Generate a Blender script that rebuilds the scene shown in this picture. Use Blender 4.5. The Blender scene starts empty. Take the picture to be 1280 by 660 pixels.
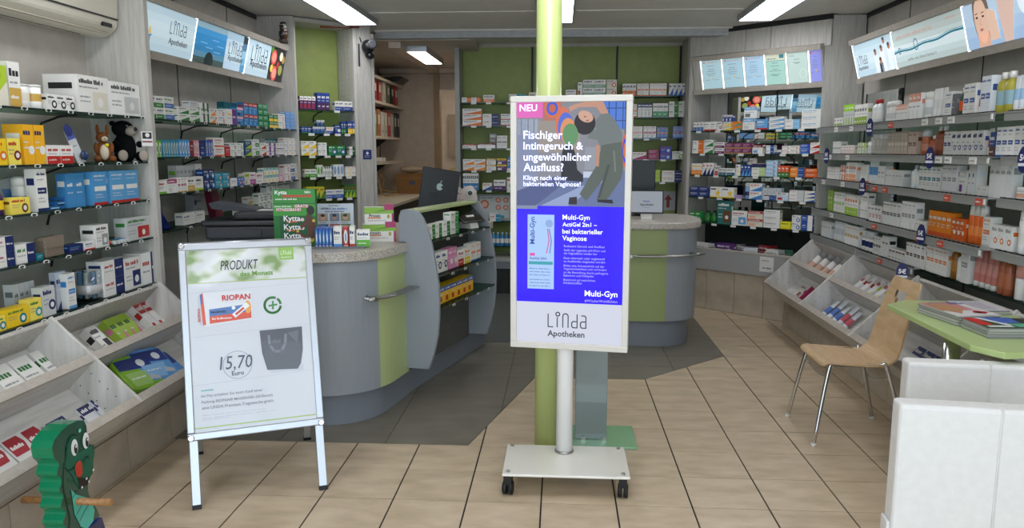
import bpy, math, random
from mathutils import Matrix, Vector
random.seed(7)
R = math.radians
SC = bpy.context.scene
COL = SC.collection

# ---------------------------------------------------------------- camera
F, CH, CX, CY = 950.0, 1.55, 640.0, 330.0          # focal length in pixels of the 1280 x 660 frame, eye height
PITCH = math.atan(141.5 / F)
YAW = math.atan(61 * math.cos(PITCH) / F)
cd = bpy.data.cameras.new('camera'); cd.sensor_width = 36; cd.lens = F / 1280 * 36; cd.clip_start = .05
cam = bpy.data.objects.new('camera', cd); COL.objects.link(cam)
cam.location = (0, 0, CH); cam.rotation_euler = (math.pi / 2 - PITCH, 0, YAW)
SC.camera = cam
# ---------------------------------------------------------------- daylight and exposure
W = bpy.data.worlds.new('daylight'); SC.world = W; W.use_nodes = True
wb = W.node_tree.nodes['Background']; wb.inputs[0].default_value = (.74, .87, 1.0, 1); wb.inputs[1].default_value = 3.5
SC.view_settings.view_transform = 'Standard'; SC.view_settings.look = 'None'
SC.view_settings.exposure = 0.0; SC.view_settings.gamma = 1.0; SC.view_settings.use_curve_mapping = False
LAMP = 11.0            # strength of the ceiling lamp diffusers
BACKLIT = .72        # strength of the backlit signs
SCREEN = 1.1

# ---------------------------------------------------------------- measuring: a photo pixel to a point of the room
fw = Vector((-math.sin(YAW) * math.cos(PITCH), math.cos(YAW) * math.cos(PITCH), -math.sin(PITCH)))
rt = Vector((math.cos(YAW), math.sin(YAW), 0)); upv = rt.cross(fw)
EYE = Vector((0, 0, CH))
def ray(x, y): return fw + rt * ((x - CX) / F) - upv * ((y - CY) / F)
def atz(x, y, z): d = ray(x, y); return EYE + d * ((z - CH) / d.z)
def aty(x, y, Y): d = ray(x, y); return EYE + d * (Y / d.y)
def atx(x, y, X): d = ray(x, y); return EYE + d * (X / d.x)
def depth(p): return (Vector(p) - EYE).dot(fw)

# ---------------------------------------------------------------- colours and materials
def lin(c): return c / 12.92 if c <= .04045 else ((c + .055) / 1.055) ** 2.4
NAMED = dict(w='e8e6e0', k='1b1c1e', r='b8261f', g='2f7d33', b='1f4f9c', y='efc81c', o='e0701c', n='16255e', t='117a86', p='6b2a86',
             m='a81f63', l='a9c52c', s='9a9c9a', c='dcd6c4', lb='5f9fd0', pk='e4a3ae', dg='14502c', br='6b3f22', dr='7c1626',
             pe='e8a98c', gr='6d7072', ye='f2dc5a', te='2a9a90', or_='ee8a1e', gd='c9a24a', dk='33363a', lg='c9cbc9', am='9c4f1c', sk='c98f6e', og='d9531e')
def C(h):
    if not isinstance(h, str): return tuple(h)
    h = NAMED.get(h, h)
    return tuple(lin(int(h[i:i + 2], 16) / 255) for i in (0, 2, 4)) + (1,)
MATS = {}
def mat(name, color='w', rough=.5, metal=0., spec=.5, emit=0, attr=False, coat=0, alpha=1):
    if name in MATS: return MATS[name]
    m = bpy.data.materials.new(name); m.use_nodes = True; MATS[name] = m
    b = m.node_tree.nodes['Principled BSDF']
    b.inputs['Base Color'].default_value = C(color); b.inputs['Roughness'].default_value = rough
    b.inputs['Metallic'].default_value = metal; b.inputs['Specular IOR Level'].default_value = spec
    b.inputs['Coat Weight'].default_value = coat; b.inputs['Alpha'].default_value = alpha
    nt = m.node_tree
    if attr:
        a = nt.nodes.new('ShaderNodeAttribute'); a.attribute_name = 'Col'
        nt.links.new(a.outputs['Color'], b.inputs['Base Color'])
        if emit: nt.links.new(a.outputs['Color'], b.inputs['Emission Color'])
    elif emit: b.inputs['Emission Color'].default_value = C(color)
    b.inputs['Emission Strength'].default_value = emit
    return m
def noise_mat(name, c1, c2, scale=(1, 1, 1), ns=6, detail=6, rough=.5, lo=.35, hi=.65, bump=0, spec=.5, coat=0, c3=None, rvar=0):
    m = mat(name, c1, rough, spec=spec, coat=coat); nt = m.node_tree; b = nt.nodes['Principled BSDF']
    tc = nt.nodes.new('ShaderNodeTexCoord'); mp = nt.nodes.new('ShaderNodeMapping'); no = nt.nodes.new('ShaderNodeTexNoise'); cr = nt.nodes.new('ShaderNodeValToRGB')
    mp.inputs['Scale'].default_value = scale; no.inputs['Scale'].default_value = ns; no.inputs['Detail'].default_value = detail
    nt.links.new(tc.outputs['Object'], mp.inputs[0]); nt.links.new(mp.outputs[0], no.inputs['Vector']); nt.links.new(no.outputs['Fac'], cr.inputs[0])
    cr.color_ramp.elements[0].color = C(c1); cr.color_ramp.elements[0].position = lo
    cr.color_ramp.elements[1].color = C(c2); cr.color_ramp.elements[1].position = hi
    if c3: e = cr.color_ramp.elements.new((lo + hi) / 2); e.color = C(c3)
    nt.links.new(cr.outputs[0], b.inputs['Base Color'])
    if bump:
        bp = nt.nodes.new('ShaderNodeBump'); bp.inputs['Strength'].default_value = bump; bp.inputs['Distance'].default_value = .002
        nt.links.new(no.outputs['Fac'], bp.inputs['Height']); nt.links.new(bp.outputs[0], b.inputs['Normal'])
    if rvar:
        mr = nt.nodes.new('ShaderNodeMapRange'); mr.inputs['To Min'].default_value = rough - rvar; mr.inputs['To Max'].default_value = rough + rvar
        nt.links.new(no.outputs['Fac'], mr.inputs[0]); nt.links.new(mr.outputs[0], b.inputs['Roughness'])
    return m
def clear_mat(name, tint, gloss=.08, rough=.03):
    m = bpy.data.materials.new(name); m.use_nodes = True; nt = m.node_tree; MATS[name] = m
    nt.nodes.clear(); o = nt.nodes.new('ShaderNodeOutputMaterial'); mx = nt.nodes.new('ShaderNodeMixShader')
    t = nt.nodes.new('ShaderNodeBsdfTransparent'); g = nt.nodes.new('ShaderNodeBsdfGlossy')
    t.inputs[0].default_value = C(tint); g.inputs['Roughness'].default_value = rough; g.inputs[0].default_value = (.9, .9, .9, 1)
    mx.inputs[0].default_value = gloss; nt.links.new(t.outputs[0], mx.inputs[1]); nt.links.new(g.outputs[0], mx.inputs[2]); nt.links.new(mx.outputs[0], o.inputs[0])
    return m
PRINT = mat('printed_card', rough=.42, attr=True)
PLAST = mat('coloured_plastic', rough=.28, attr=True)
FILM = mat('plastic_film', rough=.2, attr=True, coat=.3)
BACK = mat('backlit_print', rough=.25, attr=True, emit=BACKLIT)
PLUSH = mat('plush_fur', rough=.95, attr=True, spec=.1)
SCREENM = mat('lit_screen', rough=.12, spec=.12, attr=True, emit=SCREEN)
_n = SCREENM.node_tree; _b = _n.nodes['Principled BSDF']; _n.links.remove(_b.inputs['Base Color'].links[0]); _b.inputs['Base Color'].default_value = (.02, .02, .025, 1)
PAPER = mat('poster_paper', rough=.3, attr=True, coat=.25)
WOOD = noise_mat('grey_wood_panel', 'b3afa7', 'c5c1b9', scale=(14, 14, 1.2), ns=5, detail=8, rough=.55, bump=.08)
WOODW = noise_mat('whitewashed_wood', 'bcb8b1', 'd6d3cd', scale=(1.3, 14, 14), ns=3, detail=9, rough=.5, bump=.04, lo=.3, hi=.7, c3='cbc8c2')
WOODV = noise_mat('whitewashed_divider', 'bcb8b1', 'd6d3cd', scale=(9, 9, 1.2), ns=3, detail=9, rough=.5, lo=.3, hi=.7, c3='cbc8c2')
EDGE = noise_mat('board_edge', 'aea599', 'bab1a5', scale=(6, 6, 6), rough=.5)
WALLP = noise_mat('grey_wall_board', 'b9b3a9', 'c2bcb2', scale=(2, 2, 2), rough=.7)
GREENP = noise_mat('olive_green_laminate', '8b9850', '929f56', scale=(2, 2, 2), rough=.5)
TILE = noise_mat('beige_floor_tile', 'b3a084', 'cfbda2', scale=(2.2, 5, 3), ns=2.4, detail=7, rough=.34, lo=.3, hi=.7, c3='c3af94', rvar=.08)
TILED = noise_mat('dark_floor_tile', '6d675c', '7f796d', scale=(2.2, 5, 3), ns=2.4, detail=7, rough=.38, lo=.3, hi=.7, rvar=.06)
TILEP = noise_mat('plinth_tile', 'a39682', 'b5a895', scale=(2, 2, 3), ns=3, rough=.4)
GROUT = mat('dark_grout', '231e19', .9)
CEIL = noise_mat('ceiling_board', 'dbd8d0', 'e0ddd5', scale=(1, 1, 1), rough=.85)
CARPET = noise_mat('speckled_carpet', '2e312f', '6a6d69', scale=(60, 60, 60), ns=4, detail=3, rough=.95)
CARPETD = noise_mat('dark_speckled_board', '161b19', '3a423e', scale=(60, 60, 60), ns=4, detail=3, rough=.9)
GRANITE = noise_mat('speckled_granite', '77716a', 'd8d2c8', scale=(50, 50, 50), ns=4, detail=4, rough=.28, c3='b8b1a6')
GREYL = mat('blue_grey_laminate', '8f959b', .4)
GREYK = mat('kick_plate_grey', '7a8088', .38)
GREENL = mat('light_green_laminate', 'adba82', .42)
POLEG = mat('lime_green_paint', 'c4d488', .38, coat=.3)
CHROME = mat('chrome', 'cfd0d2', .14, 1)
STEEL = mat('brushed_steel', 'a9a8a4', .3, 1)
ALU = mat('anodised_aluminium', 'b4b8be', .34, .85)
WHITE = mat('white_plastic', 'dedcd6', .35)
CREAM = mat('aged_white_plastic', 'd2cdbd', .4)
BLACK = mat('black_plastic', '17181a', .35)
RUBBER = mat('rubber', '111113', .6)
DARKM = mat('dark_metal', '1e2022', .5)
RAIL = mat('price_rail_grey', '8f908c', .4)
LEATHER = noise_mat('white_leather', 'dcdbd8', 'e1e0dd', scale=(8, 8, 8), ns=4, rough=.42)
BEECH = noise_mat('beech_plywood', 'c3a27b', 'd4b68f', scale=(2, 22, 2), ns=4, detail=8, rough=.38, c3='ccac85')
DOWEL = noise_mat('turned_wood', '8d6237', 'a97b49', scale=(3, 20, 20), ns=4, rough=.4)
GLASS = clear_mat('shelf_glass', 'b9cfc4')
GLASSE = mat('glass_edge', '1f2f2a', .15)
CLEAR = clear_mat('clear_plastic', 'eef0f0')
SMOKE = clear_mat('amber_plastic', 'b5653a')
MIRROR = mat('mirror_glass', 'd6dcda', .01, 1)
ROOMW = noise_mat('back_room_plaster', 'c6b9aa', 'cec1b2', scale=(2, 2, 2), rough=.85)
LIT = mat('lamp_diffuser', 'f6f8ff', .5, emit=LAMP)
LITB = mat('back_room_lamp_diffuser', 'fff4e4', .5, emit=LAMP * .95)
TUBE = mat('sign_light_strip', 'f2fbff', .5, emit=1.3)

# ---------------------------------------------------------------- mesh building
class MB:
    def __init__(s): s.v = []; s.f = []; s.c = []; s.sm = []
    def poly(s, pts, c=None, sm=False):
        n = len(s.v); s.v += [tuple(p) for p in pts]; s.f.append(tuple(range(n, n + len(pts)))); s.c.append(c); s.sm.append(sm); return s
    def box(s, x0, y0, z0, x1, y1, z1, c=None, cf=None):
        p = [(x0, y0, z0), (x1, y0, z0), (x1, y1, z0), (x0, y1, z0), (x0, y0, z1), (x1, y0, z1), (x1, y1, z1), (x0, y1, z1)]
        n = len(s.v); s.v += p
        for q in ((0, 3, 2, 1), (4, 5, 6, 7), (0, 1, 5, 4), (1, 2, 6, 5), (2, 3, 7, 6), (3, 0, 4, 7)):
            s.f.append(tuple(n + i for i in q)); s.c.append(c); s.sm.append(False)
        return s
    def prism(s, pts, vec, c=None, cap=None, smside=False):      # planar polygon (list of 3-D points) swept along vec
        n = len(s.v); k = len(pts); vec = Vector(vec)
        a = [Vector(p) for p in pts]; nrm = Vector((0, 0, 0))
        for i in range(k): nrm += a[i].cross(a[(i + 1) % k])
        if nrm.dot(vec) > 0: a.reverse()
        s.v += [tuple(p) for p in a] + [tuple(p + vec) for p in a]
        s.f.append(tuple(range(n, n + k))); s.c.append(cap or c); s.sm.append(False)
        s.f.append(tuple(n + k + i for i in range(k - 1, -1, -1))); s.c.append(c); s.sm.append(False)
        for i in range(k):
            j = (i + 1) % k; s.f.append((n + j, n + i, n + k + i, n + k + j)); s.c.append(c); s.sm.append(smside)
        return s
    def lathe(s, prof, seg=16, c=None, cx=0, cy=0, sx=1, sy=1, cols=None):     # prof: list of (r, z) from bottom to top
        n = len(s.v)
        for r, z in prof:
            for i in range(seg):
                a = 2 * math.pi * i / seg; s.v.append((cx + r * sx * math.cos(a), cy + r * sy * math.sin(a), z))
        for k in range(len(prof) - 1):
            for i in range(seg):
                j = (i + 1) % seg
                s.f.append((n + k * seg + i, n + k * seg + j, n + (k + 1) * seg + j, n + (k + 1) * seg + i)); s.c.append(cols[k] if cols else c); s.sm.append(True)
        s.f.append(tuple(n + i for i in range(seg - 1, -1, -1))); s.c.append(cols[0] if cols else c); s.sm.append(False)
        e = n + (len(prof) - 1) * seg
        s.f.append(tuple(e + i for i in range(seg))); s.c.append(cols[-1] if cols else c); s.sm.append(False)
        return s
    def tube(s, path, r, seg=8, c=None, closed=False):
        P = [Vector(p) for p in path]; n = len(s.v); k = len(P); up0 = None
        for i, p in enumerate(P):
            if closed: t = P[(i + 1) % k] - P[i - 1]
            else: t = P[min(i + 1, k - 1)] - P[max(i - 1, 0)]
            t.normalize()
            if up0 is None:
                u = Vector((0, 0, 1)) if abs(t.z) < .9 else Vector((1, 0, 0))
            else: u = up0
            u = (u - t * u.dot(t)); u = u.normalized() if u.length > 1e-6 else t.orthogonal().normalized(); w = t.cross(u); up0 = u
            rr = r[i] if isinstance(r, (list, tuple)) else r
            for j in range(seg):
                a = 2 * math.pi * j / seg; s.v.append(tuple(p + (u * math.cos(a) + w * math.sin(a)) * rr))
        m = k if closed else k - 1
        for i in range(m):
            for j in range(seg):
                b = (i + 1) % k; q = (j + 1) % seg
                s.f.append((n + i * seg + j, n + i * seg + q, n + b * seg + q, n + b * seg + j)); s.c.append(c); s.sm.append(True)
        if not closed:
            s.f.append(tuple(n + j for j in range(seg - 1, -1, -1))); s.c.append(c); s.sm.append(False)
            s.f.append(tuple(n + (k - 1) * seg + j for j in range(seg))); s.c.append(c); s.sm.append(False)
        return s
    def ball(s, cx, cy, cz, rx, ry, rz, c=None, seg=14, rings=9):
        n = len(s.v)
        for k in range(1, rings):
            a = math.pi * k / rings - math.pi / 2
            for i in range(seg):
                b = 2 * math.pi * i / seg; s.v.append((cx + rx * math.cos(a) * math.cos(b), cy + ry * math.cos(a) * math.sin(b), cz + rz * math.sin(a)))
        s.v += [(cx, cy, cz - rz), (cx, cy, cz + rz)]; lo, hi = len(s.v) - 2, len(s.v) - 1
        for k in range(rings - 2):
            for i in range(seg):
                j = (i + 1) % seg; s.f.append((n + k * seg + i, n + k * seg + j, n + (k + 1) * seg + j, n + (k + 1) * seg + i)); s.c.append(c); s.sm.append(True)
        e = n + (rings - 2) * seg
        for i in range(seg):
            j = (i + 1) % seg
            s.f.append((lo, n + j, n + i)); s.c.append(c); s.sm.append(True); s.f.append((hi, e + i, e + j)); s.c.append(c); s.sm.append(True)
        return s
    def xf(s, M, n0=0):
        for i in range(n0, len(s.v)): s.v[i] = tuple(M @ Vector(s.v[i]))
        return s
    # flat print in the panel frame: x to the right, z up, facing -y
    def rect(s, x0, z0, x1, z1, c, y=0): return s.poly([(x0, y, z0), (x1, y, z0), (x1, y, z1), (x0, y, z1)], c)
    def flat(s, pts, c, y=0):
        a = sum(pts[i][0] * pts[(i + 1) % len(pts)][1] - pts[(i + 1) % len(pts)][0] * pts[i][1] for i in range(len(pts)))
        if a < 0: pts = pts[::-1]
        return s.poly([(p[0], y, p[1]) for p in pts], c)
    def disc(s, cx, cz, rx, c, rz=None, y=0, seg=16, a0=0, a1=360):
        rz = rz or rx; return s.flat([(cx + rx * math.cos(R(a0 + (a1 - a0) * i / seg)), cz + rz * math.sin(R(a0 + (a1 - a0) * i / seg))) for i in range(seg + (a1 - a0 < 360))], c, y)
    def stroke(s, pts, w, c, y=0):
        for i in range(len(pts) - 1):
            a = Vector(pts[i]); b = Vector(pts[i + 1]); t = b - a
            if t.length < 1e-7: continue
            t.normalize(); nn = Vector((-t.y, t.x)) * w / 2; e = t * w * .35
            s.flat([tuple(a - e - nn), tuple(b + e - nn), tuple(b + e + nn), tuple(a - e + nn)], c, y)
        return s
    def words(s, x0, x1, z, h, c, y=0, fill=.92, rnd=random):
        x = x0; end = x0 + (x1 - x0) * fill; k = 0; lw = max(h * .62, (x1 - x0) / 34)
        while x < end - lw * .5:                       # letters as small blocks of uneven height, grouped into words
            n = rnd.randint(3, 8)
            for i in range(n):
                if x > end - lw * .5: break
                t = h * rnd.choice((.72, .72, .74, 1)); s.rect(x, z, x + lw * .78, z + t, c, y); x += lw
            x += lw * .8
        return s
    def mesh(s, name, m, bevel=0):
        me = bpy.data.meshes.new(name); me.from_pydata(s.v, [], s.f)
        if any(s.sm): me.polygons.foreach_set('use_smooth', s.sm)
        if any(c is not None for c in s.c):
            at = me.color_attributes.new('Col', 'FLOAT_COLOR', 'CORNER'); buf = []
            for p, c in zip(me.polygons, s.c): buf += list(C(c) if c is not None else (.8, .8, .8, 1)) * p.loop_total
            at.data.foreach_set('color', buf)
        me.materials.append(m); me.update(); return me
    def build(s, name, m, parent=None, loc=(0, 0, 0), rotz=0, bevel=0, seg=2):
        o = link(name, s.mesh(name, m), parent, loc, rotz)
        if bevel:
            b = o.modifiers.new('bevel', 'BEVEL'); b.width = bevel; b.segments = seg; b.limit_method = 'ANGLE'; b.angle_limit = R(35); b.harden_normals = False
        return o
def link(name, data, parent=None, loc=(0, 0, 0), rotz=0, M=None):
    o = bpy.data.objects.new(name, data); COL.objects.link(o); o.parent = parent
    if M is not None: o.matrix_local = M
    else: o.location = loc; o.rotation_euler = (0, 0, rotz)
    return o
LABELS = {}
def tag(o, label, cat, group=None, kind=None):
    o['label'] = label; o['category'] = cat
    if group: o['group'] = group
    if kind: o['kind'] = kind
    return o
def thing(name, label, cat, loc=(0, 0, 0), rotz=0, group=None, M=None): return tag(link(name, None, None, loc, rotz, M), label, cat, group)
def struct(o, label, cat):
    o['kind'] = 'structure'; o['label'] = label; o['category'] = cat; return o
def plabel(o, label): o['label'] = label; return o
def rbox(w, d, h, r, c=None, n=4):               # upright box with rounded vertical corners, centred in x and y, base at z 0
    m = MB(); pts = []
    for cx, cy, a in ((w / 2 - r, d / 2 - r, 0), (-w / 2 + r, d / 2 - r, 90), (-w / 2 + r, -d / 2 + r, 180), (w / 2 - r, -d / 2 + r, 270)):
        for i in range(n + 1): pts.append((cx + r * math.cos(R(a + 90 * i / n)), cy + r * math.sin(R(a + 90 * i / n)), 0))
    return m.prism(pts, (0, 0, h), c)
def lettering(s, x, z, w, m, parent, y=-.0012, bold=0, name='lettering', h=None, rot=0, shear=0, center=False):
    """text laid flat on a panel (panel frame: x right, z up, facing -y), its width fitted to w, baseline at z"""
    cu = bpy.data.curves.new(name, 'FONT'); cu.body = s; cu.size = 1; cu.offset = bold; cu.shear = shear; cu.resolution_u = 2
    if center: cu.align_x = 'CENTER'
    o = bpy.data.objects.new(name, cu); me = bpy.data.meshes.new_from_object(o); bpy.data.objects.remove(o); bpy.data.curves.remove(cu)
    xs = [v.co.x for v in me.vertices]
    if not xs: return None
    x0, x1 = min(xs), max(xs); k = w / (x1 - x0); kz = k if h is None else h / .73
    ox = 0 if center else x0
    me.transform(Matrix(((k, 0, 0, -ox * k), (0, 0, 1, 0), (0, kz, 0, 0), (0, 0, 0, 1))))
    me.materials.append(m)
    return link(name, me, parent, M=Matrix.Translation((x, y, z)) @ Matrix.Rotation(rot, 4, 'Y'))
def logo(mb, x, z, w, c, y=-.0012, lw=.028):
    """the tall thin-stroked pharmacy wordmark, lower left at (x, z), width w"""
    k = w / 160
    T = lambda pts: [(x + a * k, z + b * k) for a, b in pts]
    t = lw * w
    arc = lambda cx, cz, r, a0, a1, n=8: [(cx + r * math.cos(R(a0 + (a1 - a0) * i / n)), cz + r * math.sin(R(a0 + (a1 - a0) * i / n))) for i in range(n + 1)]
    for st in ([(2, 55), (2, 2), (22, 2)], [(40, 42), (40, 2)], arc(42, 56, 8, 0, 360, 12), [(63, 2), (63, 48)] + arc(74, 48, 11, 180, 0) + [(85, 48), (85, 2)],
               [(122, 57), (122, 2), (108, 2)] + arc(108, 10, 8, 270, 180, 3) + arc(108, 20, 8, 180, 90, 3) + [(122, 28)],
               [(140, 53), (150, 53)] + arc(150, 45, 8, 90, 0, 3) + [(158, 45), (158, 2), (144, 2)] + arc(144, 10, 8, 270, 180, 3) + arc(144, 20, 8, 180, 90, 3) + [(158, 28)]):
        mb.stroke(T(st), t, c, y)
    return mb
INK = mat('dark_ink', '34363c', .5); INKW = mat('white_ink', 'f2f2f4', .5); INKG = mat('green_ink', '6f9f3a', .5); INKR = mat('red_ink', 'c8352b', .5); INKS = mat('grey_ink', '8d9096', .5)
# ================================================================ sections of the furniture wall
class Sec:
    """a straight run of wall furniture: u to the viewer's right along it, v into the wall, v = 0 at the shelf fronts"""
    def __init__(s, ox, oy, deg, where):
        s.o = Vector((ox, oy, 0)); s.rot = R(deg); s.ux = Vector((math.cos(s.rot), math.sin(s.rot), 0)); s.vy = Vector((-math.sin(s.rot), math.cos(s.rot), 0)); s.where = where; s.shelf = {}
        s.M = Matrix.Translation(s.o) @ Matrix.Rotation(s.rot, 4, 'Z')
    def P(s, u, v, z=0): return s.o + s.ux * u + s.vy * v + Vector((0, 0, z))
    def u(s, px, v, z):
        k = (px - CX) / F; q = rt - fw * k; b = s.P(0, v, z) - EYE
        return -b.dot(q) / s.ux.dot(q)
L1 = Sec(-2.30, 0, 90, 'near left rack'); L2 = Sec(-2.30, 0, 90, 'far left rack')
RW = Sec(2.20, 0, -90, 'right wall rack'); MR = Sec(1.28, 7.742, -43.4, 'mirror rack'); NI = Sec(-2.30, 6.64, 45, 'green niche')
BK = Sec(0, 8.2, 0, 'back wall')
# ================================================================ floor
DX, DY, X0, Y0 = .3325, .3165, .592, 3.187
ZONE = [(-9, 3.80), (-.478, 3.834), (-.167, 5.072), (.59, 5.085), (1.258, 5.729), (1.2581, 99)]      # edge of the dark tiles
def clip(poly, a, b, c):                                          # keep a x + b y + c >= 0
    out = []
    for i in range(len(poly)):
        p, q = poly[i], poly[(i + 1) % len(poly)]; dp = a * p[0] + b * p[1] + c; dq = a * q[0] + b * q[1] + c
        if dp >= 0: out.append(p)
        if (dp >= 0) != (dq >= 0): t = dp / (dp - dq); out.append((p[0] + (q[0] - p[0]) * t, p[1] + (q[1] - p[1]) * t))
    return out
def zone_pieces(rect, dark, g=.0022):
    x0, y0, x1, y1 = rect; P = [(x0, y0), (x1, y0), (x1, y1), (x0, y1)]; res = []
    for i in range(len(ZONE) - 1):
        (ax, ay), (bx, by) = ZONE[i], ZONE[i + 1]
        q = clip(clip(P, 1, 0, -ax), -1, 0, bx)
        if i == len(ZONE) - 2: q = []
        if len(q) < 3: continue
        nx, ny = -(by - ay), bx - ax; L = math.hypot(nx, ny); nx /= L; ny /= L; c = -(nx * ax + ny * ay)
        q = clip(q, nx, ny, c - g) if dark else clip(q, -nx, -ny, -c - g)
        if len(q) >= 3: res.append(q)
    if not dark:
        q = clip(P, 1, 0, -1.258 - g)
        if len(q) >= 3: res.append(q)
    return res
fl = MB().box(-3, -1.2, -.06, 3, 13, -.004).build('floor', GROUT); struct(fl, 'shop floor of beige and dark tiles with dark joints', 'floor')
far_tiles = MB(); n_t = 0
def tile_obj(x0, y0, x1, y1, dark, gx, gy):
    global n_t
    ps = zone_pieces((x0 + gx, y0 + gy, x1 - gx, y1 - gy), dark)
    ps = [p for p in ps if abs(sum(p[i][0] * p[(i + 1) % len(p)][1] - p[(i + 1) % len(p)][0] * p[i][1] for i in range(len(p)))) > 4e-4]
    if not ps: return
    m = MB(); dz = random.uniform(-.0004, .0004)
    for p in ps: m.prism([(a, b, dz) for a, b in p], (0, 0, -.009))
    if y1 < 2.2 or y0 > 7.5 or n_t > 290:
        n = len(far_tiles.v); far_tiles.v += m.v; far_tiles.f += [tuple(i + n for i in f) for f in m.f]; far_tiles.c += m.c; far_tiles.sm += m.sm
    else: n_t += 1; m.build('tile', TILED if dark else TILE, fl)
for r in range(-14, 15):
    y = Y0 + r * DY
    for c in range(-9, 7):
        x = X0 + c * DX
        tile_obj(max(x, -2.6), y, min(x + DX, 2.5), y + DY, False, .0038, .0018)
for r in range(1, 15):
    y = Y0 + r * DY
    for c in range(-3, 5):
        x = -.925 + c * .582
        if y < 5.9 or x > .2: tile_obj(max(x, -2.2), y, x + .582, y + DY, True, .0018, .0013)
o = far_tiles.build('outlying_tiles', TILE, fl); o['kind'] = 'stuff'
MB().box(-1.6, 6.03, -.01, .25, 8.45, .004).build('carpet', CARPET, fl)
# ================================================================ ceiling
ce = MB().box(-2.66, -1.2, 2.7, 2.62, 8.5, 2.76).build('ceiling', CEIL); struct(ce, 'flat grey boarded shop ceiling above the counters', 'ceiling')
for x0, x1 in ((-1.62, -.22), (.12, 1.48)): MB().box(x0, 6.535, 2.692, x1, 6.56, 2.70).build('joint_strip', CEIL, ce)
cb = MB().box(-2.45, 7.62, 2.62, -.9, 12.3, 2.68).build('ceiling_back_room', noise_mat('back_room_ceiling', 'c0b5a6', 'c8bdae', rough=.85)); struct(cb, 'lower warm ceiling of the back room', 'ceiling')
for x0, y0, x1, y1 in ((-2.4, 10.14, -.95, 10.28), (-1.72, 7.7, -1.60, 10.2)): MB().box(x0, y0, 2.56, x1, y1, 2.62).build('moulding', ROOMW, cb)
bm = MB().box(-1.80, 7.50, 2.625, 1.98, 7.60, 2.70).build('beam', noise_mat('worn_grey_paint', 'a9abac', 'bbbdbe', scale=(3, 8, 8), rough=.6)); bm.name = 'trim_1'; struct(bm, 'grey painted beam under the ceiling across the shop', 'beam')
MB().box(-1.80, 7.47, 2.685, 1.98, 7.50, 2.70).build('lip', CEIL, bm)
# ================================================================ walls
def board(name, S, u0, u1, v0, v1, z0, z1, m, parent):
    o = MB().box(u0, v0, z0, u1, v1, z1).build(name, m, parent); o.matrix_local = S.M; return o
def wall(name, S, u0, u1, v, label, m=WALLP, t=.06, z1=2.7):
    o = MB().box(u0, v, 0, u1, v + t, z1).build(name, m); o.matrix_local = S.M; o['kind'] = 'structure'; o['label'] = label; o['category'] = 'wall'; return o
def kid(o, parent):
    o.parent = parent; o.matrix_parent_inverse = parent.matrix_basis.inverted(); return o
wl = wall('wall_left', L1, -1.2, 7.0, .34, 'left wall of grey wood boards behind the racks')
us = [-1.1, 1.7, 4.16] + [L2.u(p, .32, 2.0) for p in (222, 288, 340)] + [6.6]
for a, b in zip(us[:-1], us[1:]): kid(board('panel', L1, a + .003, b - .003, .318, .34, .4, 2.66, WALLP, None), wl)
for a in us[2:-1]: kid(board('joint', L1, a - .005, a + .005, .316, .33, .4, 2.66, DARKM, None), wl)
for u0, u1, f in ((4.15, 4.19, -.03), (6.60, 6.64, -.005)): kid(board('divider_board', L1, u0, u1, f, .318, .22, 2.69, WOOD, None), wl)
wr = wall('wall_right', RW, -7.25, 1.2, .40, 'right wall of grey wood boards behind the cosmetics')
us = [RW.u(p, .38, 2.0) for p in (1085, 1131, 1228)] + [-2.4, 1.1]
MIR_R = (us[0], us[1])
for a, b in [(-6.81, us[0])] + list(zip(us[:-1], us[1:])): kid(board('panel', RW, a + .003, b - .003, .378, .40, .4, 2.66, WOOD if a < us[0] else WALLP, None), wr)
for a in (us[1], us[2]): kid(board('joint', RW, a - .005, a + .005, .376, .39, .4, 2.66, DARKM, None), wr)
kid(board('divider_board', RW, -6.89, -6.85, .05, .378, .22, 2.69, WOOD, None), wr)
m_ = MB().box(us[0] + .02, .366, .9, us[1] - .012, .377, 2.02).build('mirror_panel', MIRROR); m_.matrix_local = RW.M
kid(m_, wr)
for e in (us[0] + .012, us[1] - .012): kid(board('mirror_trim', RW, e - .006, e + .006, .362, .378, .9, 2.02, DARKM, None), wr)
kid(board('gap_shade_strip', L1, -1.0, 6.6, .312, .335, 2.662, 2.70, DARKM, None), wl); kid(board('gap_shade_strip', RW, -6.84, 1.1, .372, .395, 2.662, 2.70, DARKM, None), wr)  # dark strips stand in for the shade in the gap under the ceiling
# rack with the mirror, turned 45 degrees
wm = wall('wall_mirror', MR, -.04, 1.40, .37, 'angled wall with a mirror behind medicine shelves', z1=2.7)
kid(board('end_board', MR, -.045, -.012, .02, .37, .0, 2.69, WOOD, None), wm)
kid(board('panel', MR, 0, .19, .345, .37, .55, 2.12, WOOD, None), wm)
kid(board('mirror_panel', MR, .195, 1.30, .352, .37, .55, 2.12, MIRROR, None), wm)
for e in (.2, .72): kid(board('mirror_joint', MR, e - .005, e + .005, .347, .353, .55, 2.12, DARKM, None), wm)
for a, b in ((-.012, .55), (.556, .80), (.806, 1.36)): kid(board('fascia_panel', MR, a, b, .02, .045, 2.44, 2.655, WOOD, None), wm)
kid(board('gap_shade_strip', MR, -.01, 1.36, .018, .05, 2.657, 2.70, DARKM, None), wm)  # shade above the fascia, put in as a dark strip
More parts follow.
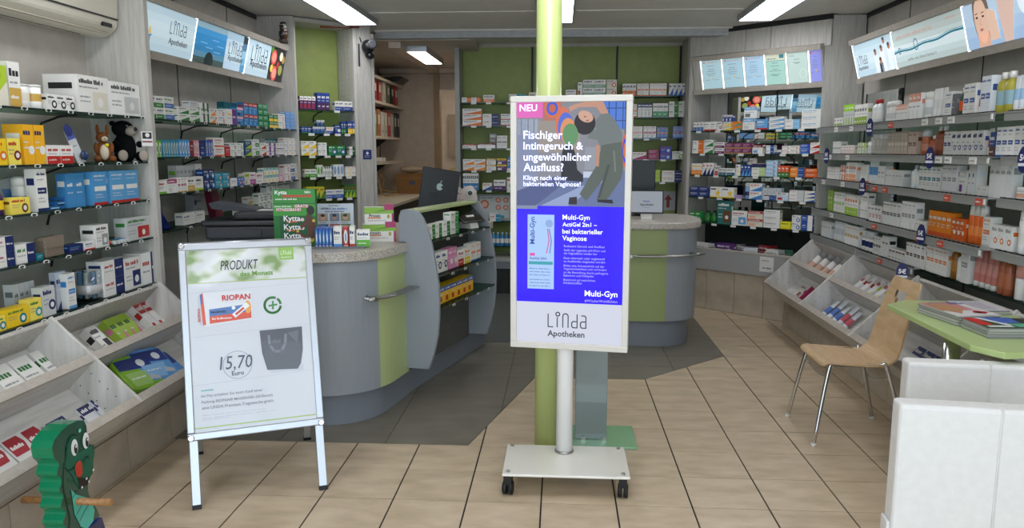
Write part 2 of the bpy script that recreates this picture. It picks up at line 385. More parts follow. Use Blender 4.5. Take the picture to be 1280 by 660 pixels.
# green niche
wn = wall('wall_niche', NI, -.05, .80, .32, 'olive green niche wall between the left rack and the doorway', m=WALLP)
kid(board('green_panel', NI, 0.0, .56, .29, .32, .0, 2.66, GREENP, None), wn)
kid(board('side_board', NI, .565, .60, 0, .29, 0, 2.66, WOOD, None), wn)
kid(board('pilaster_board', NI, .60, .74, -.012, .03, 0, 2.69, WOOD, None), wn)
kid(board('door_jamb', NI, .745, .775, -.012, .32, 0, 2.62, mat('white_jamb', 'b9b7b1', .35), None), wn)
kid(board('top_board', NI, 0, .6, .0, .29, 2.655, 2.69, WOOD, None), wn)
hole = MB()
for c_ in (.09, .22):
    for i in range(34): hole.box(.5635, c_, 1.0 + i * .048, .5655, c_ + .006, 1.006 + i * .048)
h_ = hole.build('peg_holes', DARKM); h_.matrix_local = NI.M; kid(h_, wn); h_['kind'] = 'stuff'
# green back wall
wb_ = wall('wall_back', BK, -1.12, 1.36, .30, 'olive green back wall carrying glass medicine shelves', m=WALLP)
for a, b in ((-1.08, -.33), (-.30, .585), (.605, 1.26)): kid(board('green_panel', BK, a, b, .28, .30, .42, 2.66, GREENP, None), wb_)
for a in (-.325, .588, 1.262):
    kid(board('upright', BK, a, a + .018, .262, .285, .42, 2.66, DARKM, None), wb_)
kid(board('edge_post', BK, -1.125, -1.075, -.03, .28, 0, 2.62, mat('grey_post', '93958f', .4), None), wb_)
kid(board('edge_board', BK, 1.285, 1.335, -.12, .28, 0, 2.69, WOOD, None), wb_)
kid(board('base_shelf', BK, -1.07, 1.28, -.05, .28, .36, .40, mat('pale_shelf', 'a9aaa6', .4), None), wb_)
kid(board('base_board', BK, -1.07, 1.28, -.04, .28, .0, .28, CARPETD, None), wb_)
kid(board('base_rail', BK, -1.07, 1.28, -.045, .28, .28, .36, GREYK, None), wb_)
struct(MB().box(1.34, 8.03, 0, 1.62, 8.5, 2.7).build('wall_corner', WALLP), 'corner wall between back wall and mirror rack', 'wall')
# shop front behind the viewer: piers and header, open to the street
wf = MB().box(-2.66, -1.2, 2.45, 2.62, -1.1, 2.7).build('wall_front', WALLP); struct(wf, 'shop front header behind the viewer', 'wall')
for x in (-2.66, -.95, .85, 2.5): MB().box(x, -1.2, 0, x + .12, -1.1, 2.45).build('mullion', WHITE, wf)
# back room
def plain(name, x0, y0, z0, x1, y1, z1, label, m=ROOMW): return struct(MB().box(x0, y0, z0, x1, y1, z1).build(name, m), label, 'wall')
plain('wall_room_left', -2.50, 6.95, 0, -2.42, 12.3, 2.62, 'plain left wall of the back room')
wrb = plain('wall_room_back', -2.42, 10.3, 0, -1.70, 10.4, 2.62, 'plain plaster wall at the end of the back room')
MB().box(-1.70, 10.27, 0, -1.62, 10.42, 2.62).build('door_frame', noise_mat('beige_frame', '9c8262', 'a88e6e', rough=.5), wrb)
plain('wall_corridor', -1.9, 12.2, 0, -.7, 12.3, 2.62, 'far wall of the corridor behind the back room')
plain('wall_room_right', -1.0, 8.56, 0, -.92, 12.3, 2.62, 'right wall of the back room')
MB().box(-1.85, 10.31, 2.36, -.95, 10.38, 2.62).build('lintel', ROOMW, wrb)
# ================================================================ tiled plinths
def plinth(name, S, u0, u1, v, z1, label, step):
    o = MB().box(u0, v + .006, 0, u1, v + .10, z1).build(name, GROUT); o.matrix_local = S.M; struct(o, label, 'plinth')
    n = round((u1 - u0) / step)
    me = MB().box(.002, v, .003, (u1 - u0) / n - .002, v + .012, z1 - .004).mesh('tile', TILEP)
    for i in range(n):
        t = link('tile', me, None, M=S.M @ Matrix.Translation((u0 + i * (u1 - u0) / n, 0, 0))); kid(t, o)
plinth('baseboard_left', L1, 1.0, 4.2, -.215, .225, 'beige tiled plinth under the left display bins', .42)
plinth('baseboard_right', RW, -6.76, -2.6, .19 - .36, .215, 'beige tiled plinth under the right display bins', .30)
plinth('baseboard_mirror', MR, -.02, 1.20, -.055, .40, 'beige tiled plinth under the mirror rack tray', .30)
e_ = MB().box(1.99, 6.756, 0, 2.4, 6.77, .22).build('plinth_end', TILEP); kid(e_, bpy.data.objects['baseboard_right'])
# ================================================================ slanted display bins
FD = Vector((-.716, .698))           # face direction going up (v out/in handled per side): in (out, z) coordinates
class Bin:
    def __init__(s, S, v_low, z_low, us, name, label, L=.555, D=.175):
        s.S = S; s.low = Vector((v_low, z_low)); s.f = Vector((.716, .698)); s.t = Vector((.70, -.71)); s.L = L; s.D = D; s.us = us
        root = thing(name, label, 'display bin', M=S.M); s.root = root
        A = lambda a, b, uu: (uu, *(s.low + s.f * a + s.t * b))
        def slab(nm, u0, u1, a0, a1, b0, b1, m=WOODW):
            o = MB().prism([A(a0, b0, u0), A(a1, b0, u0), A(a1, b1, u0), A(a0, b1, u0)], (u1 - u0, 0, 0)).build(nm, m, root); return o
        u0, u1 = us[0], us[-1]
        slab('back_board', u0, u1, 0, L, D, D + .016)
        for a in (0, L * .5, ): slab('shelf_board', u0, u1, a, a + .018, 0, D)
        slab('top_board', u0, u1, L - .018, L, 0, D, WOOD)
        for a in (0, L * .5): slab('front_lip', u0, u1, a, a + .04, -.018, 0, EDGE)
        pv = v_low + .185; q1 = s.low + s.t * (D + .017); MB().prism([(u0, s.low.x + .004, s.low.y - .004), (u0, q1.x, q1.y), (u0, q1.x + .12, q1.y + .12), (u0, pv + .10, .226), (u0, pv, .226)], (u1 - u0, 0, 0)).build('underside', EDGE, root)
        for uu in us: slab('divider', uu - .009, uu + .009, 0, L, -.02, D, WOODV)
        h = MB()
        sg = 1 if us[0] < 0 else -1
        for uu in us:
            for a in (.1, .15, .2, .25):
                for b in (.045, .125): h.ball(uu + sg * .010, *(s.low + s.f * a + s.t * b), .003, .003, .003, seg=6, rings=4)
        hh = h.build('peg_holes', DARKM, root); hh['kind'] = 'stuff'
    def frame(s, tier, u, off=0):                    # local frame of an item lying on the sloping back board: x along u, z up the slope, -y outwards
        a = .019 + (s.L * .5 if tier else 0) + off
        p = s.low + s.f * a + s.t * s.D
        M = Matrix(((1, 0, 0, u), (0, s.t.x, s.f.x, p.x), (0, s.t.y, s.f.y, p.y), (0, 0, 0, 1)))
        return s.S.M @ M
BL = Bin(L1, -.40, .41, [1.35, 2.25, 3.21, 4.145], 'display_bin', 'whitewashed slanted display bins under the near left rack')
ur = [-6.755] + [-atx(x, y, 1.82).y for x, y in ((1001, 375), (1063, 414))]
ur += [ur[-1] + 1.03, ur[-1] + 2.06]
BR = Bin(RW, -.38, .39, ur, 'display_bin', 'whitewashed slanted display bins along the right wall')
# ================================================================ ceiling lamps
def lamp(x0, y0, x1, y1, z, label, m=LIT, t=.045):
    o = thing('ceiling_lamp', label, 'lamp', ((x0 + x1) / 2, (y0 + y1) / 2, z), 0, 'ceiling lamps')
    w, d = x1 - x0, y1 - y0; f = MB(); e = .014
    for a in ((-w / 2, -d / 2, w / 2, -d / 2 + e), (-w / 2, d / 2 - e, w / 2, d / 2), (-w / 2, -d / 2 + e, -w / 2 + e, d / 2 - e), (w / 2 - e, -d / 2 + e, w / 2, d / 2 - e)): f.box(a[0], a[1], -t, a[2], a[3], 0)
    f.build('frame', ALU, o); MB().box(-w / 2 + e, -d / 2 + e, -t + .004, w / 2 - e, d / 2 - e, -.002).build('diffuser', m, o)
for k, (x, nm) in enumerate(((-1.78, 'left'), (-.05, 'middle'), (1.655, 'right'))):
    lamp(x - .15, 5.6, x + .15, 6.9, 2.7, 'far %s ceiling lamp panel before the beam' % nm)
    lamp(x - .15, 2.4, x + .15, 3.7, 2.7, 'near %s ceiling lamp panel over the shop floor' % nm)
    lamp(x - .15, -.4, x + .15, .9, 2.7, '%s ceiling lamp panel over the entrance' % nm)
lamp(-1.73, 8.0, -1.39, 9.15, 2.62, 'warm lamp panel on the back room ceiling', LITB, .06)
lamp(-1.25, 11.0, -.98, 11.8, 2.62, 'small lamp panel in the corridor ceiling', LITB, .05)
# ================================================================ shelves
CLIP = None
def clip_mesh():
    global CLIP
    if CLIP is None:
        m = MB(); pts = [(.019 * math.cos(R(a)), -.012 - .004, .007 * math.sin(R(a)) - .006) for a in range(-60, 241, 30)]
        m.tube(pts, .0022, 5); CLIP = m.mesh('price_clip', WHITE)
    return CLIP
TAGM = None
def glass_shelf(S, key, z, u0, u1, phrase, depth=.29, clips=(), brackets=0, tags=()):
    o = thing('glass_shelf', 'glass shelf with dark edge, ' + phrase, 'shelf', M=S.M @ Matrix.Translation((0, 0, z)), group='glass shelves')
    MB().box(u0, .004, -.009, u1, depth, 0).build('pane', GLASS, o)
    MB().box(u0, 0, -.0095, u1, .004, .0005).build('edge', GLASSE, o)
    for u in clips: link('price_clip', clip_mesh(), o, (u, 0, 0))
    if tags:
        me = MB().box(-.028, -.006, -.020, .028, -.001, .001).mesh('price_tag', WHITE)
        for u in tags: link('price_tag', me, o, (u, 0, -.001))
    if brackets:
        me = MB().tube([(0, depth - .005, -.10), (0, depth - .02, -.05), (0, depth * .6, -.018), (0, depth * .3, -.012)], .006, 6).mesh('bracket', DARKM)
        for i in range(brackets): link('bracket', me, o, (u0 + (u1 - u0) * (i + .5) / brackets, 0, 0))
    S.shelf[key] = (z, phrase)
    return o
ORD = ['top', 'second', 'third', 'fourth', 'lowest']
for k, z in enumerate((1.735, 1.49, 1.28, 1.067, .807)):
    glass_shelf(L1, k, z, 1.3, 4.145, ORD[k] + ' shelf, near left rack', clips=[2.7 + i * .155 + (k % 2) * .05 for i in range(10)], brackets=3)
for k, z in enumerate((1.732, 1.513, 1.30, 1.085)):
    ph = ORD[k] + ' shelf, far left rack' if k < 3 else 'lowest shelf, far left rack'
    glass_shelf(L2, k, z, 4.195, 6.595, ph, clips=[4.5 + i * .17 + (k % 2) * .06 for i in range(12 if k < 3 else 2)], brackets=4)
for k, z in enumerate((1.912, 1.704, 1.507, 1.315, 1.12)):
    glass_shelf(NI, k, z, .003, .56, ORD[k] + ' shelf, green niche', depth=.28, clips=(), tags=[.12, .27, .38, .48] if k else [.38], brackets=1)
for k, z in enumerate((2.06, 1.815, 1.577, 1.34, 1.127, .79, .52)):
    ORB = ['top', 'second', 'third', 'fourth', 'fifth', 'sixth', 'lowest']
    glass_shelf(BK, 'l%d' % k, z, -1.07, -.33, ORB[k] + ' shelf, back wall left', depth=.27, tags=[-.93, -.77, -.55] if k < 5 else ())
for k, z in enumerate((2.12, 1.9, 1.678, 1.46, 1.222)):
    glass_shelf(BK, 'r%d' % k, z, .61, 1.26, ORD[k] + ' shelf, back wall right', depth=.27, tags=[.72, .9, 1.08] if k > 1 else ())
    glass_shelf(BK, 'm%d' % k, z, -.30, .585, ORD[k] + ' shelf, back wall middle', depth=.27)
for k, z in enumerate((1.742, 1.523, 1.315, 1.10, .845)):
    glass_shelf(MR, k, z, .005, 1.29, ORD[k] + ' shelf, mirror rack', depth=.27, tags=[.1 + .21 * i + .05 * (k % 2) for i in range(6)], brackets=2)
# right wall: shelves with grey price rails, in three lengths
RTAG = mat('red_price_tag', 'c2513a', .45)
def rail_shelf(k, z, segs, redpx, whitepx):
    o = thing('rail_shelf', 'shelf with grey price rail, %s shelf, right wall rack' % ORD[k], 'shelf', M=RW.M @ Matrix.Translation((0, 0, z)), group='price rail shelves')
    RW.shelf[k] = (z, ORD[k] + ' shelf, right wall rack')
    MB().box(-6.84, .03, -.012, -2.4, .37, 0).build('board', GLASS, o)
    for i, (a, b, v) in enumerate(segs):
        MB().box(a, v, -.040, b, v + .008, .006).box(a, v - .004, .001, b, .029, -.002).build('price_rail', RAIL, o)
        MB().box(b - .014, v - .006, -.03, b, v + .004, -.002).build('rail_end_clip', WHITE, o)
        d = MB()
        n = int((b - a) / .05)
        for j in range(n): d.box(a + .012 + j * .05, v + .009, .001, a + .045 + j * .05, v + .022, .012)
        d.build('pusher_strip', BLACK, o)
    sv = lambda u: min((v for a, b, v in segs if a <= u <= b), default=0)
    for lst, m, nm in ((redpx, RTAG, 'red_price_tag'), (whitepx, WHITE, 'price_tag')):
        for p in lst:
            u = RW.u(p, 0, z); me = MB().box(-.034, -.006, -.036, .034, -.001, 0).build(nm, m, o, (u, sv(u), 0))
            MB().words(-.024, .024, -.022, .009, 'w' if nm[0] == 'r' else 'gr', -.007).build('print', PRINT, me)
U = lambda p, z=1.5: RW.u(p, 0, z)
a1, a2, a3 = [(-6.82, -5.62, .0), (-5.60, -4.72, -.03), (-4.70, -3.98, -.06)], [(-6.82, -5.60, .0), (-5.58, -4.70, -.03), (-4.68, -3.98, -.06)], [(-3.96, -2.5, -.02)]
rail_shelf(0, 1.735, a1 + a3, [1120], [1046, 1065, 1170, 1188, 1204])
rail_shelf(1, 1.517, a2 + a3, [], [1038, 1060, 1178, 1188, 1200, 1232])
rail_shelf(2, 1.31, a1 + a3, [1088, 1100, 1113, 1199, 1240], [1030, 1054])
rail_shelf(3, 1.05, a2 + a3, [1099, 1162, 1190], [1040])
rail_shelf(4, .825, [(-6.82, -5.75, .0), (-5.72, -4.80, -.02)], [1104], [])
# ================================================================ product designs
def pack(w, h, d, ds):
    """a printed carton: front at y 0 facing -y, base at z 0"""
    st, base, c1, c2 = (list(ds) + ['k', 'r'])[:4]
    m = MB().box(-w / 2, 0, 0, w / 2, d, h, base)
    rnd = random.Random(hash((st, base, c1, c2)) & 255)
    rnd = random.Random(sum(ord(q) for q in st + base + c1 + c2))
    y = -.0007; X = lambda a: -w / 2 + a * w; Z = lambda a: a * h
    ink = '8d9094' if base in ('w', 'c', 'lg', 'y', 'ye', 'l', 'pk', 'pe', 'f2f2ee') else 'd9dce0'
    rc = lambda a, b, c, e, col, yy=y: m.rect(X(a), Z(b), X(c), Z(e), col, yy)
    wd = lambda a, c, b, e, col, yy=y * 1.6: m.words(X(a), X(c), Z(b), Z(e), col, yy, rnd=rnd)
    if st == 'logo': wd(.08, .85, .66, .16, c1); wd(.08, .8, .48, .05, ink); wd(.08, .6, .38, .05, ink); rc(0, 0, 1, .16, c2)
    elif st == 'top': rc(0, .70, 1, 1, c1); wd(.08, .9, .79, .12, 'w' if c1 not in ('w', 'y', 'l') else 'k'); wd(.1, .85, .5, .06, ink); rc(.1, .1, .5, .4, c2)
    elif st == 'bot': rc(0, 0, 1, .42, c1); wd(.08, .92, .68, .17, c2); wd(.1, .8, .52, .05, ink); wd(.1, .75, .18, .08, 'w' if c1 not in ('w', 'ye') else 'k')
    elif st == 'disc': wd(.06, .8, .74, .14, c2); wd(.06, .5, .54, .05, ink); wd(.06, .45, .40, .05, ink); m.disc(X(.72), Z(.36), .28 * min(w, h), c1, y=y); m.disc(X(.72), Z(.36), .15 * min(w, h), 'w', y=y * 1.6)
    elif st == 'swoosh': m.flat([(X(0), 0), (X(1), 0), (X(1), Z(.62)), (X(.5), Z(.3))], c1, y); wd(.07, .8, .70, .15, c2); wd(.07, .5, .52, .05, ink)
    elif st == 'oval': m.disc(0, Z(.52), .36 * w, c1, rz=.36 * h, y=y); m.disc(0, Z(.5), .16 * w, c2, rz=.22 * h, y=y * 1.7); wd(.15, .9, .05, .06, 'w')
    elif st == 'tall': wd(.1, .9, .85, .06, c1); wd(.12, .8, .74, .03, ink); rc(.1, .42, .9, .56, c1); wd(.16, .8, .47, .04, 'w', y * 1.8); wd(.12, .7, .3, .03, ink); wd(.12, .8, .22, .03, ink); rc(0, 0, 1, .08, c2)
    elif st == 'split': rc(.55, 0, 1, 1, c1); wd(.06, .5, .6, .16, c2); wd(.06, .5, .38, .06, ink); wd(.6, .95, .45, .12, 'w')
    elif st == 'img': wd(.06, .9, .78, .12, c1); wd(.06, .7, .66, .05, ink); rc(.46, .08, .95, .58, c2); m.disc(X(.7), Z(.3), .13 * min(w, h), 'w', y=y * 1.7); wd(.06, .4, .4, .05, ink); wd(.06, .4, .28, .05, ink)
    elif st == 'star':
        wd(.06, .6, .74, .16, c2); pts = [(X(.68) + (.34 if i % 2 == 0 else .14) * h * math.cos(R(90 + 36 * i)), Z(.42) + (.40 if i % 2 == 0 else .16) * h * math.sin(R(90 + 36 * i))) for i in range(10)]
        m.flat(pts, c1, y); rc(0, 0, 1, .1, c1)
    elif st == 'plain': wd(.1, .8, .62, .1, c1); wd(.1, .7, .42, .05, ink)
    elif st == 'kyt': rc(0, .82, 1, 1, c1); wd(.1, .9, .86, .08, 'w')
    # near ends repeat the brand
    m.poly([(-w / 2 - .0006, d * .85, h * .62), (-w / 2 - .0006, d * .15, h * .62), (-w / 2 - .0006, d * .15, h * .78), (-w / 2 - .0006, d * .85, h * .78)], c1 if c1 != base else ink)
    m.poly([(w / 2 + .0006, d * .15, h * .62), (w / 2 + .0006, d * .85, h * .62), (w / 2 + .0006, d * .85, h * .78), (w / 2 + .0006, d * .15, h * .78)], c1 if c1 != base else ink)
    return m
def bottle_parts(kind, w, h, ds):
    """returns [(part name, mesh)] standing at the origin, w wide and h tall"""
    _, b, cp, lb = (list(ds) + ['w', 'b'])[:4]; r = w / 2; q = []
    if kind == 'bottle':
        q.append(('body', MB().lathe([(r * .92, 0), (r, .01 * h), (r, .22 * h), (r, .225 * h), (r, .55 * h), (r, .555 * h), (r, .68 * h), (r * .85, .76 * h), (r * .42, .82 * h), (r * .42, .84 * h)], 14, cols=[b, b, b, lb, lb, b, b, b, b, b]).mesh('body', PLAST)))
        q.append(('cap', MB().lathe([(r * .5, .84 * h), (r * .5, .99 * h), (r * .44, h)], 14, cp).mesh('cap', PLAST)))
    elif kind == 'spray':
        q.append(('body', MB().lathe([(r * .94, 0), (r, .01 * h), (r, .2 * h), (r, .205 * h), (r, .45 * h), (r, .455 * h), (r, .70 * h), (r * .96, .72 * h)], 14, cols=[b, b, b, lb, lb, b, b, b]).mesh('body', PLAST)))
        q.append(('cap', MB().lathe([(r * .97, .72 * h), (r * .95, .92 * h), (r * .8, .97 * h), (r * .4, h)], 14, cp).mesh('cap', PLAST)))
    elif kind == 'pump':
        q.append(('body', MB().lathe([(r * .94, 0), (r, .01 * h), (r, .15 * h), (r, .155 * h), (r, .5 * h), (r, .505 * h), (r, .62 * h), (r * .8, .70 * h), (r * .4, .74 * h)], 14, cols=[b, b, b, lb, lb, b, b, b, b]).mesh('body', PLAST)))
        m = MB().lathe([(r * .45, .74 * h), (r * .45, .82 * h), (r * .15, .83 * h), (r * .15, .93 * h)], 12, cp); m.box(-r * .75, -r * .22, .93 * h, r * .3, r * .22, h, cp); q.append(('pump', m.mesh('pump', PLAST)))
    elif kind == 'tube':
        m = MB(); n = 16; rings = []
        for k, (t, ry) in enumerate(((.14, 1), (.35, .92), (.65, .6), (.92, .18), (1, .06))):
            rings.append([(r * (.92 + .08 * t) * math.cos(2 * math.pi * i / n), r * .62 * ry * math.sin(2 * math.pi * i / n), t * h) for i in range(n)])
        for k in range(4):
            for i in range(n): j = (i + 1) % n; m.poly([rings[k][i], rings[k][j], rings[k + 1][j], rings[k + 1][i]], lb if k == 1 else b)
        m.poly(rings[-1], b); q.append(('body', m.mesh('body', PLAST)))
        q.append(('cap', MB().lathe([(r * .8, 0), (r * .8, .13 * h), (r * .7, .145 * h)], 14, cp, sy=.7).mesh('cap', PLAST)))
    elif kind == 'jar':
        q.append(('body', MB().lathe([(r * .95, 0), (r, .02 * h), (r, .2 * h), (r, .21 * h), (r, .5 * h), (r, .62 * h)], 18, cols=[b, b, lb, lb, b, b]).mesh('body', PLAST)))
        q.append(('lid', MB().lathe([(r * 1.02, .62 * h), (r * 1.02, .95 * h), (r * .97, h)], 18, cp).mesh('lid', PLAST)))
    elif kind == 'can':
        q.append(('body', MB().lathe([(r * .96, 0), (r, .02 * h), (r, .3 * h), (r, .31 * h), (r, .62 * h), (r, .63 * h), (r, .90 * h)], 16, cols=[b, b, lb, lb, b, b, b]).mesh('body', PLAST)))
        q.append(('lid', MB().lathe([(r * 1.02, .90 * h), (r * 1.02, .985 * h), (r * .96, h)], 16, cp).mesh('lid', PLAST)))
    return q
NRUN = 0
NTH = ['leftmost', 'second-from-left', 'third-from-left', 'fourth-from-left', 'fifth-from-left', 'sixth-from-left', 'seventh-from-left']
def plab(desc, ph, i, n, r, rows):
    a = '' if n == 1 else ('left', 'right')[i] if n == 2 else ('left', 'middle', 'right')[i] if n == 3 else 'rightmost' if i == n - 1 else NTH[i]
    b = '' if rows == 1 else ('lower', 'upper')[r] if rows == 2 else ('bottom', 'middle-row', 'top')[r] if rows == 3 else 'bottom' if r == 0 else 'top' if r == rows - 1 else ('second-row', 'third-row', 'fourth-row')[r - 1]
    t = ' '.join(x for x in (b, a, desc, 'on', ph) if x)
    if len(t.split()) > 16: t = t.replace(' on ', ', ', 1)
    if len(t.split()) > 16: print('LONG', t)
    return t
def run(S, key, x0, x1, hp, desc, ds, n=1, rows=1, d=.055, name='medicine_box', v=.015, up=0, cat='box', kind=None, gap=.0012, jit=.003, tilt=0):
    """n alike products side by side between photo columns x0 and x1 on a shelf, hp pixels tall each, stacked in rows"""
    global NRUN; NRUN += 1
    z, ph = S.shelf[key]
    if S is RW: v = max(v, .035)
    if name == 'medicine_box': name = {'MR': 'tablet_box', 'BK': 'remedy_box'}.get('MR' if S is MR else 'BK' if S is BK else '', name)
    ua, ub = S.u(x0, v, z), S.u(x1, v, z); zc = depth(S.P((ua + ub) / 2, v, z)); h = hp * zc / F
    if S is RW:
        h *= 1.1; n = max(n, round((ub - ua) / (.058 if kind else .052)))
    w = (ub - ua) / n; grp = '%s on %s' % (desc, ph) if n * rows > 1 else None
    if kind: parts = bottle_parts(kind, min(w * .95, .14), h, ds)
    else: me = pack(w - gap * 2, h - .0006, d, ds).mesh(name, FILM if ds[0] == 'film' else PRINT)
    for r in range(rows):
        for i in range(n):
            u = ua + (i + .5) * w; M = S.M @ Matrix.Translation((u, v + random.uniform(0, jit), z + up * zc / F + r * h + .0006)) @ Matrix.Rotation(tilt, 4, 'Y')
            label = plab(desc, ph, i, n, r, rows)
            if kind:
                wb = min(w * .95, .14); o = thing(name, label, cat, group=grp, M=M @ Matrix.Translation((0, wb / 2 + .004, 0)))
                for pn, pm in parts: link(pn, pm, o)
            else: o = tag(link(name, me, None, M=M), label, cat, grp)
    return h
def many(S, key, rows): [run(S, key, *a[:5], **(a[5] if len(a) > 5 else {})) for a in rows]
D = dict
# ---------------------------------------------------------------- near left rack
many(L1, 0, [
    (-14, 12, 50, 'lime green herbal carton', ('swoosh', 'l', 'c', 'k'), D(d=.05, name='carton')),
    (14, 29, 55, 'tall white and gold milk formula carton', ('bot', 'w', 'gd', 'k'), D(d=.09, name='carton')),
    (31, 45, 29, 'short white round feeding canister', ('can', 'w', 'lg', 'c'), D(kind='can', name='canister', cat='canister')),
    (46, 59, 29, 'short pale round canister next to small cartons', ('can', 'f2f2ee', 'w', 'gd'), D(kind='can', name='canister', cat='canister')),
    (60, 95, 19, 'small white hanging carton with dark oval window', ('disc', 'w', 'k', 'k'), D(n=3, d=.03, name='carton')),
    (99, 138, 45, 'large white breastfeeding pump carton with orange corner', ('img', 'w', 'k', 'c'), D(d=.17, name='carton')),
    (139, 177, 40, 'white breast milk bottle carton with orange corner', ('img', 'f2f2ee', 'k', 'lg'), D(d=.15, name='carton'))])
many(L1, 1, [
    (-6, 10, 33, 'yellow tea carton with orange drink picture', ('disc', 'y', 'o', 'r'), D(d=.06, name='tea_box')),
    (12, 28, 33, 'yellow tea carton with red drink picture', ('disc', 'ye', 'dr', 'r'), D(d=.06, name='tea_box')),
    (32, 59, 49, 'tall orange yellow pain relief carton with navy stripe', ('disc', 'efb01c', 'w', 'n'), D(n=2, d=.09, name='carton')),
    (60, 93, 23, 'white box with red base and round logo', ('bot', 'w', 'r', 'r'), D(n=2, d=.07))])
many(L1, 2, [
    (-2, 13, 35, 'purple bottle with bright yellow cap', ('b', '3d1f4d', 'y', 'y'), D(kind='bottle', name='bottle', cat='bottle')),
    (15, 39, 21, 'yellow and white box with brown disc', ('disc', 'ye', 'br', 'r'), D(d=.045)),
    (31, 45, 44, 'white spray can with blue label', ('b', 'w', 'w', '2f86d0'), D(kind='spray', name='spray_can', cat='spray can', v=.065)),
    (48, 62, 53, 'tall narrow white carton with grey print', ('tall', 'w', 'n', 'n'), D(d=.05, name='carton')),
    (85, 108, 42, 'tall blue drink carton seen from its spine', ('plain', '3f86bd', 'w', 'w'), D(n=2, d=.05, v=.03, name='carton')),
    (118, 136, 41, 'blue multivitamin carton with red and white label', ('tall', '4b93c8', 'w', 'r'), D(n=1, d=.10, name='carton')),
    (140, 175, 39, 'pale blue multivitamin carton with red badge', ('tall', '5a9fd0', 'w', 'r'), D(n=2, d=.10, name='carton'))])
many(L1, 3, [
    (-4, 20, 19, 'white box with navy corner and magenta stripe', ('split', 'w', 'n', 'm'), D(rows=2, d=.07)),
    (22, 46, 24, 'white box with navy corner and green stripe', ('split', 'w', 'n', 'g'), D(d=.07)),
    (47, 55, 8, 'flat teal pastille pack', ('plain', 't', 'w', 'w'), D(d=.05)),
    (87, 105, 10, 'navy blue flat box beside leather case', ('plain', 'n', 'lb', 'w'), D(d=.05)),
    (106, 119, 10, 'flat white box with blue lettering', ('logo', 'w', 'b', 'r'), D(d=.05)),
    (121, 137, 28, 'white mosquito spray carton with black lettering', ('img', 'w', 'k', 's'), D(d=.08, name='carton')),
    (160, 189, 28, 'white and lime carton with red mountain picture', ('img', 'lg', 'g', 'r'), D(d=.07, name='carton'))])
many(L1, 4, [
    (-6, 9, 19, 'small yellow herbal tea box at rack edge', ('disc', 'ye', 't', 'g'), D(d=.07, name='tea_box')),
    (10, 38, 23, 'wide yellow herbal tea box with teal circle', ('disc', 'y', 't', 'g'), D(d=.06, name='tea_box')),
    (39, 54, 27, 'narrow yellow herbal tea box with green band', ('disc', 'ye', 'te', 'g'), D(d=.05, name='tea_box')),
    (21, 47, 42, 'tall slim grey toothbrush carton', ('plain', 'lg', 'gr', 'n'), D(n=4, d=.05, v=.12, name='carton')),
    (55, 71, 37, 'white hose carton with dark oval logo', ('disc', 'lg', 'n', 'n'), D(d=.05, name='carton')),
    (73, 86, 47, 'grey and navy card carton behind white carton', ('swoosh', 'b9c0cc', 'n', 'n'), D(d=.03, v=.05, name='carton')),
    (87, 97, 44, 'white toothbrush carton with bright blue band', ('tall', 'w', '2f7fc4', 'lb'), D(d=.04, name='carton')),
    (132, 157, 22, 'white and navy inhaler box in a pair', ('split', 'w', 'n', 'r'), D(rows=2, d=.09)),
    (158, 178, 39, 'white and navy blood pressure monitor carton', ('img', 'w', 'r', 'n'), D(d=.10, name='carton')),
    (179, 200, 39, 'white and navy device carton with red stripe', ('split', 'f2f2ee', 'n', 'r'), D(d=.10, name='carton'))])
# ---------------------------------------------------------------- far left rack
many(L2, 0, [
    (186, 206, 14, 'green and white cold remedy box', ('bot', 'w', 'g', 'n'), D(n=2, rows=2)),
    (207, 219, 14, 'white box with blue curved foot', ('bot', 'w', '4a6fb0', 'g'), D(rows=2)),
    (224, 250, 8.5, 'white box with green leaf corner', ('swoosh', 'w', 'g', 'dg'), D(n=2, rows=2)),
    (239, 250, 8, 'pale grey box lying on leaf boxes', ('plain', 'lg', 'gr', 'b'), D(up=17)),
    (252, 262, 24, 'upright white box with dark green stripe', ('split', 'w', 'dg', 'g'), D(n=2)),
    (263, 270, 9, 'white box with rainbow wedge', ('swoosh', 'w', 'or_', 'n'), D(rows=2)),
    (273, 283, 9, 'white box with rainbow ring', ('disc', 'w', 'r', 'b'), D(rows=2)),
    (284, 296, 19, 'white box with purple and yellow rainbow', ('split', 'w', 'p', 'y'), D()),
    (282, 305, 28, 'dark teal box in the back row', ('plain', '17606e', 'te', 'w'), D(n=3, v=.10)),
    (297, 305, 11, 'blue and pink dental floss box', ('top', '2a7fb4', 'pk', 'n'), D(rows=2)),
    (306, 323, 14, 'blue interdental brush box with red corner', ('top', '2274ad', 'r', 'lb'), D(n=3, rows=2)),
    (324, 336, 7, 'green ointment box', ('logo', '1d8a55', 'w', 'dg'), D(n=2, rows=4)),
    (337, 348, 8, 'dark green box with yellow strip', ('bot', '17733f', 'y', 'w'), D(n=2, rows=2)),
    (349, 357, 9, 'white box with orange badge', ('disc', 'w', 'o', 'gr'), D(rows=2)),
    (358, 369, 4.2, 'sky blue slim box', ('plain', '6f9fd8', 'w', 'b'), D(n=2, rows=5))])
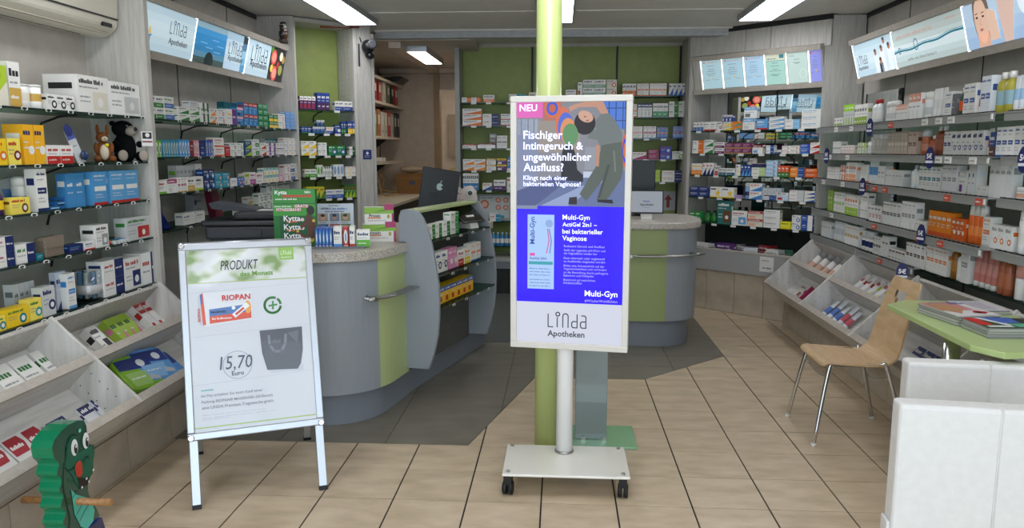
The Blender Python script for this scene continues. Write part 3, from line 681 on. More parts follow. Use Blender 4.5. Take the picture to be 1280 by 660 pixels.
many(L2, 1, [
    (192, 203, 21, 'lime green toothbrush pack with white window', ('oval', '6fae2a', 'w', 'dg'), D(n=3, d=.03, name='toothbrush_pack', cat='pack')),
    (204, 224, 21, 'teal toothbrush pack with white window', ('oval', '1487a0', 'lg', 't'), D(n=6, d=.03, name='toothbrush_pack', cat='pack')),
    (225, 238, 21, 'light blue toothbrush pack with white window', ('oval', '3f95cf', 'w', 'b'), D(n=4, d=.03, name='toothbrush_pack', cat='pack')),
    (238.5, 243, 20, 'dark red dental pack', ('plain', 'dr', 'w', 'w'), D(d=.04)),
    (243.5, 250, 20, 'pink toothbrush pack with red window', ('oval', 'd58f9c', 'w', 'dr'), D(n=3, d=.03, name='toothbrush_pack', cat='pack')),
    (251, 257, 20, 'navy dental pack with two panels', ('bot', 'n', '1f3f8c', 'b'), D(d=.04)),
    (258, 267, 20, 'royal blue toothbrush pack with pale window', ('oval', '2c4fa8', 'lg', 'n'), D(n=3, d=.03, name='toothbrush_pack', cat='pack')),
    (269, 281, 11.5, 'red and white antacid box', ('logo', 'w', 'r', 'og'), D(rows=2)),
    (282, 288, 12, 'plain red antacid box', ('plain', 'r', 'w', 'y'), D()),
    (289, 305, 8, 'white eye drop box with dark goggles picture', ('disc', 'w', 'dk', 'g'), D(n=2, rows=2)),
    (307, 315, 9, 'dark blue and lime lozenge box', ('swoosh', '16496e', 'l', 'w'), D(rows=2)),
    (316, 325, 10, 'white box with leaf green picture', ('img', 'w', 't', 'g'), D(rows=2)),
    (326, 333, 8, 'white box with red and green wedge', ('swoosh', 'w', 'r', 'g'), D(rows=2)),
    (334, 345, 7.5, 'white box with purple edge', ('split', 'w', 'p', 'g'), D(n=2, rows=2)),
    (332, 358, 20, 'slim teal backed white box behind others', ('top', 'lg', 't', 'w'), D(n=8, v=.09)),
    (346, 355, 7.5, 'white box with dark berry print', ('logo', 'w', 'dr', 'p'), D(n=2, rows=2)),
    (356, 373, 7, 'white box with teal word and orange dot', ('disc', 'w', 'or_', 't'), D(n=3, rows=3, v=.02))])
many(L2, 2, [
    (198, 209, 17, 'white box with red script and green foot', ('logo', 'w', 'r', '6fae2a'), D()),
    (210, 222, 17, 'white box with magenta band', ('top', 'w', 'm', 'lg'), D()),
    (223, 234, 18, 'narrow white box with magenta dot', ('tall', 'w', 'm', 'gd'), D(n=3)),
    (235, 244, 17, 'white box with golden yellow foot', ('bot', 'w', 'gd', 'k'), D()),
    (245, 255, 17, 'white box with black word and lime foot', ('logo', 'w', 'k', 'l'), D()),
    (222, 245, 31, 'tall slim white and lime box in back row', ('bot', 'lg', '7cb342', 's'), D(n=5, v=.09)),
    (246, 254, 31, 'wide white and lime box in back row', ('logo', 'f2f2ee', 'k', '7cb342'), D(v=.09)),
    (256, 269, 12, 'navy box with white capsules', ('disc', 'n', 'lb', 'w'), D(n=2, rows=2)),
    (270, 288, 9, 'teal chewing gum box with orange badge', ('disc', '1b94b0', 'or_', 'w'), D(n=2, rows=2)),
    (289, 297, 10, 'white box with grey word', ('plain', 'w', 'n', 's'), D()),
    (298, 306, 10, 'blue box with magenta dot', ('disc', '2f6fb8', 'm', 'w'), D(n=2)),
    (307, 312, 14, 'cream slim box with lime cap', ('top', 'c', 'l', 's'), D(n=1)),
    (313, 320, 15, 'white box with magenta foot', ('bot', 'w', 'b0478f', 'm'), D()),
    (321, 330, 13, 'white box with red bow mark', ('bot', 'w', 'w', 'r'), D()),
    (331, 349, 9, 'white box with teal cap and yellow drop', ('top', 'w', 'te', 'y'), D(n=4, rows=2)),
    (350, 356, 9, 'magenta and white lip box', ('disc', 'e8c0cc', 'm', 'm'), D()),
    (357, 363, 10, 'red round badge box', ('disc', 'w', 'r', 'r'), D(rows=2)),
    (364, 369, 10, 'blue and white box', ('bot', 'w', 'b', 'b'), D(rows=2)),
    (370, 376, 10, 'pale orange drink powder box', ('split', 'c', 'e88a4a', 'o'), D(rows=2))])
many(L2, 3, [
    (230, 245, 15, 'white and purple box next to blue folder', ('split', 'w', 'w', 'p'), D(v=.06)),
    (246, 257, 14, 'white and dark red box beside purple box', ('plain', 'w', 'dr', 'dr'), D(v=.06)),
    (300, 318, 8, 'flat white box with red corner', ('disc', 'w', 'r', 'n'), D(n=2, v=.03)),
    (312, 324, 9, 'white box with gold bead print', ('bot', 'w', 'gd', 'g'), D(n=2, rows=2, v=.09)),
    (325, 334, 11, 'white box with fern print', ('disc', 'w', 'g', 'dg'), D(n=2, rows=2, v=.03)),
    (335, 348, 10, 'white box with dark green tree mark', ('disc', 'f2f2ee', 'dg', 'dg'), D(n=2, rows=3, v=.05)),
    (349, 368, 14, 'white carton with green stem print', ('img', 'w', 'dg', 'c'), D(n=3, rows=2, v=.09))])
# ---------------------------------------------------------------- green niche
many(NI, 0, [
    (375, 395, 16, 'purple red magnesium box with white face', ('top', '5c1f55', 'w', 'r'), D(n=4, d=.04)),
    (397, 413, 21, 'tall blue and purple vitamin box', ('bot', '1c3f8c', '4a1f55', 'w'), D(n=3, d=.06)),
    (419, 441, 11.5, 'white topped blue vitamin box', ('bot', 'w', '1c3f8c', 'k'), D(n=2, d=.06))])
many(NI, 1, [
    (377, 389, 8, 'blue box with green foot', ('logo', '1c3f8c', 'w', 'g'), D(n=3, d=.04)),
    (391, 406, 8, 'royal blue box with white cap', ('top', '1f4796', 'w', 'g'), D(n=3, d=.04)),
    (396, 406, 8, 'small blue box on top row', ('top', '16357a', 'w', 'g'), D(n=2, up=8.2, d=.04)),
    (408, 417, 8, 'orange edged blue box', ('bot', 'w', '1c3f8c', 'o'), D(d=.04)),
    (419, 426, 11, 'dark blue box with silver badge', ('disc', '1a3a80', 'w', 'w'), D(d=.04)),
    (427, 433, 15, 'tall blue box with green bar', ('bot', '1c3f8c', 'g', 'w'), D(n=2, d=.04)),
    (435, 447, 15.5, 'tall blue and yellow box', ('bot', '1f4796', 'y', 'w'), D(n=2, d=.05))])
many(NI, 2, [
    (377, 396, 9, 'white box with yellow swirl', ('swoosh', 'w', 'y', 'gr'), D(n=2, rows=2, d=.05)),
    (398, 409, 8, 'white box with grey lettering', ('logo', 'w', 'gr', 'w'), D(n=2, rows=2, d=.05)),
    (411, 432, 12.5, 'green box with blue circle', ('disc', '15803f', 'b', 'w'), D(n=2, d=.07)),
    (437, 444, 11, 'white box with red leaf and green spine', ('split', 'w', 'dg', 'o'), D(d=.05))])
many(NI, 3, [
    (381, 396, 10, 'white box with green foot', ('bot', 'w', '4a9a2a', 'g'), D(n=2, d=.05)),
    (397, 404, 15, 'green and white tall box', ('oval', 'w', '6fb53a', 'g'), D(n=2, d=.04)),
    (405, 416, 13, 'white plastic dropper bottle', ('b', 'w', 'w', 'lg'), D(n=4, kind='bottle', name='bottle', cat='bottle')),
    (417, 430, 15, 'white box with pale blue bottle print', ('oval', 'w', 'lb', 's'), D(n=3, d=.04)),
    (432, 448, 6, 'yellow and white sachet box', ('disc', 'w', 'y', 'o'), D(n=2, rows=2, d=.05))])
many(NI, 4, [
    (383, 406, 15, 'yellow green fruit tea box', ('swoosh', 'c6c82a', 'g', 'r'), D(n=4, d=.06, name='tea_box')),
    (408, 430, 10.5, 'blue box with white bird mark', ('bot', 'w', '3a5fae', 'b'), D(n=2, d=.05)),
    (431, 449, 15.5, 'dark green herb tea box', ('swoosh', '2f6f2a', 'l', 'r'), D(n=4, d=.06, name='tea_box'))])
# ---------------------------------------------------------------- back wall
many(BK, 'l0', [
    (577, 601, 6, 'small white box with orange end', ('split', 'w', 'o', 'gr'), D(n=2)), (604, 618, 9, 'white box with orange foot', ('bot', 'w', 'e8884a', 'gr'), {}),
    (636, 646, 10, 'white and red box by pole', ('logo', 'w', 'n', 'r'), {}), (646.5, 657, 10, 'teal box with orange foot', ('bot', '2a9fb0', 'o', 'n'), {}), (661, 671, 12, 'beige upright box behind pole', ('logo', 'c', 'n', 'o'), {})])
many(BK, 'l1', [(578, 602, 7, 'white and orange long box', ('swoosh', 'w', 'o', 'n'), D(rows=3)), (603, 624, 7.2, 'white box with navy figure', ('split', 'w', 'n', 'r'), D(rows=2)), (626, 640, 7.2, 'white box with blue word next to frame', ('logo', 'w', 'b', 'r'), D(rows=2))])
many(BK, 'l2', [(578, 595, 5, 'flat white box with thin red top', ('top', 'w', 'r', 'lg'), {}), (597, 619, 6, 'longer flat white box with red top', ('top', 'f2f2ee', 'dr', 'w'), {}), (621, 634, 15.5, 'upright white carton', ('tall', 'w', 'gr', 'w'), D(n=2)), (612, 621, 18, 'brown picture box at rear', ('top', '8d8a86', 's', 'br'), D(v=.12))])
many(BK, 'l3', [(578.5, 607, 7, 'white box with yellow and orange end', ('swoosh', 'w', 'or_', 'gr'), D(n=2, rows=2)), (608, 620, 7.4, 'white box with yellow lid', ('top', 'w', 'gd', 'lg'), D(rows=2)), (621, 633, 7.4, 'purple box with yellow lid', ('top', '5b2a76', 'y', 'w'), D(rows=2)), (634, 639, 17, 'upright blue box beside display', ('logo', '2f7fb8', 'w', 'w'), {})])
many(BK, 'l4', [(578.5, 598, 21, 'white topped blue sun care box', ('bot', 'w', '2f80b8', 'gr'), D(n=4)), (603, 615, 9, 'small white box with blue wave', ('swoosh', 'w', 'b', 'r'), {}), (617, 632, 13, 'white box with purple arch', ('bot', 'w', '55296e', 'n'), {}), (633.5, 640, 16, 'white box with small green mark', ('disc', 'w', 'g', 'r'), {})])
many(BK, 'l5', [(588, 594, 17, 'thin white spray bottle', ('b', 'w', 'pk', 'w'), D(kind='bottle', name='bottle', cat='bottle')), (594.5, 599.5, 13, 'short white bottle near display carton', ('b', 'w', 'pe', 'w'), D(kind='bottle', name='bottle', cat='bottle')),
    (612, 626, 9, 'white and teal box before display carton', ('split', 'w', '2a8fb0', 'r'), D(v=.01))])
many(BK, 'l6', [(598, 641, 17, 'blue and white mouthwash bottle', ('b', '2f7fb8', '9cc4e0', 'w'), D(n=8, kind='bottle', name='bottle', cat='bottle'))])
many(BK, 'm0', [(707, 720, 8, 'white and red flat box right of pole', ('logo', 'w', 'dr', 'pk'), {}), (722, 728, 17, 'narrow white box with red stripe', ('top', 'w', 'w', 'r'), {}), (728.5, 757, 10, 'white and mint box with red dots', ('bot', 'w', '8fb59a', 'k'), D(n=2, rows=2)), (758, 771, 10, 'cream box with orange flower', ('disc', 'c', 'o', 'gr'), D(rows=2))])
many(BK, 'r0', [(778, 795, 15, 'white box with blue and orange foot', ('bot', 'w', 'o', 'n'), D(n=4)), (796, 811, 15, 'white box with orange bar', ('tall', 'w', 'o', 'o'), D(n=3)), (812, 833, 15, 'white box with amber bar', ('tall', 'f2f2ee', 'or_', 'o'), D(n=4)), (836, 858, 15, 'blue and white wave box', ('swoosh', 'w', '1f5fae', 'b'), D(n=4))])
many(BK, 'r1', [(791, 796, 16, 'white carton half hidden by display', ('tall', 'w', 'o', 'o'), {}), (797, 815, 17, 'white box with navy and red top', ('top', 'w', 'n', 'lg'), D(n=4)), (816, 835, 17, 'white box with green figure two', ('bot', 'w', '4a9a6a', 'gr'), D(n=3)), (836, 860, 9.6, 'white box with green corner', ('split', 'w', 'g', 'dg'), D(n=2, rows=2))])
many(BK, 'r2', [(791, 803, 15, 'white box with pink script', ('tall', 'w', 'pk', 'lg'), D(n=2)), (804, 820, 15, 'white box with red dot and blue foot', ('tall', 'w', 'm', 'lb'), D(n=3)), (821, 835, 14, 'blue box with orange middle', ('tall', '5f86c0', 'e88a4a', 'b'), D(n=3)), (841, 859, 15, 'pink and blue striped box', ('tall', '7f9fd0', 'r', 'b'), D(n=4))])
many(BK, 'r3', [(790, 808, 9, 'white box with magenta wedge', ('swoosh', 'w', 'm', 'm'), {}), (810, 823, 6, 'magenta box', ('logo', '8d2a5c', 'pk', 'm'), D(rows=2)), (825, 839, 8, 'purple and blue night pack', ('disc', '3f3f9c', 'lb', 'm'), D(rows=2)), (840, 855, 10, 'white box with green leaf', ('disc', 'w', '6fae2a', 'dg'), {})])
many(BK, 'r4', [(809, 825, 5, 'white and lime tube box', ('split', 'w', 'l', 's'), D(rows=3)), (827, 856, 7, 'white and orange tube box with navy end', ('split', 'w', 'n', 'o'), D(rows=2))])
# ---------------------------------------------------------------- mirror rack
many(MR, 0, [
    (866, 879, 11, 'white box with deep blue foot', ('bot', 'w', '1f5f9c', 'gr'), D(n=3)), (880, 895, 11, 'white box with red base line', ('logo', 'w', 'gr', 'r'), D(n=2)), (896, 902, 11, 'white box with dark berry figure', ('disc', 'w', 'dr', 'k'), {}),
    (903, 914, 5.4, 'cream box with yellow stripe', ('swoosh', 'c', 'y', 'gr'), D(rows=2)), (915, 926, 5.4, 'orange box with teal stripe', ('swoosh', 'or_', 'te', 'dr'), D(rows=2)), (902, 915, 8, 'blue box on top of cream boxes', ('top', '1c3f8c', 'w', 'w'), D(n=3, up=11)),
    (928, 943, 14, 'large white box with sky blue top', ('top', 'w', '6fb0dc', 'lg'), {}), (929, 945, 14, 'large white box stacked over its twin', ('top', 'f2f2ee', '6fb0dc', 'gr'), D(up=14.4)), (945, 959, 13, 'white and blue striped box with red base', ('logo', 'lb', 'w', 'r'), {}),
    (961, 980, 5.2, 'long white box with blue fade', ('swoosh', 'w', 'lb', 'k'), D(rows=3)), (981, 999, 6, 'white box with blue corner', ('split', 'w', '7fb8dc', 'gr'), D(rows=2)), (1001, 1025, 8, 'big white box with blue left edge', ('logo', 'w', '4a9acc', 'w'), D(rows=3))])
many(MR, 1, [
    (865, 879, 8, 'white box with orange and purple end', ('split', 'w', 'o', 'p'), D(rows=2)), (880, 891, 8.5, 'white box with green wedge', ('swoosh', 'w', 'g', 'gr'), D(rows=2)),
    (893, 905, 7, 'white and plum box', ('bot', 'w', '6b1f55', 'p'), D(rows=2)), (906, 939, 6.5, 'plum box with gold corner', ('logo', '74265c', 'pk', 'gd'), D(n=3, rows=2)), (940, 953, 11, 'white box with blue drop and plum top', ('top', 'w', 'dr', 'lb'), {}),
    (957, 967, 5.2, 'blue and white pill box', ('split', 'w', '1f4f9c', 'n'), D(rows=2)), (968, 976, 5, 'flat navy lettered box', ('bot', 'w', 'n', 'n'), {}), (977, 999, 5, 'white box with orange tablet', ('disc', 'w', 'o', 'dr'), D(n=2, rows=2)),
    (1000, 1011, 6, 'bright blue box', ('logo', '2350b4', 'w', 'lb'), D(rows=2)), (1012, 1024, 7, 'white box with red rays', ('swoosh', 'w', 'r', 'm'), D(rows=2))])
many(MR, 2, [
    (864, 877, 14, 'white and yellow juice box', ('bot', 'w', 'or_', 'y'), D(n=3)), (878, 892, 15, 'white box with navy and red wave', ('swoosh', 'w', 'n', 'r'), D(n=3)), (893, 897, 12, 'slim white and red wave box', ('bot', 'w', 'r', 'n'), {}),
    (898, 907, 9, 'white box with dark teal foot', ('bot', 'w', '14596e', 'k'), D(n=2)), (908, 918, 9, 'wide white and dark teal box', ('bot', 'f2f2ee', '14596e', 'k'), {}), (919, 925, 14, 'white and yellow thistle box', ('disc', 'w', 'y', 'n'), {}),
    (926, 938, 14, 'deep blue box with light streak', ('swoosh', '123a86', 'lb', 'w'), D(n=3)), (939, 956, 5.4, 'white box with pale green end', ('split', 'w', 'b8d08a', 'g'), D(rows=2)), (939, 956, 4, 'navy slim box behind green end boxes', ('plain', '121f4c', 'b', 'w'), D(n=5, up=11.2)),
    (957, 971, 5, 'pale blue boxed tube', ('disc', 'b9d4ea', 'n', 'n'), D(rows=4)), (972, 986, 14, 'red orange box with green foot', ('bot', 'd9531e', 'g', 'w'), D(n=3)), (987, 1005, 6, 'orange box with blue end', ('split', 'ee8a1e', 'b', 'w'), D(rows=2)), (1006, 1021, 5.5, 'orange box with white stripe', ('logo', 'e8741e', 'w', 'r'), D(rows=2))])
many(MR, 3, [
    (862, 886, 6, 'navy box with pink corner', ('logo', '2a3f80', 'w', 'n'), D(n=2, rows=2)), (887, 917, 13, 'white carton with large yellow star', ('star', 'w', 'y', 'k'), D(n=2)), (918, 927, 4, 'violet sachet pack', ('plain', 'a88fb8', 'p', 'p'), {}),
    (929, 935, 20, 'clear blue spray bottle', ('b', '7f9cc4', 'lg', 'n'), D(kind='spray', name='bottle', cat='bottle')), (936, 952, 10, 'white box with blue wave below blisters', ('swoosh', 'w', '3a7fc4', 'r'), D(rows=2)), (953, 968, 5, 'flat blue and white tube box', ('split', 'lg', 'b', 'w'), {}),
    (953, 976, 9, 'clear blister pack on tube box', ('oval', 'b5bcc2', 'lg', 's'), D(n=4, up=6)), (970, 985, 10, 'pale blue box with red line', ('top', 'c3d4e4', 'w', 'r'), {}), (986, 1004, 4.6, 'white box with red edge', ('split', 'w', 'lg', 'r'), D(rows=3)), (1005, 1018, 4.6, 'blue box with yellow tip', ('swoosh', 'w', 'b', 'y'), D(rows=3))])
many(MR, 4, [
    (862, 876, 13, 'green box with pale moon', ('disc', '2f8f3a', 'te', 'w'), D(n=2)), (878, 894, 16, 'dark green bottle', ('b', '1c5a2a', '14361c', '2f7d33'), D(n=2, kind='bottle', name='bottle', cat='bottle')), (896, 913, 29, 'tall teal book shaped carton', ('img', '2a6f6a', 'w', 'br'), D(d=.04)),
    (914, 933, 18, 'white carton with red badge and blue brush', ('img', 'w', 'r', 'lb'), {}), (934, 953, 9.5, 'white carton with red swirl', ('top', 'c', 'r', 'pe'), D(rows=2)), (954, 974, 7.4, 'white box with violet end', ('logo', 'w', 'gr', 'w'), D(rows=3)),
    (975, 988, 9, 'bright yellow box', ('logo', 'e4dc1c', 'dg', 'y'), {}), (989, 1000, 9, 'white box with blue square', ('disc', 'w', 'b', 'n'), D(rows=2)), (1001, 1015, 9.5, 'white box with blue checks', ('split', 'b', 'w', 'w'), D(rows=2))])
# ---------------------------------------------------------------- right wall cosmetics
K = lambda n, kind, name, cat=None: D(n=n, kind=kind, name=name, cat=cat or name.replace('_', ' '))
many(RW, 0, [
    (1042, 1052, 11, 'small white and green cream box', ('bot', 'w', '8fae4a', 'gr'), D(n=2, name='cream_box')), (1053, 1066, 25, 'tall lime topped cream box', ('top', 'lg', 'a4e01c', 'l'), D(n=3, name='cream_box', d=.04)), (1067, 1083, 24, 'white cream box with olive foot', ('bot', 'w', '93b04a', 'gr'), D(n=3, name='cream_box', d=.04)),
    (1087, 1096, 28, 'clear bottle with red cap', ('b', 'd9dcdc', 'r', 'w'), K(1, 'bottle', 'lotion_bottle', 'bottle')), (1104, 1117, 25, 'white rounded lotion bottle', ('b', 'w', 'w', 'lg'), K(2, 'spray', 'lotion_bottle', 'bottle')), (1119, 1133, 20, 'white box with peach top', ('top', 'w', 'e8a58c', 'w'), D(n=4, name='cream_box', d=.04)),
    (1134, 1149, 31, 'tall white box with peach top', ('top', 'f2f2ee', 'e09a80', 'w'), D(n=3, name='cream_box', d=.05)), (1150, 1158, 32, 'white cleanser bottle', ('b', 'e4e6e4', 'w', 'lg'), K(1, 'spray', 'lotion_bottle', 'bottle')), (1159, 1176, 35, 'white tube standing on its cap', ('b', 'ecece8', 'w', 'e2e2de'), K(2, 'tube', 'cream_tube', 'tube')),
    (1179, 1187, 30, 'white dermatology box with navy block', ('tall', 'w', '3f5f9c', 'n'), D(name='cream_box')), (1188, 1193, 27, 'dark grey slim box', ('plain', '6d7072', 's', 'w'), D(name='cream_box')), (1194, 1200, 33, 'dark green shampoo bottle', ('b', '2f4f3a', 'w', 'og'), K(1, 'bottle', 'lotion_bottle', 'bottle')),
    (1202, 1217, 37, 'white dermatology box with blue block', ('tall', 'w', '35589a', 'lb'), D(n=2, name='cream_box')), (1218, 1222, 30, 'red and white slim tube', ('b', 'w', 'w', 'r'), K(1, 'tube', 'cream_tube', 'tube')), (1223, 1236, 44, 'large white dermatology box', ('tall', 'e4e8ec', '35589a', 'lb'), D(name='cream_box')),
    (1238, 1258, 47, 'yellow oil bottle with white cap', ('b', 'a8a038', 'w', '8fb0b8'), K(2, 'bottle', 'oil_bottle', 'bottle')), (1259, 1273, 42, 'white and sky blue tube', ('b', 'e2e8ee', 'w', '9fc4e4'), K(2, 'tube', 'cream_tube', 'tube')), (1275, 1296, 58, 'blue pump bottle at the end', ('b', '9cb8d4', '7fb8e4', 'w'), K(1, 'pump', 'pump_bottle', 'bottle'))])
many(RW, 1, [
    (1040, 1050, 15, 'white slim serum box', ('tall', 'w', 's', 'lg'), D(n=3, name='cream_box')), (1051, 1067, 11, 'white box with orange speckles', ('disc', 'w', 'pe', 'o'), D(n=3, name='cream_box')), (1071, 1080, 14, 'white box with lime spine', ('split', 'w', 'l', 'gr'), D(name='cream_box')), (1081, 1086, 20, 'thin white bottle', ('b', 'w', 'w', 'lg'), K(1, 'bottle', 'lotion_bottle', 'bottle')),
    (1087, 1108, 25, 'clear grey toner bottle', ('b', 'b4b0a4', 'lg', 'a8a298'), K(4, 'spray', 'lotion_bottle', 'bottle')), (1109, 1133, 27, 'beige sheer body milk box', ('tall', 'b9aa98', 'c', 'br'), D(n=4, name='cream_box')), (1134, 1144, 27, 'pale pink beige box', ('tall', 'c9b4a4', 'br', 'pe'), D(n=2, name='cream_box')),
    (1147, 1153, 30, 'orange toner bottle with clear cap', ('b', 'b8643a', 'lg', 'c88a6a'), K(1, 'spray', 'lotion_bottle', 'bottle')), (1157, 1163, 23, 'coral bottle with white cap', ('b', 'b4583c', 'w', 'c06a50'), K(1, 'bottle', 'lotion_bottle', 'bottle')), (1164, 1176, 34, 'tall brown hair oil bottle', ('b', '8a4a30', 'lg', '9c5a3c'), K(2, 'bottle', 'oil_bottle', 'bottle')),
    (1178, 1187, 28, 'white ointment box with navy line', ('tall', 'w', 'n', 'lg'), D(name='cream_box')), (1188, 1227, 29, 'white ointment box with navy square', ('disc', 'w', '35589a', 'n'), D(n=6, name='cream_box')), (1228, 1234, 32, 'white tube with red ring', ('b', 'w', 'w', 'r'), K(1, 'tube', 'cream_tube', 'tube')), (1235, 1242, 28, 'navy portrait box', ('bot', '2f4f8c', 'br', 'w'), D(name='cream_box')),
    (1243, 1265, 34, 'white pharmacy skin box with blue label', ('tall', 'f2f2ee', '2f4f96', 'b'), D(n=3, name='cream_box')), (1266, 1290, 36, 'tall white and blue bottle carton', ('tall', 'w', 'b', 'lb'), D(n=2, name='cream_box'))])
many(RW, 2, [
    (1033, 1048, 15, 'white face cream box', ('plain', 'w', 's', 'lg'), D(n=3, name='cream_box')), (1050, 1056, 18, 'pale box with orange edge', ('split', 'w', 'o', 'gr'), D(name='cream_box')), (1057, 1069, 22, 'white and orange sun lotion box', ('bot', 'w', 'e8a070', 'o'), D(n=2, name='cream_box')), (1070, 1080, 21, 'white lotion tube', ('b', 'w', 'o', 'w'), K(2, 'tube', 'cream_tube', 'tube')), (1081, 1092, 30, 'tall white tube with teal band', ('b', 'e4e8ea', 'w', 'lb'), K(2, 'tube', 'cream_tube', 'tube')),
    (1096, 1105, 22, 'plain white tall box', ('plain', 'w', 'gr', 'w'), D(name='cream_box')), (1106, 1127, 19, 'white square cream box', ('plain', 'e4e4e0', 's', 'w'), D(n=2, name='cream_box')), (1135, 1146, 27, 'white bottle with grey blue cap', ('b', 'dfe3e4', '9fb0b4', 'w'), K(2, 'bottle', 'lotion_bottle', 'bottle')), (1147, 1174, 27, 'white box with tiny teal label', ('tall', 'w', 't', 'w'), D(n=5, name='cream_box')),
    (1176, 1194, 31, 'large white serum box', ('tall', 'e6e6e4', 's', 'lg'), D(n=2, name='cream_box')), (1197, 1206, 27, 'white box with lilac cap line', ('top', 'w', 'lg', 'p'), D(name='cream_box')), (1208, 1219, 34, 'pale grey box with teal edge', ('split', 'w', 'dfe3e6', 't'), D(name='cream_box')), (1220, 1233, 12, 'low white cream box', ('plain', 'ecebe6', 's', 'w'), D(name='cream_box')), (1234, 1262, 44, 'tall plain white double box', ('plain', 'e4e4e2', 's', 'lg'), D(n=2, name='cream_box')),
    (1264, 1274, 15, 'small white cream jar', ('b', 'w', 'w', 'pe'), K(1, 'jar', 'cream_jar', 'jar')), (1275, 1288, 30, 'white tube with terracotta foot', ('b', 'w', 'c0664a', 'w'), K(1, 'tube', 'cream_tube', 'tube'))])
many(RW, 3, [
    (1034, 1040, 24, 'olive slim box', ('plain', '8fae3a', 'w', 'l'), D(name='cream_box')), (1041, 1054, 24, 'white box with green leaf stem', ('tall', 'w', '7cb342', 'l'), D(n=2, name='cream_box')), (1055, 1071, 24, 'white and lime skin box', ('bot', 'w', '9cc43a', 'o'), D(n=3, name='cream_box')), (1074, 1083, 15, 'white box in low stack', ('plain', 'w', 'gr', 'lg'), D(rows=2, name='cream_box')), (1084, 1100, 18, 'white box with red rose', ('disc', 'w', 'r', 'gr'), D(n=2, name='cream_box')),
    (1102, 1124, 26, 'white ampoule box with tiny letters', ('tall', 'e6e5e0', 'gr', 'w'), D(n=4, name='cream_box')), (1125, 1142, 31, 'taller white ampoule box', ('tall', 'efeeea', 's', 'w'), D(n=3, name='cream_box')), (1143, 1157, 13, 'low white soap box', ('plain', 'e9e8e2', 'o', 'w'), D(n=2, name='cream_box')), (1159, 1187, 28, 'orange sun cream box with white word', ('logo', 'e8861c', 'w', 'og'), D(n=4, name='sun_cream_box')), (1188, 1204, 25, 'deep orange sun cream box', ('disc', 'd9631c', 'w', 'w'), D(n=2, name='sun_cream_box')),
    (1205, 1224, 44, 'orange sun spray with white cap', ('b', 'e0661c', 'w', 'ee8a3e'), K(2, 'spray', 'sun_spray', 'bottle')), (1226, 1236, 34, 'white sun gel box', ('tall', 'w', 'o', 'lg'), D(name='cream_box')), (1237, 1262, 28, 'white sun lotion box with drop', ('disc', 'ecece8', 'o', 's'), D(n=3, name='cream_box')), (1265, 1287, 52, 'tall white spray bottle with blue spot', ('b', 'f0f0ee', 'w', 'w'), K(2, 'spray', 'lotion_bottle', 'bottle'))])
many(RW, 4, [
    (1026, 1037, 18, 'frosted white tube box', ('plain', 'dcdedc', 's', 'w'), D(n=2, name='cream_box')), (1038, 1054, 22, 'white tube with silver band', ('b', 'e4e6e6', 'w', 'c9cdd0'), K(4, 'tube', 'cream_tube', 'tube')), (1055, 1072, 23, 'white box with copper letters', ('tall', 'efeeea', 'gd', 'w'), D(n=4, name='cream_box')), (1074, 1087, 22, 'white jar with navy label', ('b', 'w', 'lg', 'n'), K(1, 'jar', 'cream_jar', 'jar')),
    (1090, 1100, 20, 'white box beside navy jar', ('tall', 'w', 'k', 'w'), D(n=2, name='cream_box')), (1101, 1109, 24, 'white box with open flap', ('plain', 'e6e5e0', 'k', 'w'), D(name='cream_box')), (1110, 1130, 13, 'low white box with brown word', ('bot', 'w', 'w', 'br'), D(n=3, name='cream_box')), (1131, 1154, 26, 'white box with short brown bar', ('tall', 'ecebe6', '5a3f30', 'w'), D(n=4, name='cream_box')),
    (1156, 1182, 30, 'white box with pale orange bar', ('tall', 'f0efea', 'e8884a', 'w'), D(n=4, name='cream_box')), (1184, 1190, 38, 'amber bottle with white cap', ('b', '8a5a1c', 'w', 'a8742a'), K(1, 'bottle', 'oil_bottle', 'bottle')), (1191, 1198, 34, 'slim white milk bottle', ('b', 'f0efec', 'w', 'w'), K(1, 'bottle', 'lotion_bottle', 'bottle')), (1199, 1208, 42, 'white carton beside pink bottles', ('tall', 'e9e9e6', 's', 'w'), D(name='cream_box')),
    (1210, 1238, 44, 'rose pink tube with white cap', ('b', 'c47a72', 'w', 'd09088'), K(3, 'tube', 'cream_tube', 'tube')), (1241, 1256, 50, 'amber pump bottle', ('b', 'a0583a', 'w', 'b46a48'), K(1, 'pump', 'pump_bottle', 'bottle')), (1262, 1284, 40, 'white jar with rose lid', ('b', 'e6e4e2', 'd8988a', 'w'), K(1, 'jar', 'cream_jar', 'jar'))])
# ================================================================ backlit signs above the racks
def light_sign(S, u0, u1, vb, zb, vt, zt, label, pxs, prints, name='light_sign'):
    H_ = math.hypot(vb - vt, zt - zb); th = math.atan2(vb - vt, zt - zb)
    M = S.M @ Matrix.Translation((u0, vb, zb)) @ Matrix.Rotation(th, 4, 'X'); W_ = u1 - u0
    o = thing(name, label, 'light sign', M=M)
    e = .042
    MB().box(0, .012, 0, W_, .10, H_).build('housing', WOOD, o)
    MB().box(0, -.02, 0, W_, .012, e).build('bottom_rail', EDGE, o); MB().box(0, -.02, H_ - e, W_, .012, H_).build('top_rail', EDGE, o)
    us = [S.u(p, (vb + vt) / 2, (zb + zt) / 2) - u0 for p in pxs]; us[0] = max(us[0], 0); us[-1] = min(us[-1], W_)
    for a, b, fn in zip(us[:-1], us[1:], prints):
        m = MB(); g = .006; fn(m, a + g, e + .006, b - g, H_ - e - .006)
        p = m.build('backlit_panel', BACK, o)
        MB().box(a - .003, -.003, e, a + .003, .011, H_ - e).build('light_gap', TUBE, o)
        yield p, a, b, e, H_
def fx(x0, x1, t): return x0 + (x1 - x0) * t
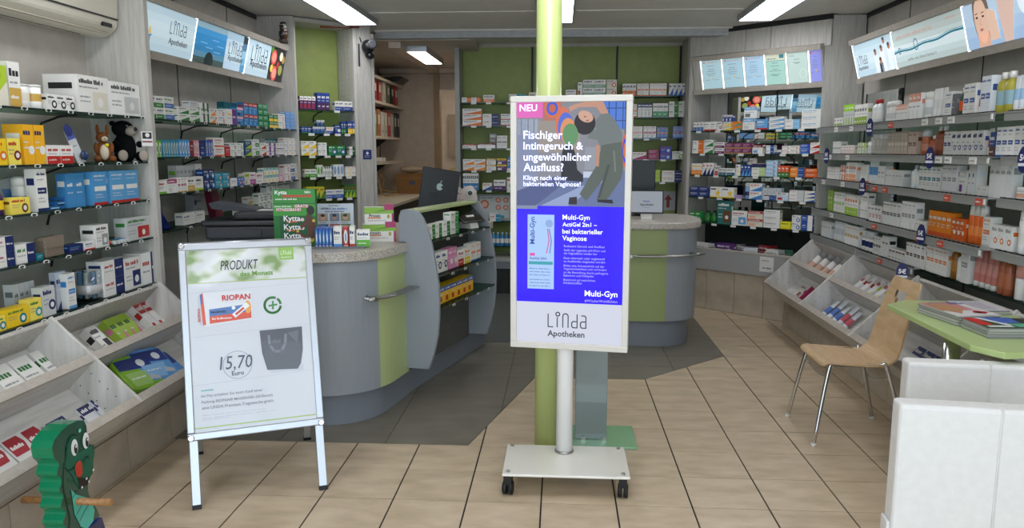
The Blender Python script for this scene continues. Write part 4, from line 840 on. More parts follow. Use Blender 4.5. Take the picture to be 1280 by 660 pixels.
def grad(m, x0, z0, x1, z1, cols, y=0, vert=True):
    n = len(cols)
    for i, c in enumerate(cols):
        if vert: m.rect(x0, fx(z0, z1, i / n), x1, fx(z0, z1, (i + 1) / n), c, y)
        else: m.rect(fx(x0, x1, i / n), z0, fx(x0, x1, (i + 1) / n), z1, c, y)
LBG = ['a9bfca', 'b2c6d0', 'bccdd6', 'c0d2da', 'b8ccd6', 'aec4d0']
def pr_boats(m, a, b, c, d):
    grad(m, a, b, c, d, LBG); X = lambda t: fx(a, c, t); Z = lambda t: fx(b, d, t)
    m.rect(a, Z(.02), X(.17), Z(.34), '8f8a88', -.001); m.flat([(X(.0), Z(.3)), (X(.2), Z(.36)), (X(.14), Z(.24)), (X(.02), Z(.2))], '4f7fb4', -.002)
    for t in (.06, .12): m.flat([(X(t), Z(.36)), (X(t + .06), Z(.36)), (X(t + .025), Z(.56))], 'c9b06a', -.002)
    logo(m, X(.50), Z(.48), (c - a) * .32, '26384a', -.002)
def pr_sea(m, a, b, c, d):
    X = lambda t: fx(a, c, t); Z = lambda t: fx(b, d, t)
    grad(m, a, b, X(.56), d, ['3a4f4c', '4f7f98', '2f78a8', '2f7fb4', '2f80b8', '3a8ac0', '86a4b4']); m.disc(X(.28), Z(.06), (c - a) * .08, '1a2a2c', y=-.001)
    for t, z in ((.1, .5), (.3, .62), (.2, .4), (.4, .5), (.35, .33)): m.rect(X(t), Z(z), X(t + .12), Z(z + .02), '6fb0d4', -.001)
    grad(m, X(.56), b, X(.9), d, ['a9c0d0', 'b4c8d4', 'bccfd8', 'b0c4d2', '9ab4c6'], -.001); grad(m, X(.9), b, c, d, ['4f86ac', '6fa0c0', '86b0cc', '4a6f8c', '1f2f3a'])
    logo(m, X(.62), Z(.42), (c - a) * .28, '22303e', -.002)
def pr_fruit(m, a, b, c, d):
    X = lambda t: fx(a, c, t); Z = lambda t: fx(b, d, t); grad(m, a, b, X(.58), d, LBG); m.rect(X(.58), b, c, d, '1c1f1c', -.001)
    for t, z, r_, cc in ((.68, .7, .10, 'c8504a'), (.74, .22, .10, 'c8504a'), (.82, .5, .05, '9c2f2a'), (.9, .35, .07, '8a8f4a'), (.66, .35, .05, 'd8c44a'), (.88, .78, .06, 'd8d4c0'), (.62, .9, .05, '4a7f2a'), (.95, .7, .05, 'a8863a')):
        m.disc(X(t), Z(z), (c - a) * r_ * .8, cc, y=-.002)
        if cc == 'c8504a': m.disc(X(t), Z(z), (c - a) * r_ * .55, 'e08a78', y=-.003)
    logo(m, X(.10), Z(.42), (c - a) * .40, '26384a', -.002)
def pr_team(m, a, b, c, d):
    X = lambda t: fx(a, c, t); Z = lambda t: fx(b, d, t); grad(m, a, b, c, d, LBG[::-1]); logo(m, X(.08), Z(.36), (c - a) * .26, '26384a', -.002)
    for t, top, cc in ((.58, .72, 'd6dde4'), (.68, .45, '3a3f48'), (.74, .78, 'e2e6ea'), (.82, .98, 'c9d4dc'), (.92, .80, 'dfe4ea')):
        h = top - .02; m.flat([(X(t - .05), b), (X(t + .05), b), (X(t + .045), Z(h - .16)), (X(t - .045), Z(h - .16))], cc, -.002); m.disc(X(t), Z(h - .1), (c - a) * .03, '9c7058', rz=(d - b) * .09, y=-.003); m.disc(X(t), Z(h - .04), (c - a) * .028, '4a3020', rz=(d - b) * .05, y=-.004)
def pr_water(m, a, b, c, d):
    X = lambda t: fx(a, c, t); Z = lambda t: fx(b, d, t); grad(m, a, b, c, d, ['aebcbc', 'b8c8ca', 'c8d8dc', 'ccdade', 'b4c2c2', 'a8b4b2', 'a4b0ae'])
    w_ = [(X(i / 24), Z(.40 + .16 * (i / 24) ** 1.5 + .02 * math.sin(i * .7))) for i in range(25)]; m.stroke(w_, .012, '2f6f80', -.002); m.stroke([(x, z + .012) for x, z in w_], .004, '4f8f9c', -.003)
    for t, z, r_ in ((.36, .50, .028), (.10, .44, .016)):
        m.stroke([(X(t) + r_ * math.cos(R(k * 30)), Z(z) + 1.3 * r_ * math.sin(R(k * 30))) for k in range(13)], .007, '2a6a7c', -.004)
    m.words(X(.08), X(.66), Z(.76), .022, 'b09a92', -.003); m.words(X(.2), X(.66), Z(.12), .018, '8f9a98', -.003); m.words(X(.8), X(.95), Z(.86), .014, 'b09a92', -.003)
def pr_face(m, a, b, c, d):
    X = lambda t: fx(a, c, t); Z = lambda t: fx(b, d, t); grad(m, a, b, c, d, ['9ab4d4', 'a4bcd8', 'aec4da', 'b0c6dc'])
    m.disc(X(.15), Z(.66), .085, '6f6258', rz=.17, y=-.001); m.disc(X(.145), Z(.58), .068, 'd8b4a0', rz=.13, y=-.002); m.flat([(X(.10), b), (X(.2), b), (X(.19), Z(.3)), (X(.1), Z(.3))], 'd0a892', -.002)
    for t in (.115, .165): m.disc(X(t), Z(.66), .012, '3a3430', rz=.006, y=-.003); m.stroke([(X(t) - .014, Z(.74)), (X(t) + .014, Z(.75))], .005, '5a4638', -.003)
    m.stroke([(X(.14), Z(.62)), (X(.135), Z(.5)), (X(.145), Z(.49))], .005, 'b8907c', -.003); m.disc(X(.14), Z(.38), .018, 'b06a62', rz=.008, y=-.003)
    m.flat([(X(.2), Z(.1)), (X(.27), Z(.1)), (X(.26), Z(.7)), (X(.2), Z(.8)), (X(.19), Z(.5))], 'dab8a4', -.003); m.disc(X(.5), Z(.75), .09, 'dce8f0', y=-.001); m.flat([(X(.3), b), (X(.36), b), (X(.42), d), (X(.28), d)], 'd2b4a8', -.0015)
for p, a, b, e, H_ in light_sign(L2, 4.2, 6.595, .13, 2.09, .05, 2.44, 'row of backlit signs with sea and fruit above far left rack', (176, 243, 308, 358), (pr_boats, pr_sea, pr_fruit)):
    w = b - a; k = {0: (.5, .36), 1: (.62, .30), 2: (.10, .42)}[0 if a < .3 else 1 if a < 1.3 else 2]
    lettering('Apotheken', a + k[0] * w, e + (H_ - 2 * e) * .26, k[1] * w, INK, p, y=-.003, bold=.01)
for p, a, b, e, H_ in light_sign(RW, -6.50, -3.2, .22, 2.09, .13, 2.43, 'row of backlit signs with portraits above the right wall rack', (1053, 1117, 1206, 1400), (pr_team, pr_water, pr_face)):
    if a < .3: lettering('Apotheken', a + .08 * (b - a), e + (H_ - 2 * e) * .22, .26 * (b - a), INK, p, y=-.003, bold=.01)
def cert(bg, kind):
    def f(m, a, b, c, d):
        X = lambda t: fx(a, c, t); Z = lambda t: fx(b, d, t); m.rect(a + .012, b, c - .004, d, bg); y = -.0015
        if kind == 0:
            m.disc(X(.16), Z(.93), .007, 'a8302a', y=y); m.words(X(.25), X(.9), Z(.92), .006, 'b86a64', y)
            for z, w in ((.8, .4), (.68, .3), (.61, .44), (.53, .5), (.46, .36)): m.words(X(.5 - w / 2), X(.5 + w / 2), Z(z), .007, '6a7a84', y)
            m.disc(X(.55), Z(.36), .008, 'c8a85a', y=y); m.words(X(.15), X(.4), Z(.3), .005, '6a7a84', y); m.words(X(.6), X(.88), Z(.3), .005, '6a7a84', y)
        elif kind == 1:
            m.rect(a + .012, Z(.8), c - .004, d, 'b8bca8', y); m.rect(X(.72), Z(.86), X(.94), Z(.98), '3a6f78', y * 1.5); m.words(X(.12), X(.6), Z(.84), .010, '3a6f78', y * 1.5); m.rect(X(.06), Z(.775), X(.97), Z(.785), '3a6f78', y)
            for z, w in ((.7, .3), (.6, .5), (.5, .3), (.44, .6), (.32, .5), (.28, .3)): m.words(X(.5 - w / 2), X(.5 + w / 2), Z(z), .007, '5a7a74', y)
        else:
            m.words(X(.15), X(.4), Z(.88), .008, '6a7a7a', y)
            for z, w in ((.76, .26), (.66, .36), (.63, .2)): m.words(X(.5 - w / 2), X(.5 + w / 2), Z(z), .007, '6a7a7a', y)
            m.stroke([(X(.75) + .03 * math.cos(R(t)), Z(.3) + .04 * math.sin(R(t))) for t in range(0, 361, 30)], .008, 'b4c4bc', y)
    return f
list(light_sign(MR, .0, 1.30, .06, 2.10, -.03, 2.45, 'backlit row of six framed certificates above mirror rack', (877, 903, 930, 956, 983, 1011, 1033), (cert('9fbcc4', 0), cert('9cbac6', 0), cert('9ab8cc', 0), cert('94b8ae', 1), cert('a8bab4', 2), cert('7f84c4', 0)), name='certificate_sign'))
# ================================================================ pole, portrait display, info stand
o = thing('support_pole', 'lime green round steel pole from floor to ceiling', 'pole', (-.061, 3.835, 0))
MB().lathe([(.0625, 0), (.0625, 2.70)], 32).build('shaft', POLEG, o); MB().lathe([(.069, 0), (.069, .012), (.064, .016)], 32).build('collar', POLEG, o)
dz = -R(8.5); DW, DH = .547, 1.158
DM = Matrix.Translation((-.2275, 3.495, .635)) @ Matrix.Rotation(dz, 4, 'Z')
o = thing('display_stand', 'white framed portrait advertising screen on a wheeled plate', 'display', M=DM @ Matrix.Translation((0, 0, -.635)))
z0 = .635
def q(px, py): return ((px - 638) / 150 * DW, z0 + (437.5 - py) / 315.5 * DH)
f = MB(); e = .028
f.box(0, -.012, z0, DW, .05, z0 + e).box(0, -.012, z0 + DH - e, DW, .05, z0 + DH).box(0, -.012, z0 + e, e, .05, z0 + DH - e).box(DW - e, -.012, z0 + e, DW, .05, z0 + DH - e)
f.build('frame', mat('white_frame', 'd9d5cc', .3), o, bevel=.003)
MB().box(.01, .012, z0 + .01, DW - .01, .06, z0 + DH - .01).build('housing', WHITE, o)
s = MB(); x0, x1 = e, DW - e; zA = q(0, 378)[1]; zB = q(0, 256)[1]; zT = z0 + DH - e
s.rect(x0, z0 + e, x1, zA, 'c9cddc', .006); s.rect(x0, zA, x1, zB, '2c00f6', .006)
def pol(pts, c, y): s.flat([q(*p) for p in pts], c, y)
# photograph on the screen: hall, graffiti, dancer bending sideways
s.rect(x0, zB, x1, zT, '7f8088', .006)
def g(px, py): return (640 + px / 4.717, 120 + py / 4.714)
def gp(pts, c, y=.005): pol([g(*p) for p in pts], c, y)
gp([(15, 140), (150, 140), (150, 660), (15, 660)], '7b84a0'); gp([(180, 30), (290, 30), (290, 150), (180, 150)], 'a86a5c'); gp([(150, 150), (400, 150), (400, 330), (150, 330)], '8f8780', .0052)
for i, cc in enumerate(('c86a4a', '4a66c8', 'd08a5a', '5a8a5a')): gp([(300 + i * 14 + 46 * math.cos(R(t)), 170 + (100 - i * 12) * math.sin(R(t)) + i * 20) for t in range(0, 360, 24)], cc, .0049 - i * .0003)
for i, cc in enumerate(('c8683c', '3a55c4', 'b85a44')): gp([(235 + (48 - i * 14) * math.cos(R(t)), 80 + (56 - i * 16) * math.sin(R(t))) for t in range(0, 360, 24)], cc, .0048 - i * .0003)
for i, cc in enumerate(('c45a3a', '3440c8', 'c06a3c')): gp([(660 + (22 - i * 5) * math.cos(R(t)), 320 + (95 - i * 25) * math.sin(R(t))) for t in range(0, 360, 24)], cc, .0048 - i * .0003)
gp([(530, 28), (655, 28), (655, 200), (530, 200)], '4a74c8', .005); gp([(655, 28), (690, 28), (690, 230), (655, 230)], '3a322c', .0049)
for x in (560, 600, 640): gp([(x, 28), (x + 5, 28), (x + 5, 200), (x, 200)], '2c3f74', .0047)
for y in (80, 150): gp([(530, y), (655, y), (655, y + 5), (530, y + 5)], '2c3f74', .0046)
gp([(25, 140), (150, 140), (150, 230), (25, 230)], 'a4b0bc', .005)
for x in (50, 90, 125): gp([(x, 140), (x + 5, 140), (x + 5, 230), (x, 230)], '6a6c78', .0048)
gp([(15, 560), (250, 470), (690, 430), (690, 640), (15, 640)], '5f6c94', .0051); gp([(15, 560), (250, 470), (330, 490), (140, 640), (15, 640)], '4a5480', .0049); gp([(170, 640), (420, 520), (560, 480), (330, 640)], '8a98bc', .0048); gp([(420, 440), (520, 440), (520, 475), (420, 475)], 'b4c0d4', .0047)
gp([(300, 300), (350, 280), (370, 330), (385, 430), (420, 460), (420, 500), (290, 490), (290, 370)], '1f1d22', .0046); gp([(428, 300), (490, 300), (490, 430), (428, 430)], '8a8f98', .0046)
gp([(340, 590), (385, 585), (385, 630), (335, 630)], '24181c', .0045)
gp([(520, 110), (560, 110), (600, 150), (640, 220), (640, 300), (520, 320), (500, 260), (440, 250), (450, 220), (490, 200), (480, 160)], '6a7270', .0044)
gp([(525, 290), (640, 270), (650, 420), (640, 480), (560, 600), (500, 600), (540, 480), (440, 610), (400, 570), (450, 480), (500, 400)], '545c54', .0043)
gp([(560, 400), (575, 400), (520, 590), (505, 590)], '414840', .0041); gp([(590, 320), (600, 320), (610, 440), (600, 440)], '6c746a', .0041)
gp([(330, 75), (360, 60), (470, 35), (520, 28), (560, 110), (520, 115), (490, 75), (390, 75), (340, 100)], 'b88a74', .0042); gp([(490, 290), (515, 290), (510, 410), (492, 410)], 'b08470', .0042); gp([(505, 600), (590, 600), (598, 622), (505, 615)], '1f1c22', .0042)
gp([(425 + 62 * math.cos(R(t)), 165 + 66 * math.sin(R(t))) for t in range(0, 360, 20)], '1f1816', .0043); gp([(430 + 42 * math.cos(R(t)) + 12 * math.sin(R(t)), 128 + 34 * math.sin(R(t))) for t in range(0, 360, 20)], 'c49a86', .0041)
gp([(420, 125), (432, 128), (432, 133), (420, 130)], '3a2a26', .0039); gp([(432, 150), (448, 146), (448, 152), (434, 156)], '8a4a48', .0039)
gp([(15, 28), (180, 28), (180, 133), (15, 133)], 'd862b4', .0040)
# product pack on the blue field
bx = lambda a, b, c, d, cc, y: s.rect(*q(a, b), *q(c, d), cc, y)
bx(659.5, 361, 693.5, 267, 'a4c4f0', .0045); bx(661, 330, 692, 326, '3a9aa8', .004); bx(662.5, 319, 669, 315.5, 'd84a9c', .004)
for i, y in enumerate((336, 340, 344, 350, 354, 358)): s.words(*[q(662, y)[0], q(691, y)[0], q(0, y)[1], .006, '6a80c0'], .004)
s.disc(*q(687, 278), .018, '8aa4d8', y=.004); s.stroke([q(685, 285), q(687, 300), q(684, 315)], .005, 'c85a9c', .0038); s.stroke([q(687, 285), q(690, 300), q(688, 315)], .004, '5a64b8', .0036)
scr = s.build('screen', SCREENM, o)
SW = mat('screen_white', 'd4d8ff', .4, emit=SCREEN * .95); SD = mat('screen_dark', '2f3440', .4); SB = mat('screen_navy', '2f3f9c', .4, emit=.2); SP = mat('screen_pale_violet', '9a96f0', .4, emit=SCREEN * .7)
def st(t, xa, xb, y, m=SW, b=.0, name='lettering'): a = q(xa, y); c = q(xb, y); lettering(t, a[0], a[1], c[0] - a[0], m, scr, y=.003, bold=b, name=name)
st('NEU', 649, 671, 140, b=.014)
for t, xa, xb, y in (('Fischiger', 654, 703, 173.5), ('Intimgeruch &', 654, 728.5, 186.5), ('ungewöhnlicher', 654, 739, 200), ('Ausfluss?', 654, 704.5, 213)): st(t, xa, xb, y, b=.014)
st('Klingt nach einer', 654, 709.5, 224, b=.01); st('bakteriellen Vaginose!', 654, 726, 231.5, b=.01)
for t, xb, y in (('Multi-Gyn', 738, 272.5), ('ActiGel 2in1 –', 747, 281), ('bei bakterieller', 754.5, 290), ('Vaginose', 734.5, 298.5)): st(t, 704, xb, y, b=.01)
for t, xb, y in (('Reduziert Geruch und Ausfluss', 757, 307), ('Stellt den vaginalen pH-Wert und', 758, 312), ('die Vaginalflora wieder her', 748, 316), ('Kann alternativ oder ergänzend', 757, 322), ('zu Antibiotika eingesetzt werden', 758, 326), ('Bildet eine Schutzschicht auf der', 757, 331.5), ('Vaginalschleimhaut und verhindert', 760, 335.5), ('so die Besiedlung durch pathogene', 762, 340), ('Bakterien und Hefepilze', 744, 344), ('Basierend auf natürlichen', 746, 349.5), ('Inhaltsstoffen', 729, 353.5)):
    st(t, 706, xb, y, SP)
st('Multi-Gyn', 733, 774, 368, b=.01); st('#WiederWohlfühlen', 733, 774, 375.5, SP)
st('Apotheken', 686, 733.5, 421.5, SD, .02); st('ActiGel 2IN1', 662, 684, 323.5, SB, .02)
a_ = q(668.5, 304); lettering('Multi-Gyn', a_[0], a_[1], .125, SB, scr, y=.003, bold=.02, rot=-math.pi / 2)
lm = MB(); a_ = q(686, 410); logo(lm, a_[0], a_[1], .181, '343a48', .003); lm.build('wordmark', PRINT, scr)
# post, plate and castors
Mi = (DM @ Matrix.Translation((0, 0, -.635))).inverted(); P_ = lambda x, y, z=0: tuple(Mi @ Vector((x, y, z)))
px_, py_, _ = P_(.03, 3.53)
MB().lathe([(.040, .108), (.040, 1.25)], 24, cx=px_, cy=py_).build('post', mat('white_post', 'eeeeec', .25), o)
MB().lathe([(.046, .105), (.046, .115), (.042, .118)], 24, cx=px_, cy=py_).build('post_collar', STEEL, o)
cs = [P_(*c) for c in ((-.252, 3.602), (.325, 3.602), (.325, 3.245), (-.252, 3.245))]
MB().prism([(c[0], c[1], .094) for c in cs], (0, 0, .012)).build('base_plate', mat('white_lacquer', 'e6e2d8', .15, coat=.5), o, bevel=.004)
MB().box(px_ - .06, .055, .80, px_ + .06, py_ - .03, 1.2).build('mount', WHITE, o)
for i, (x, y) in enumerate(((-.225, 3.575), (.295, 3.575), (.295, 3.272), (-.225, 3.272))):
    cx, cy, _ = P_(x, y); m = MB()
    for dx in (-.017, .010): m.tube([(cx + dx - .006, cy, .032), (cx + dx + .012, cy, .032)], .031, 14)
    c_ = m.build('castor', RUBBER, o); MB().box(cx - .018, cy - .02, .05, cx + .018, cy + .022, .094).build('castor_fork', BLACK, c_); MB().lathe([(.008, .106), (.008, .114)], 8, cx=cx, cy=cy).build('bolt', STEEL, c_)
o = thing('info_stand', 'grey glass leaflet stand on a pale green glass base', 'stand', (.205, 3.95, 0))
MB().box(-.115, -.02, .012, .055, 0, 1.30).build('panel', mat('grey_glass', '7d8a88', .12, coat=.6), o, bevel=.004)
MB().box(-.17, -.12, 0, .21, .20, .012).build('base', mat('green_glass', '86b890', .06, coat=1), o, bevel=.003)
for x in (-.07, .04): MB().box(x - .012, -.03, .012, x + .012, .01, .03).build('clamp', STEEL, o)
# ================================================================ pavement board
A1, A2 = Vector((-1.593, 3.023, 0)), Vector((-1.059, 3.271, 0)); ang = math.atan2(.248, .534); LEAN = math.atan(.33 / 1.13); AW = .589
AM = Matrix.Translation(A1) @ Matrix.Rotation(ang, 4, 'Z')
o = thing('pavement_board', 'aluminium folding poster board advertising the product of the month', 'sign board', M=AM)
def panel(Mx, front):
    S0, S1 = .295, 1.177; rl = .032
    m = MB().box(0, -.012, S0, AW, .012, S0 + rl).box(0, -.012, S1 - rl, AW, .012, S1).box(0, -.012, S0 + rl, rl, .012, S1 - rl).box(AW - rl, -.012, S0 + rl, AW, .012, S1 - rl)
    f = m.build('snap_frame' if front else 'rear_frame', ALU, o, bevel=.004); f.matrix_local = Mx
    for x in (0.006, AW - .042):
        l = MB().box(x, -.008, 0.018, x + .036, .012, S0).build('leg', ALU, o, bevel=.002); l.matrix_local = Mx; MB().box(x - .001, -.009, 0, x + .037, .013, .02).build('foot_cap', RUBBER, l)
    if front:
        for x in (.014, AW - .014):
            for z in (S0 + .012, S1 - .012): c = MB().lathe([(.015, -.004), (.015, .0), (.011, .003)], 12).xf(Matrix.Translation((x, -.014, z)) @ Matrix.Rotation(R(90), 4, 'X')).build('corner_cap', CHROME, f)
    b = MB().box(.02, -.004, S0 + .02, AW - .02, .004, S1 - .02).build('backing', WHITE, o); b.matrix_local = Mx
    return b
MF = Matrix.Rotation(-LEAN, 4, 'X'); ap = panel(MF, True)
MRr = Matrix.Translation((0, .66, 0)) @ Matrix.Rotation(LEAN, 4, 'X'); panel(MRr, False)
hm = MB().tube([(.0, .33, 1.125), (AW, .33, 1.125)], .012, 10).build('hinge', ALU, o)
px0, px1, pz0, pz1 = .034, AW - .034, .329, 1.143; PX = lambda t: fx(px0, px1, t); PZ = lambda t: fx(pz1, pz0, t)
m = MB(); m.rect(px0, pz0, px1, pz1, 'd0d4db', -.0052)
BOK = noise_mat('blurred_garden_photo', '7f9a62', 'd2d6d6', scale=(7, 1, 9), ns=1.6, detail=1, rough=.3, lo=.34, hi=.54, c3='b9c4ac', coat=.25)
m.rect(px0, PZ(.187), px1, PZ(.183), '9ab84a', -.006); m.rect(px0, PZ(.982), px1, PZ(.976), 'a4c05a', -.006)
m.rect(PX(.77), PZ(.075), PX(.9), PZ(0), '8fbc5a', -.0066); logo(m, PX(.79), PZ(.045), (px1 - px0) * .09, 'dcecc8', -.0072, .05)
y = -.0062; R_ = lambda a, b, c, d, cc, yy=y: m.rect(PX(a), PZ(d), PX(c), PZ(b), cc, yy)
m.flat([(PX(.07), PZ(.26)), (PX(.115), PZ(.24)), (PX(.115), PZ(.43)), (PX(.075), PZ(.41))], 'c4c8d0', y); m.flat([(PX(.115), PZ(.24)), (PX(.51), PZ(.245)), (PX(.51), PZ(.405)), (PX(.115), PZ(.43))], 'dcdfe4', y)
m.flat([(PX(.09), PZ(.25)), (PX(.115), PZ(.24)), (PX(.13), PZ(.42)), (PX(.105), PZ(.42))], 'd85a3c', y * 1.05); m.flat([(PX(.09), PZ(.25)), (PX(.105), PZ(.245)), (PX(.11), PZ(.3)), (PX(.095), PZ(.31))], '4a6fb0', y * 1.1)
m.flat([(PX(.125), PZ(.245)), (PX(.505), PZ(.247)), (PX(.49), PZ(.30)), (PX(.26), PZ(.305))], 'd9dce2', y * 1.05)
m.flat([(PX(.16), PZ(.335)), (PX(.505), PZ(.318)), (PX(.505), PZ(.36)), (PX(.16), PZ(.375))], '4f78b4', y * 1.08); m.flat([(PX(.16), PZ(.375)), (PX(.505), PZ(.36)), (PX(.505), PZ(.398)), (PX(.16), PZ(.415))], 'd8573f', y * 1.08)
m.stroke([(PX(.37), PZ(.375)), (PX(.47), PZ(.325))], .022, 'e8eaee', y * 1.14); m.stroke([(PX(.38), PZ(.371)), (PX(.44), PZ(.341))], .010, 'cf4f3a', y * 1.18); m.disc(PX(.36), PZ(.335), .008, 'e8eef6', y=y * 1.14); m.disc(PX(.48), PZ(.335), .014, 'e8a24a', rz=.03, y=y * 1.12)
for t in range(70, 400, 12):
    if t % 360 < 340: m.stroke([(PX(.69) + .036 * math.cos(R(t)), PZ(.335) + .036 * math.sin(R(t))), (PX(.69) + .036 * math.cos(R(t + 13)), PZ(.335) + .036 * math.sin(R(t + 13)))], .011, '3f8f4a', y)
m.stroke([(PX(.69) - .016, PZ(.335) - .002), (PX(.69) + .018, PZ(.335) + .002)], .008, '3f8f4a', y * 1.06); m.stroke([(PX(.69), PZ(.335) - .017), (PX(.69) + .002, PZ(.335) + .017)], .008, '3f8f4a', y * 1.1)
m.stroke([(PX(.365) + .062 * math.cos(R(t)), PZ(.655) + .062 * math.sin(R(t))) for t in range(0, 361, 12)], .0022, '8a90a0', y)
m.flat([(PX(.565), PZ(.475)), (PX(.93), PZ(.47)), (PX(.925), PZ(.60)), (PX(.90), PZ(.68)), (PX(.87), PZ(.71)), (PX(.61), PZ(.70)), (PX(.575), PZ(.6))], '545860', y); m.flat([(PX(.61), PZ(.69)), (PX(.87), PZ(.71)), (PX(.92), PZ(.68)), (PX(.92), PZ(.72)), (PX(.64), PZ(.72))], 'c4c8d2', y * .96)
m.stroke([(PX(.64), PZ(.51)), (PX(.645), PZ(.56)), (PX(.68), PZ(.60)), (PX(.74), PZ(.60)), (PX(.775), PZ(.56)), (PX(.785), PZ(.51))], .012, '7c828c', y * 1.08); logo(m, PX(.67), PZ(.55), .034, '868c96', y * 1.1, .05); m.flat([(PX(.8), PZ(.5)), (PX(.9), PZ(.49)), (PX(.88), PZ(.56))], '686d76', y * 1.06)
R_(.06, .775, .16, .782, '6fb0b4')
for z, w in ((.915, .62), (.93, .72), (.938, .3)): m.words(PX(.06), PX(w), PZ(z), .003, 'b4b8c2', y)
for z in (.225, .47, .735): m.flat([(PX(0), PZ(z + .012)), (PX(1), PZ(z - .012)), (PX(1), PZ(z - .010)), (PX(0), PZ(z + .015))], 'bfc4cd', -.0055)
po = m.build('poster', PAPER, ap); po.matrix_local = Matrix.Identity(4)
bk = MB().rect(px0, PZ(.183), px1, pz1, None, -.0058).build('poster_photo', BOK, ap)
L_ = lambda t, a, z, b, mt, bold=0, shear=0, h=None, rot=0: lettering(t, PX(a), PZ(z), (px1 - px0) * (b - a), mt, ap, y=-.0085, bold=bold, shear=shear, h=h, rot=rot)
L_('PRODUKT', .27, .118, .59, INK, .005, .25, .046); L_('des Monats', .43, .158, .71, INKG, .02); L_('RIOPAN', .27, .29, .505, INKR, .03); L_('MAGENGEL', .175, .357, .30, INK, .03); L_('Bei Sodbrennen', .18, .394, .34, INKW, .02); L_('RIOPAN', .088, .40, .20, INKR, .02, rot=-math.pi / 2)
INKB = mat('blue_grey_ink', '565d72', .5)
L_('15,70', .22, .675, .49, INKB, 0, .15, .062); L_('Euro', .315, .712, .415, INKB, .01)
L_('Im Mai erhalten Sie beim Kauf einer', .06, .815, .56, INKS); L_('Packung RIOPAN® MAGENGEL (20 Beutel)', .06, .848, .64, INKS, .008); L_('eine LINDA Premium Tragetasche gratis.', .06, .88, .65, INKS, .008); lettering('Apotheken', PX(.79), PZ(.065), (px1 - px0) * .09, INKW, ap, y=-.0085)
# ================================================================ sales counters
def smooth(pts, n=5):
    out = []
    P = [pts[0]] + pts + [pts[-1]]
    for i in range(1, len(P) - 2):
        p0, p1, p2, p3 = [Vector(p) for p in P[i - 1:i + 3]]
        for k in range(n):
            t = k / n; out.append(tuple(.5 * ((2 * p1) + (p2 - p0) * t + (2 * p0 - 5 * p1 + 4 * p2 - p3) * t * t + (3 * p1 - p0 - 3 * p2 + p3) * t ** 3)))
    return out + [pts[-1]]
def offset(path, d):
    out = []
    for i in range(len(path)):
        a = Vector(path[max(i - 1, 0)]); b = Vector(path[min(i + 1, len(path) - 1)]); t = (b - a).normalized(); out.append((path[i][0] + t.y * d, path[i][1] - t.x * d))
    return out
def shell(name, path, z0, z1, m, parent, th=.02):
    inn = offset(path, -th); mb = MB(); n = len(path)
    for i in range(n - 1):
        a, b, c, d = path[i], path[i + 1], inn[i + 1], inn[i]
        mb.poly([(*a, z0), (*b, z0), (*b, z1), (*a, z1)], sm=True); mb.poly([(*d, z0), (*a, z0), (*a, z1), (*d, z1)][::-1] if i else [(*d, z0), (*a, z0), (*a, z1), (*d, z1)])
        mb.poly([(*c, z0), (*d, z0), (*d, z1), (*c, z1)], sm=True); mb.poly([(*a, z1), (*b, z1), (*c, z1), (*d, z1)]); mb.poly([(*d, z0), (*c, z0), (*b, z0), (*a, z0)])
    return mb.build(name, m, parent)
def rail3(name, path, z, parent, posts):
    o = MB()
    for d in (.035, .062, .089): o.tube([(*p, z) for p in offset(path, d)], .0065, 8)
    r = o.build(name, STEEL, parent); q_ = offset(path, .0)
    for i in posts:
        a, b = Vector(offset(path, 0)[i]), Vector(offset(path, .095)[i]); MB().tube([(*a, z), (*b, z)], .012, 10).build('rail_post', STEEL, r)
kick = smooth([(-1.84, 4.078), (-1.55, 4.076), (-1.32, 4.078), (-1.17, 4.137), (-1.06, 4.27), (-1.00, 4.50), (-.931, 4.83), (-.80, 5.29), (-.60, 5.99)])
body = offset(kick, .055); top = offset(kick, .075)
inner = [(-1.17, 6.15), (-1.50, 5.05), (-1.56, 4.98), (-2.2, 4.98), (-2.2, 4.26), (-1.84, 4.24)]
o = thing('sales_counter', 'grey curved sales counter with green stripe and granite top, left', 'counter')
MB().prism([(*p, 0) for p in kick + inner], (0, 0, .19)).build('kick_base', GREYK, o)
ys = [p[1] for p in body]; i1 = next(i for i, p in enumerate(body) if p[1] > 4.185 and p[0] > -1.1); i2 = next(i for i, p in enumerate(body) if p[1] > 4.53)
shell('grey_side', body[:i1 + 1], .19, .945, GREYL, o); shell('green_side', body[i1:i2 + 1], .19, .945, GREENL, o); shell('grey_side', body[i2:], .19, .945, GREYL, o)
MB().prism([(*p, .945) for p in offset(kick, .02) + inner], (0, 0, -.755)).build('carcass', GREYL, o)
MB().prism([(*p, .945) for p in top + inner], (0, 0, .055)).build('worktop', GRANITE, o, bevel=.006)
ia = next(i for i, p in enumerate(body) if p[1] > 4.10 and p[0] > -1.3)
rail3('towel_rail', body[ia:i2 + 2], .735, o, (1, len(body[ia:i2 + 2]) - 2))
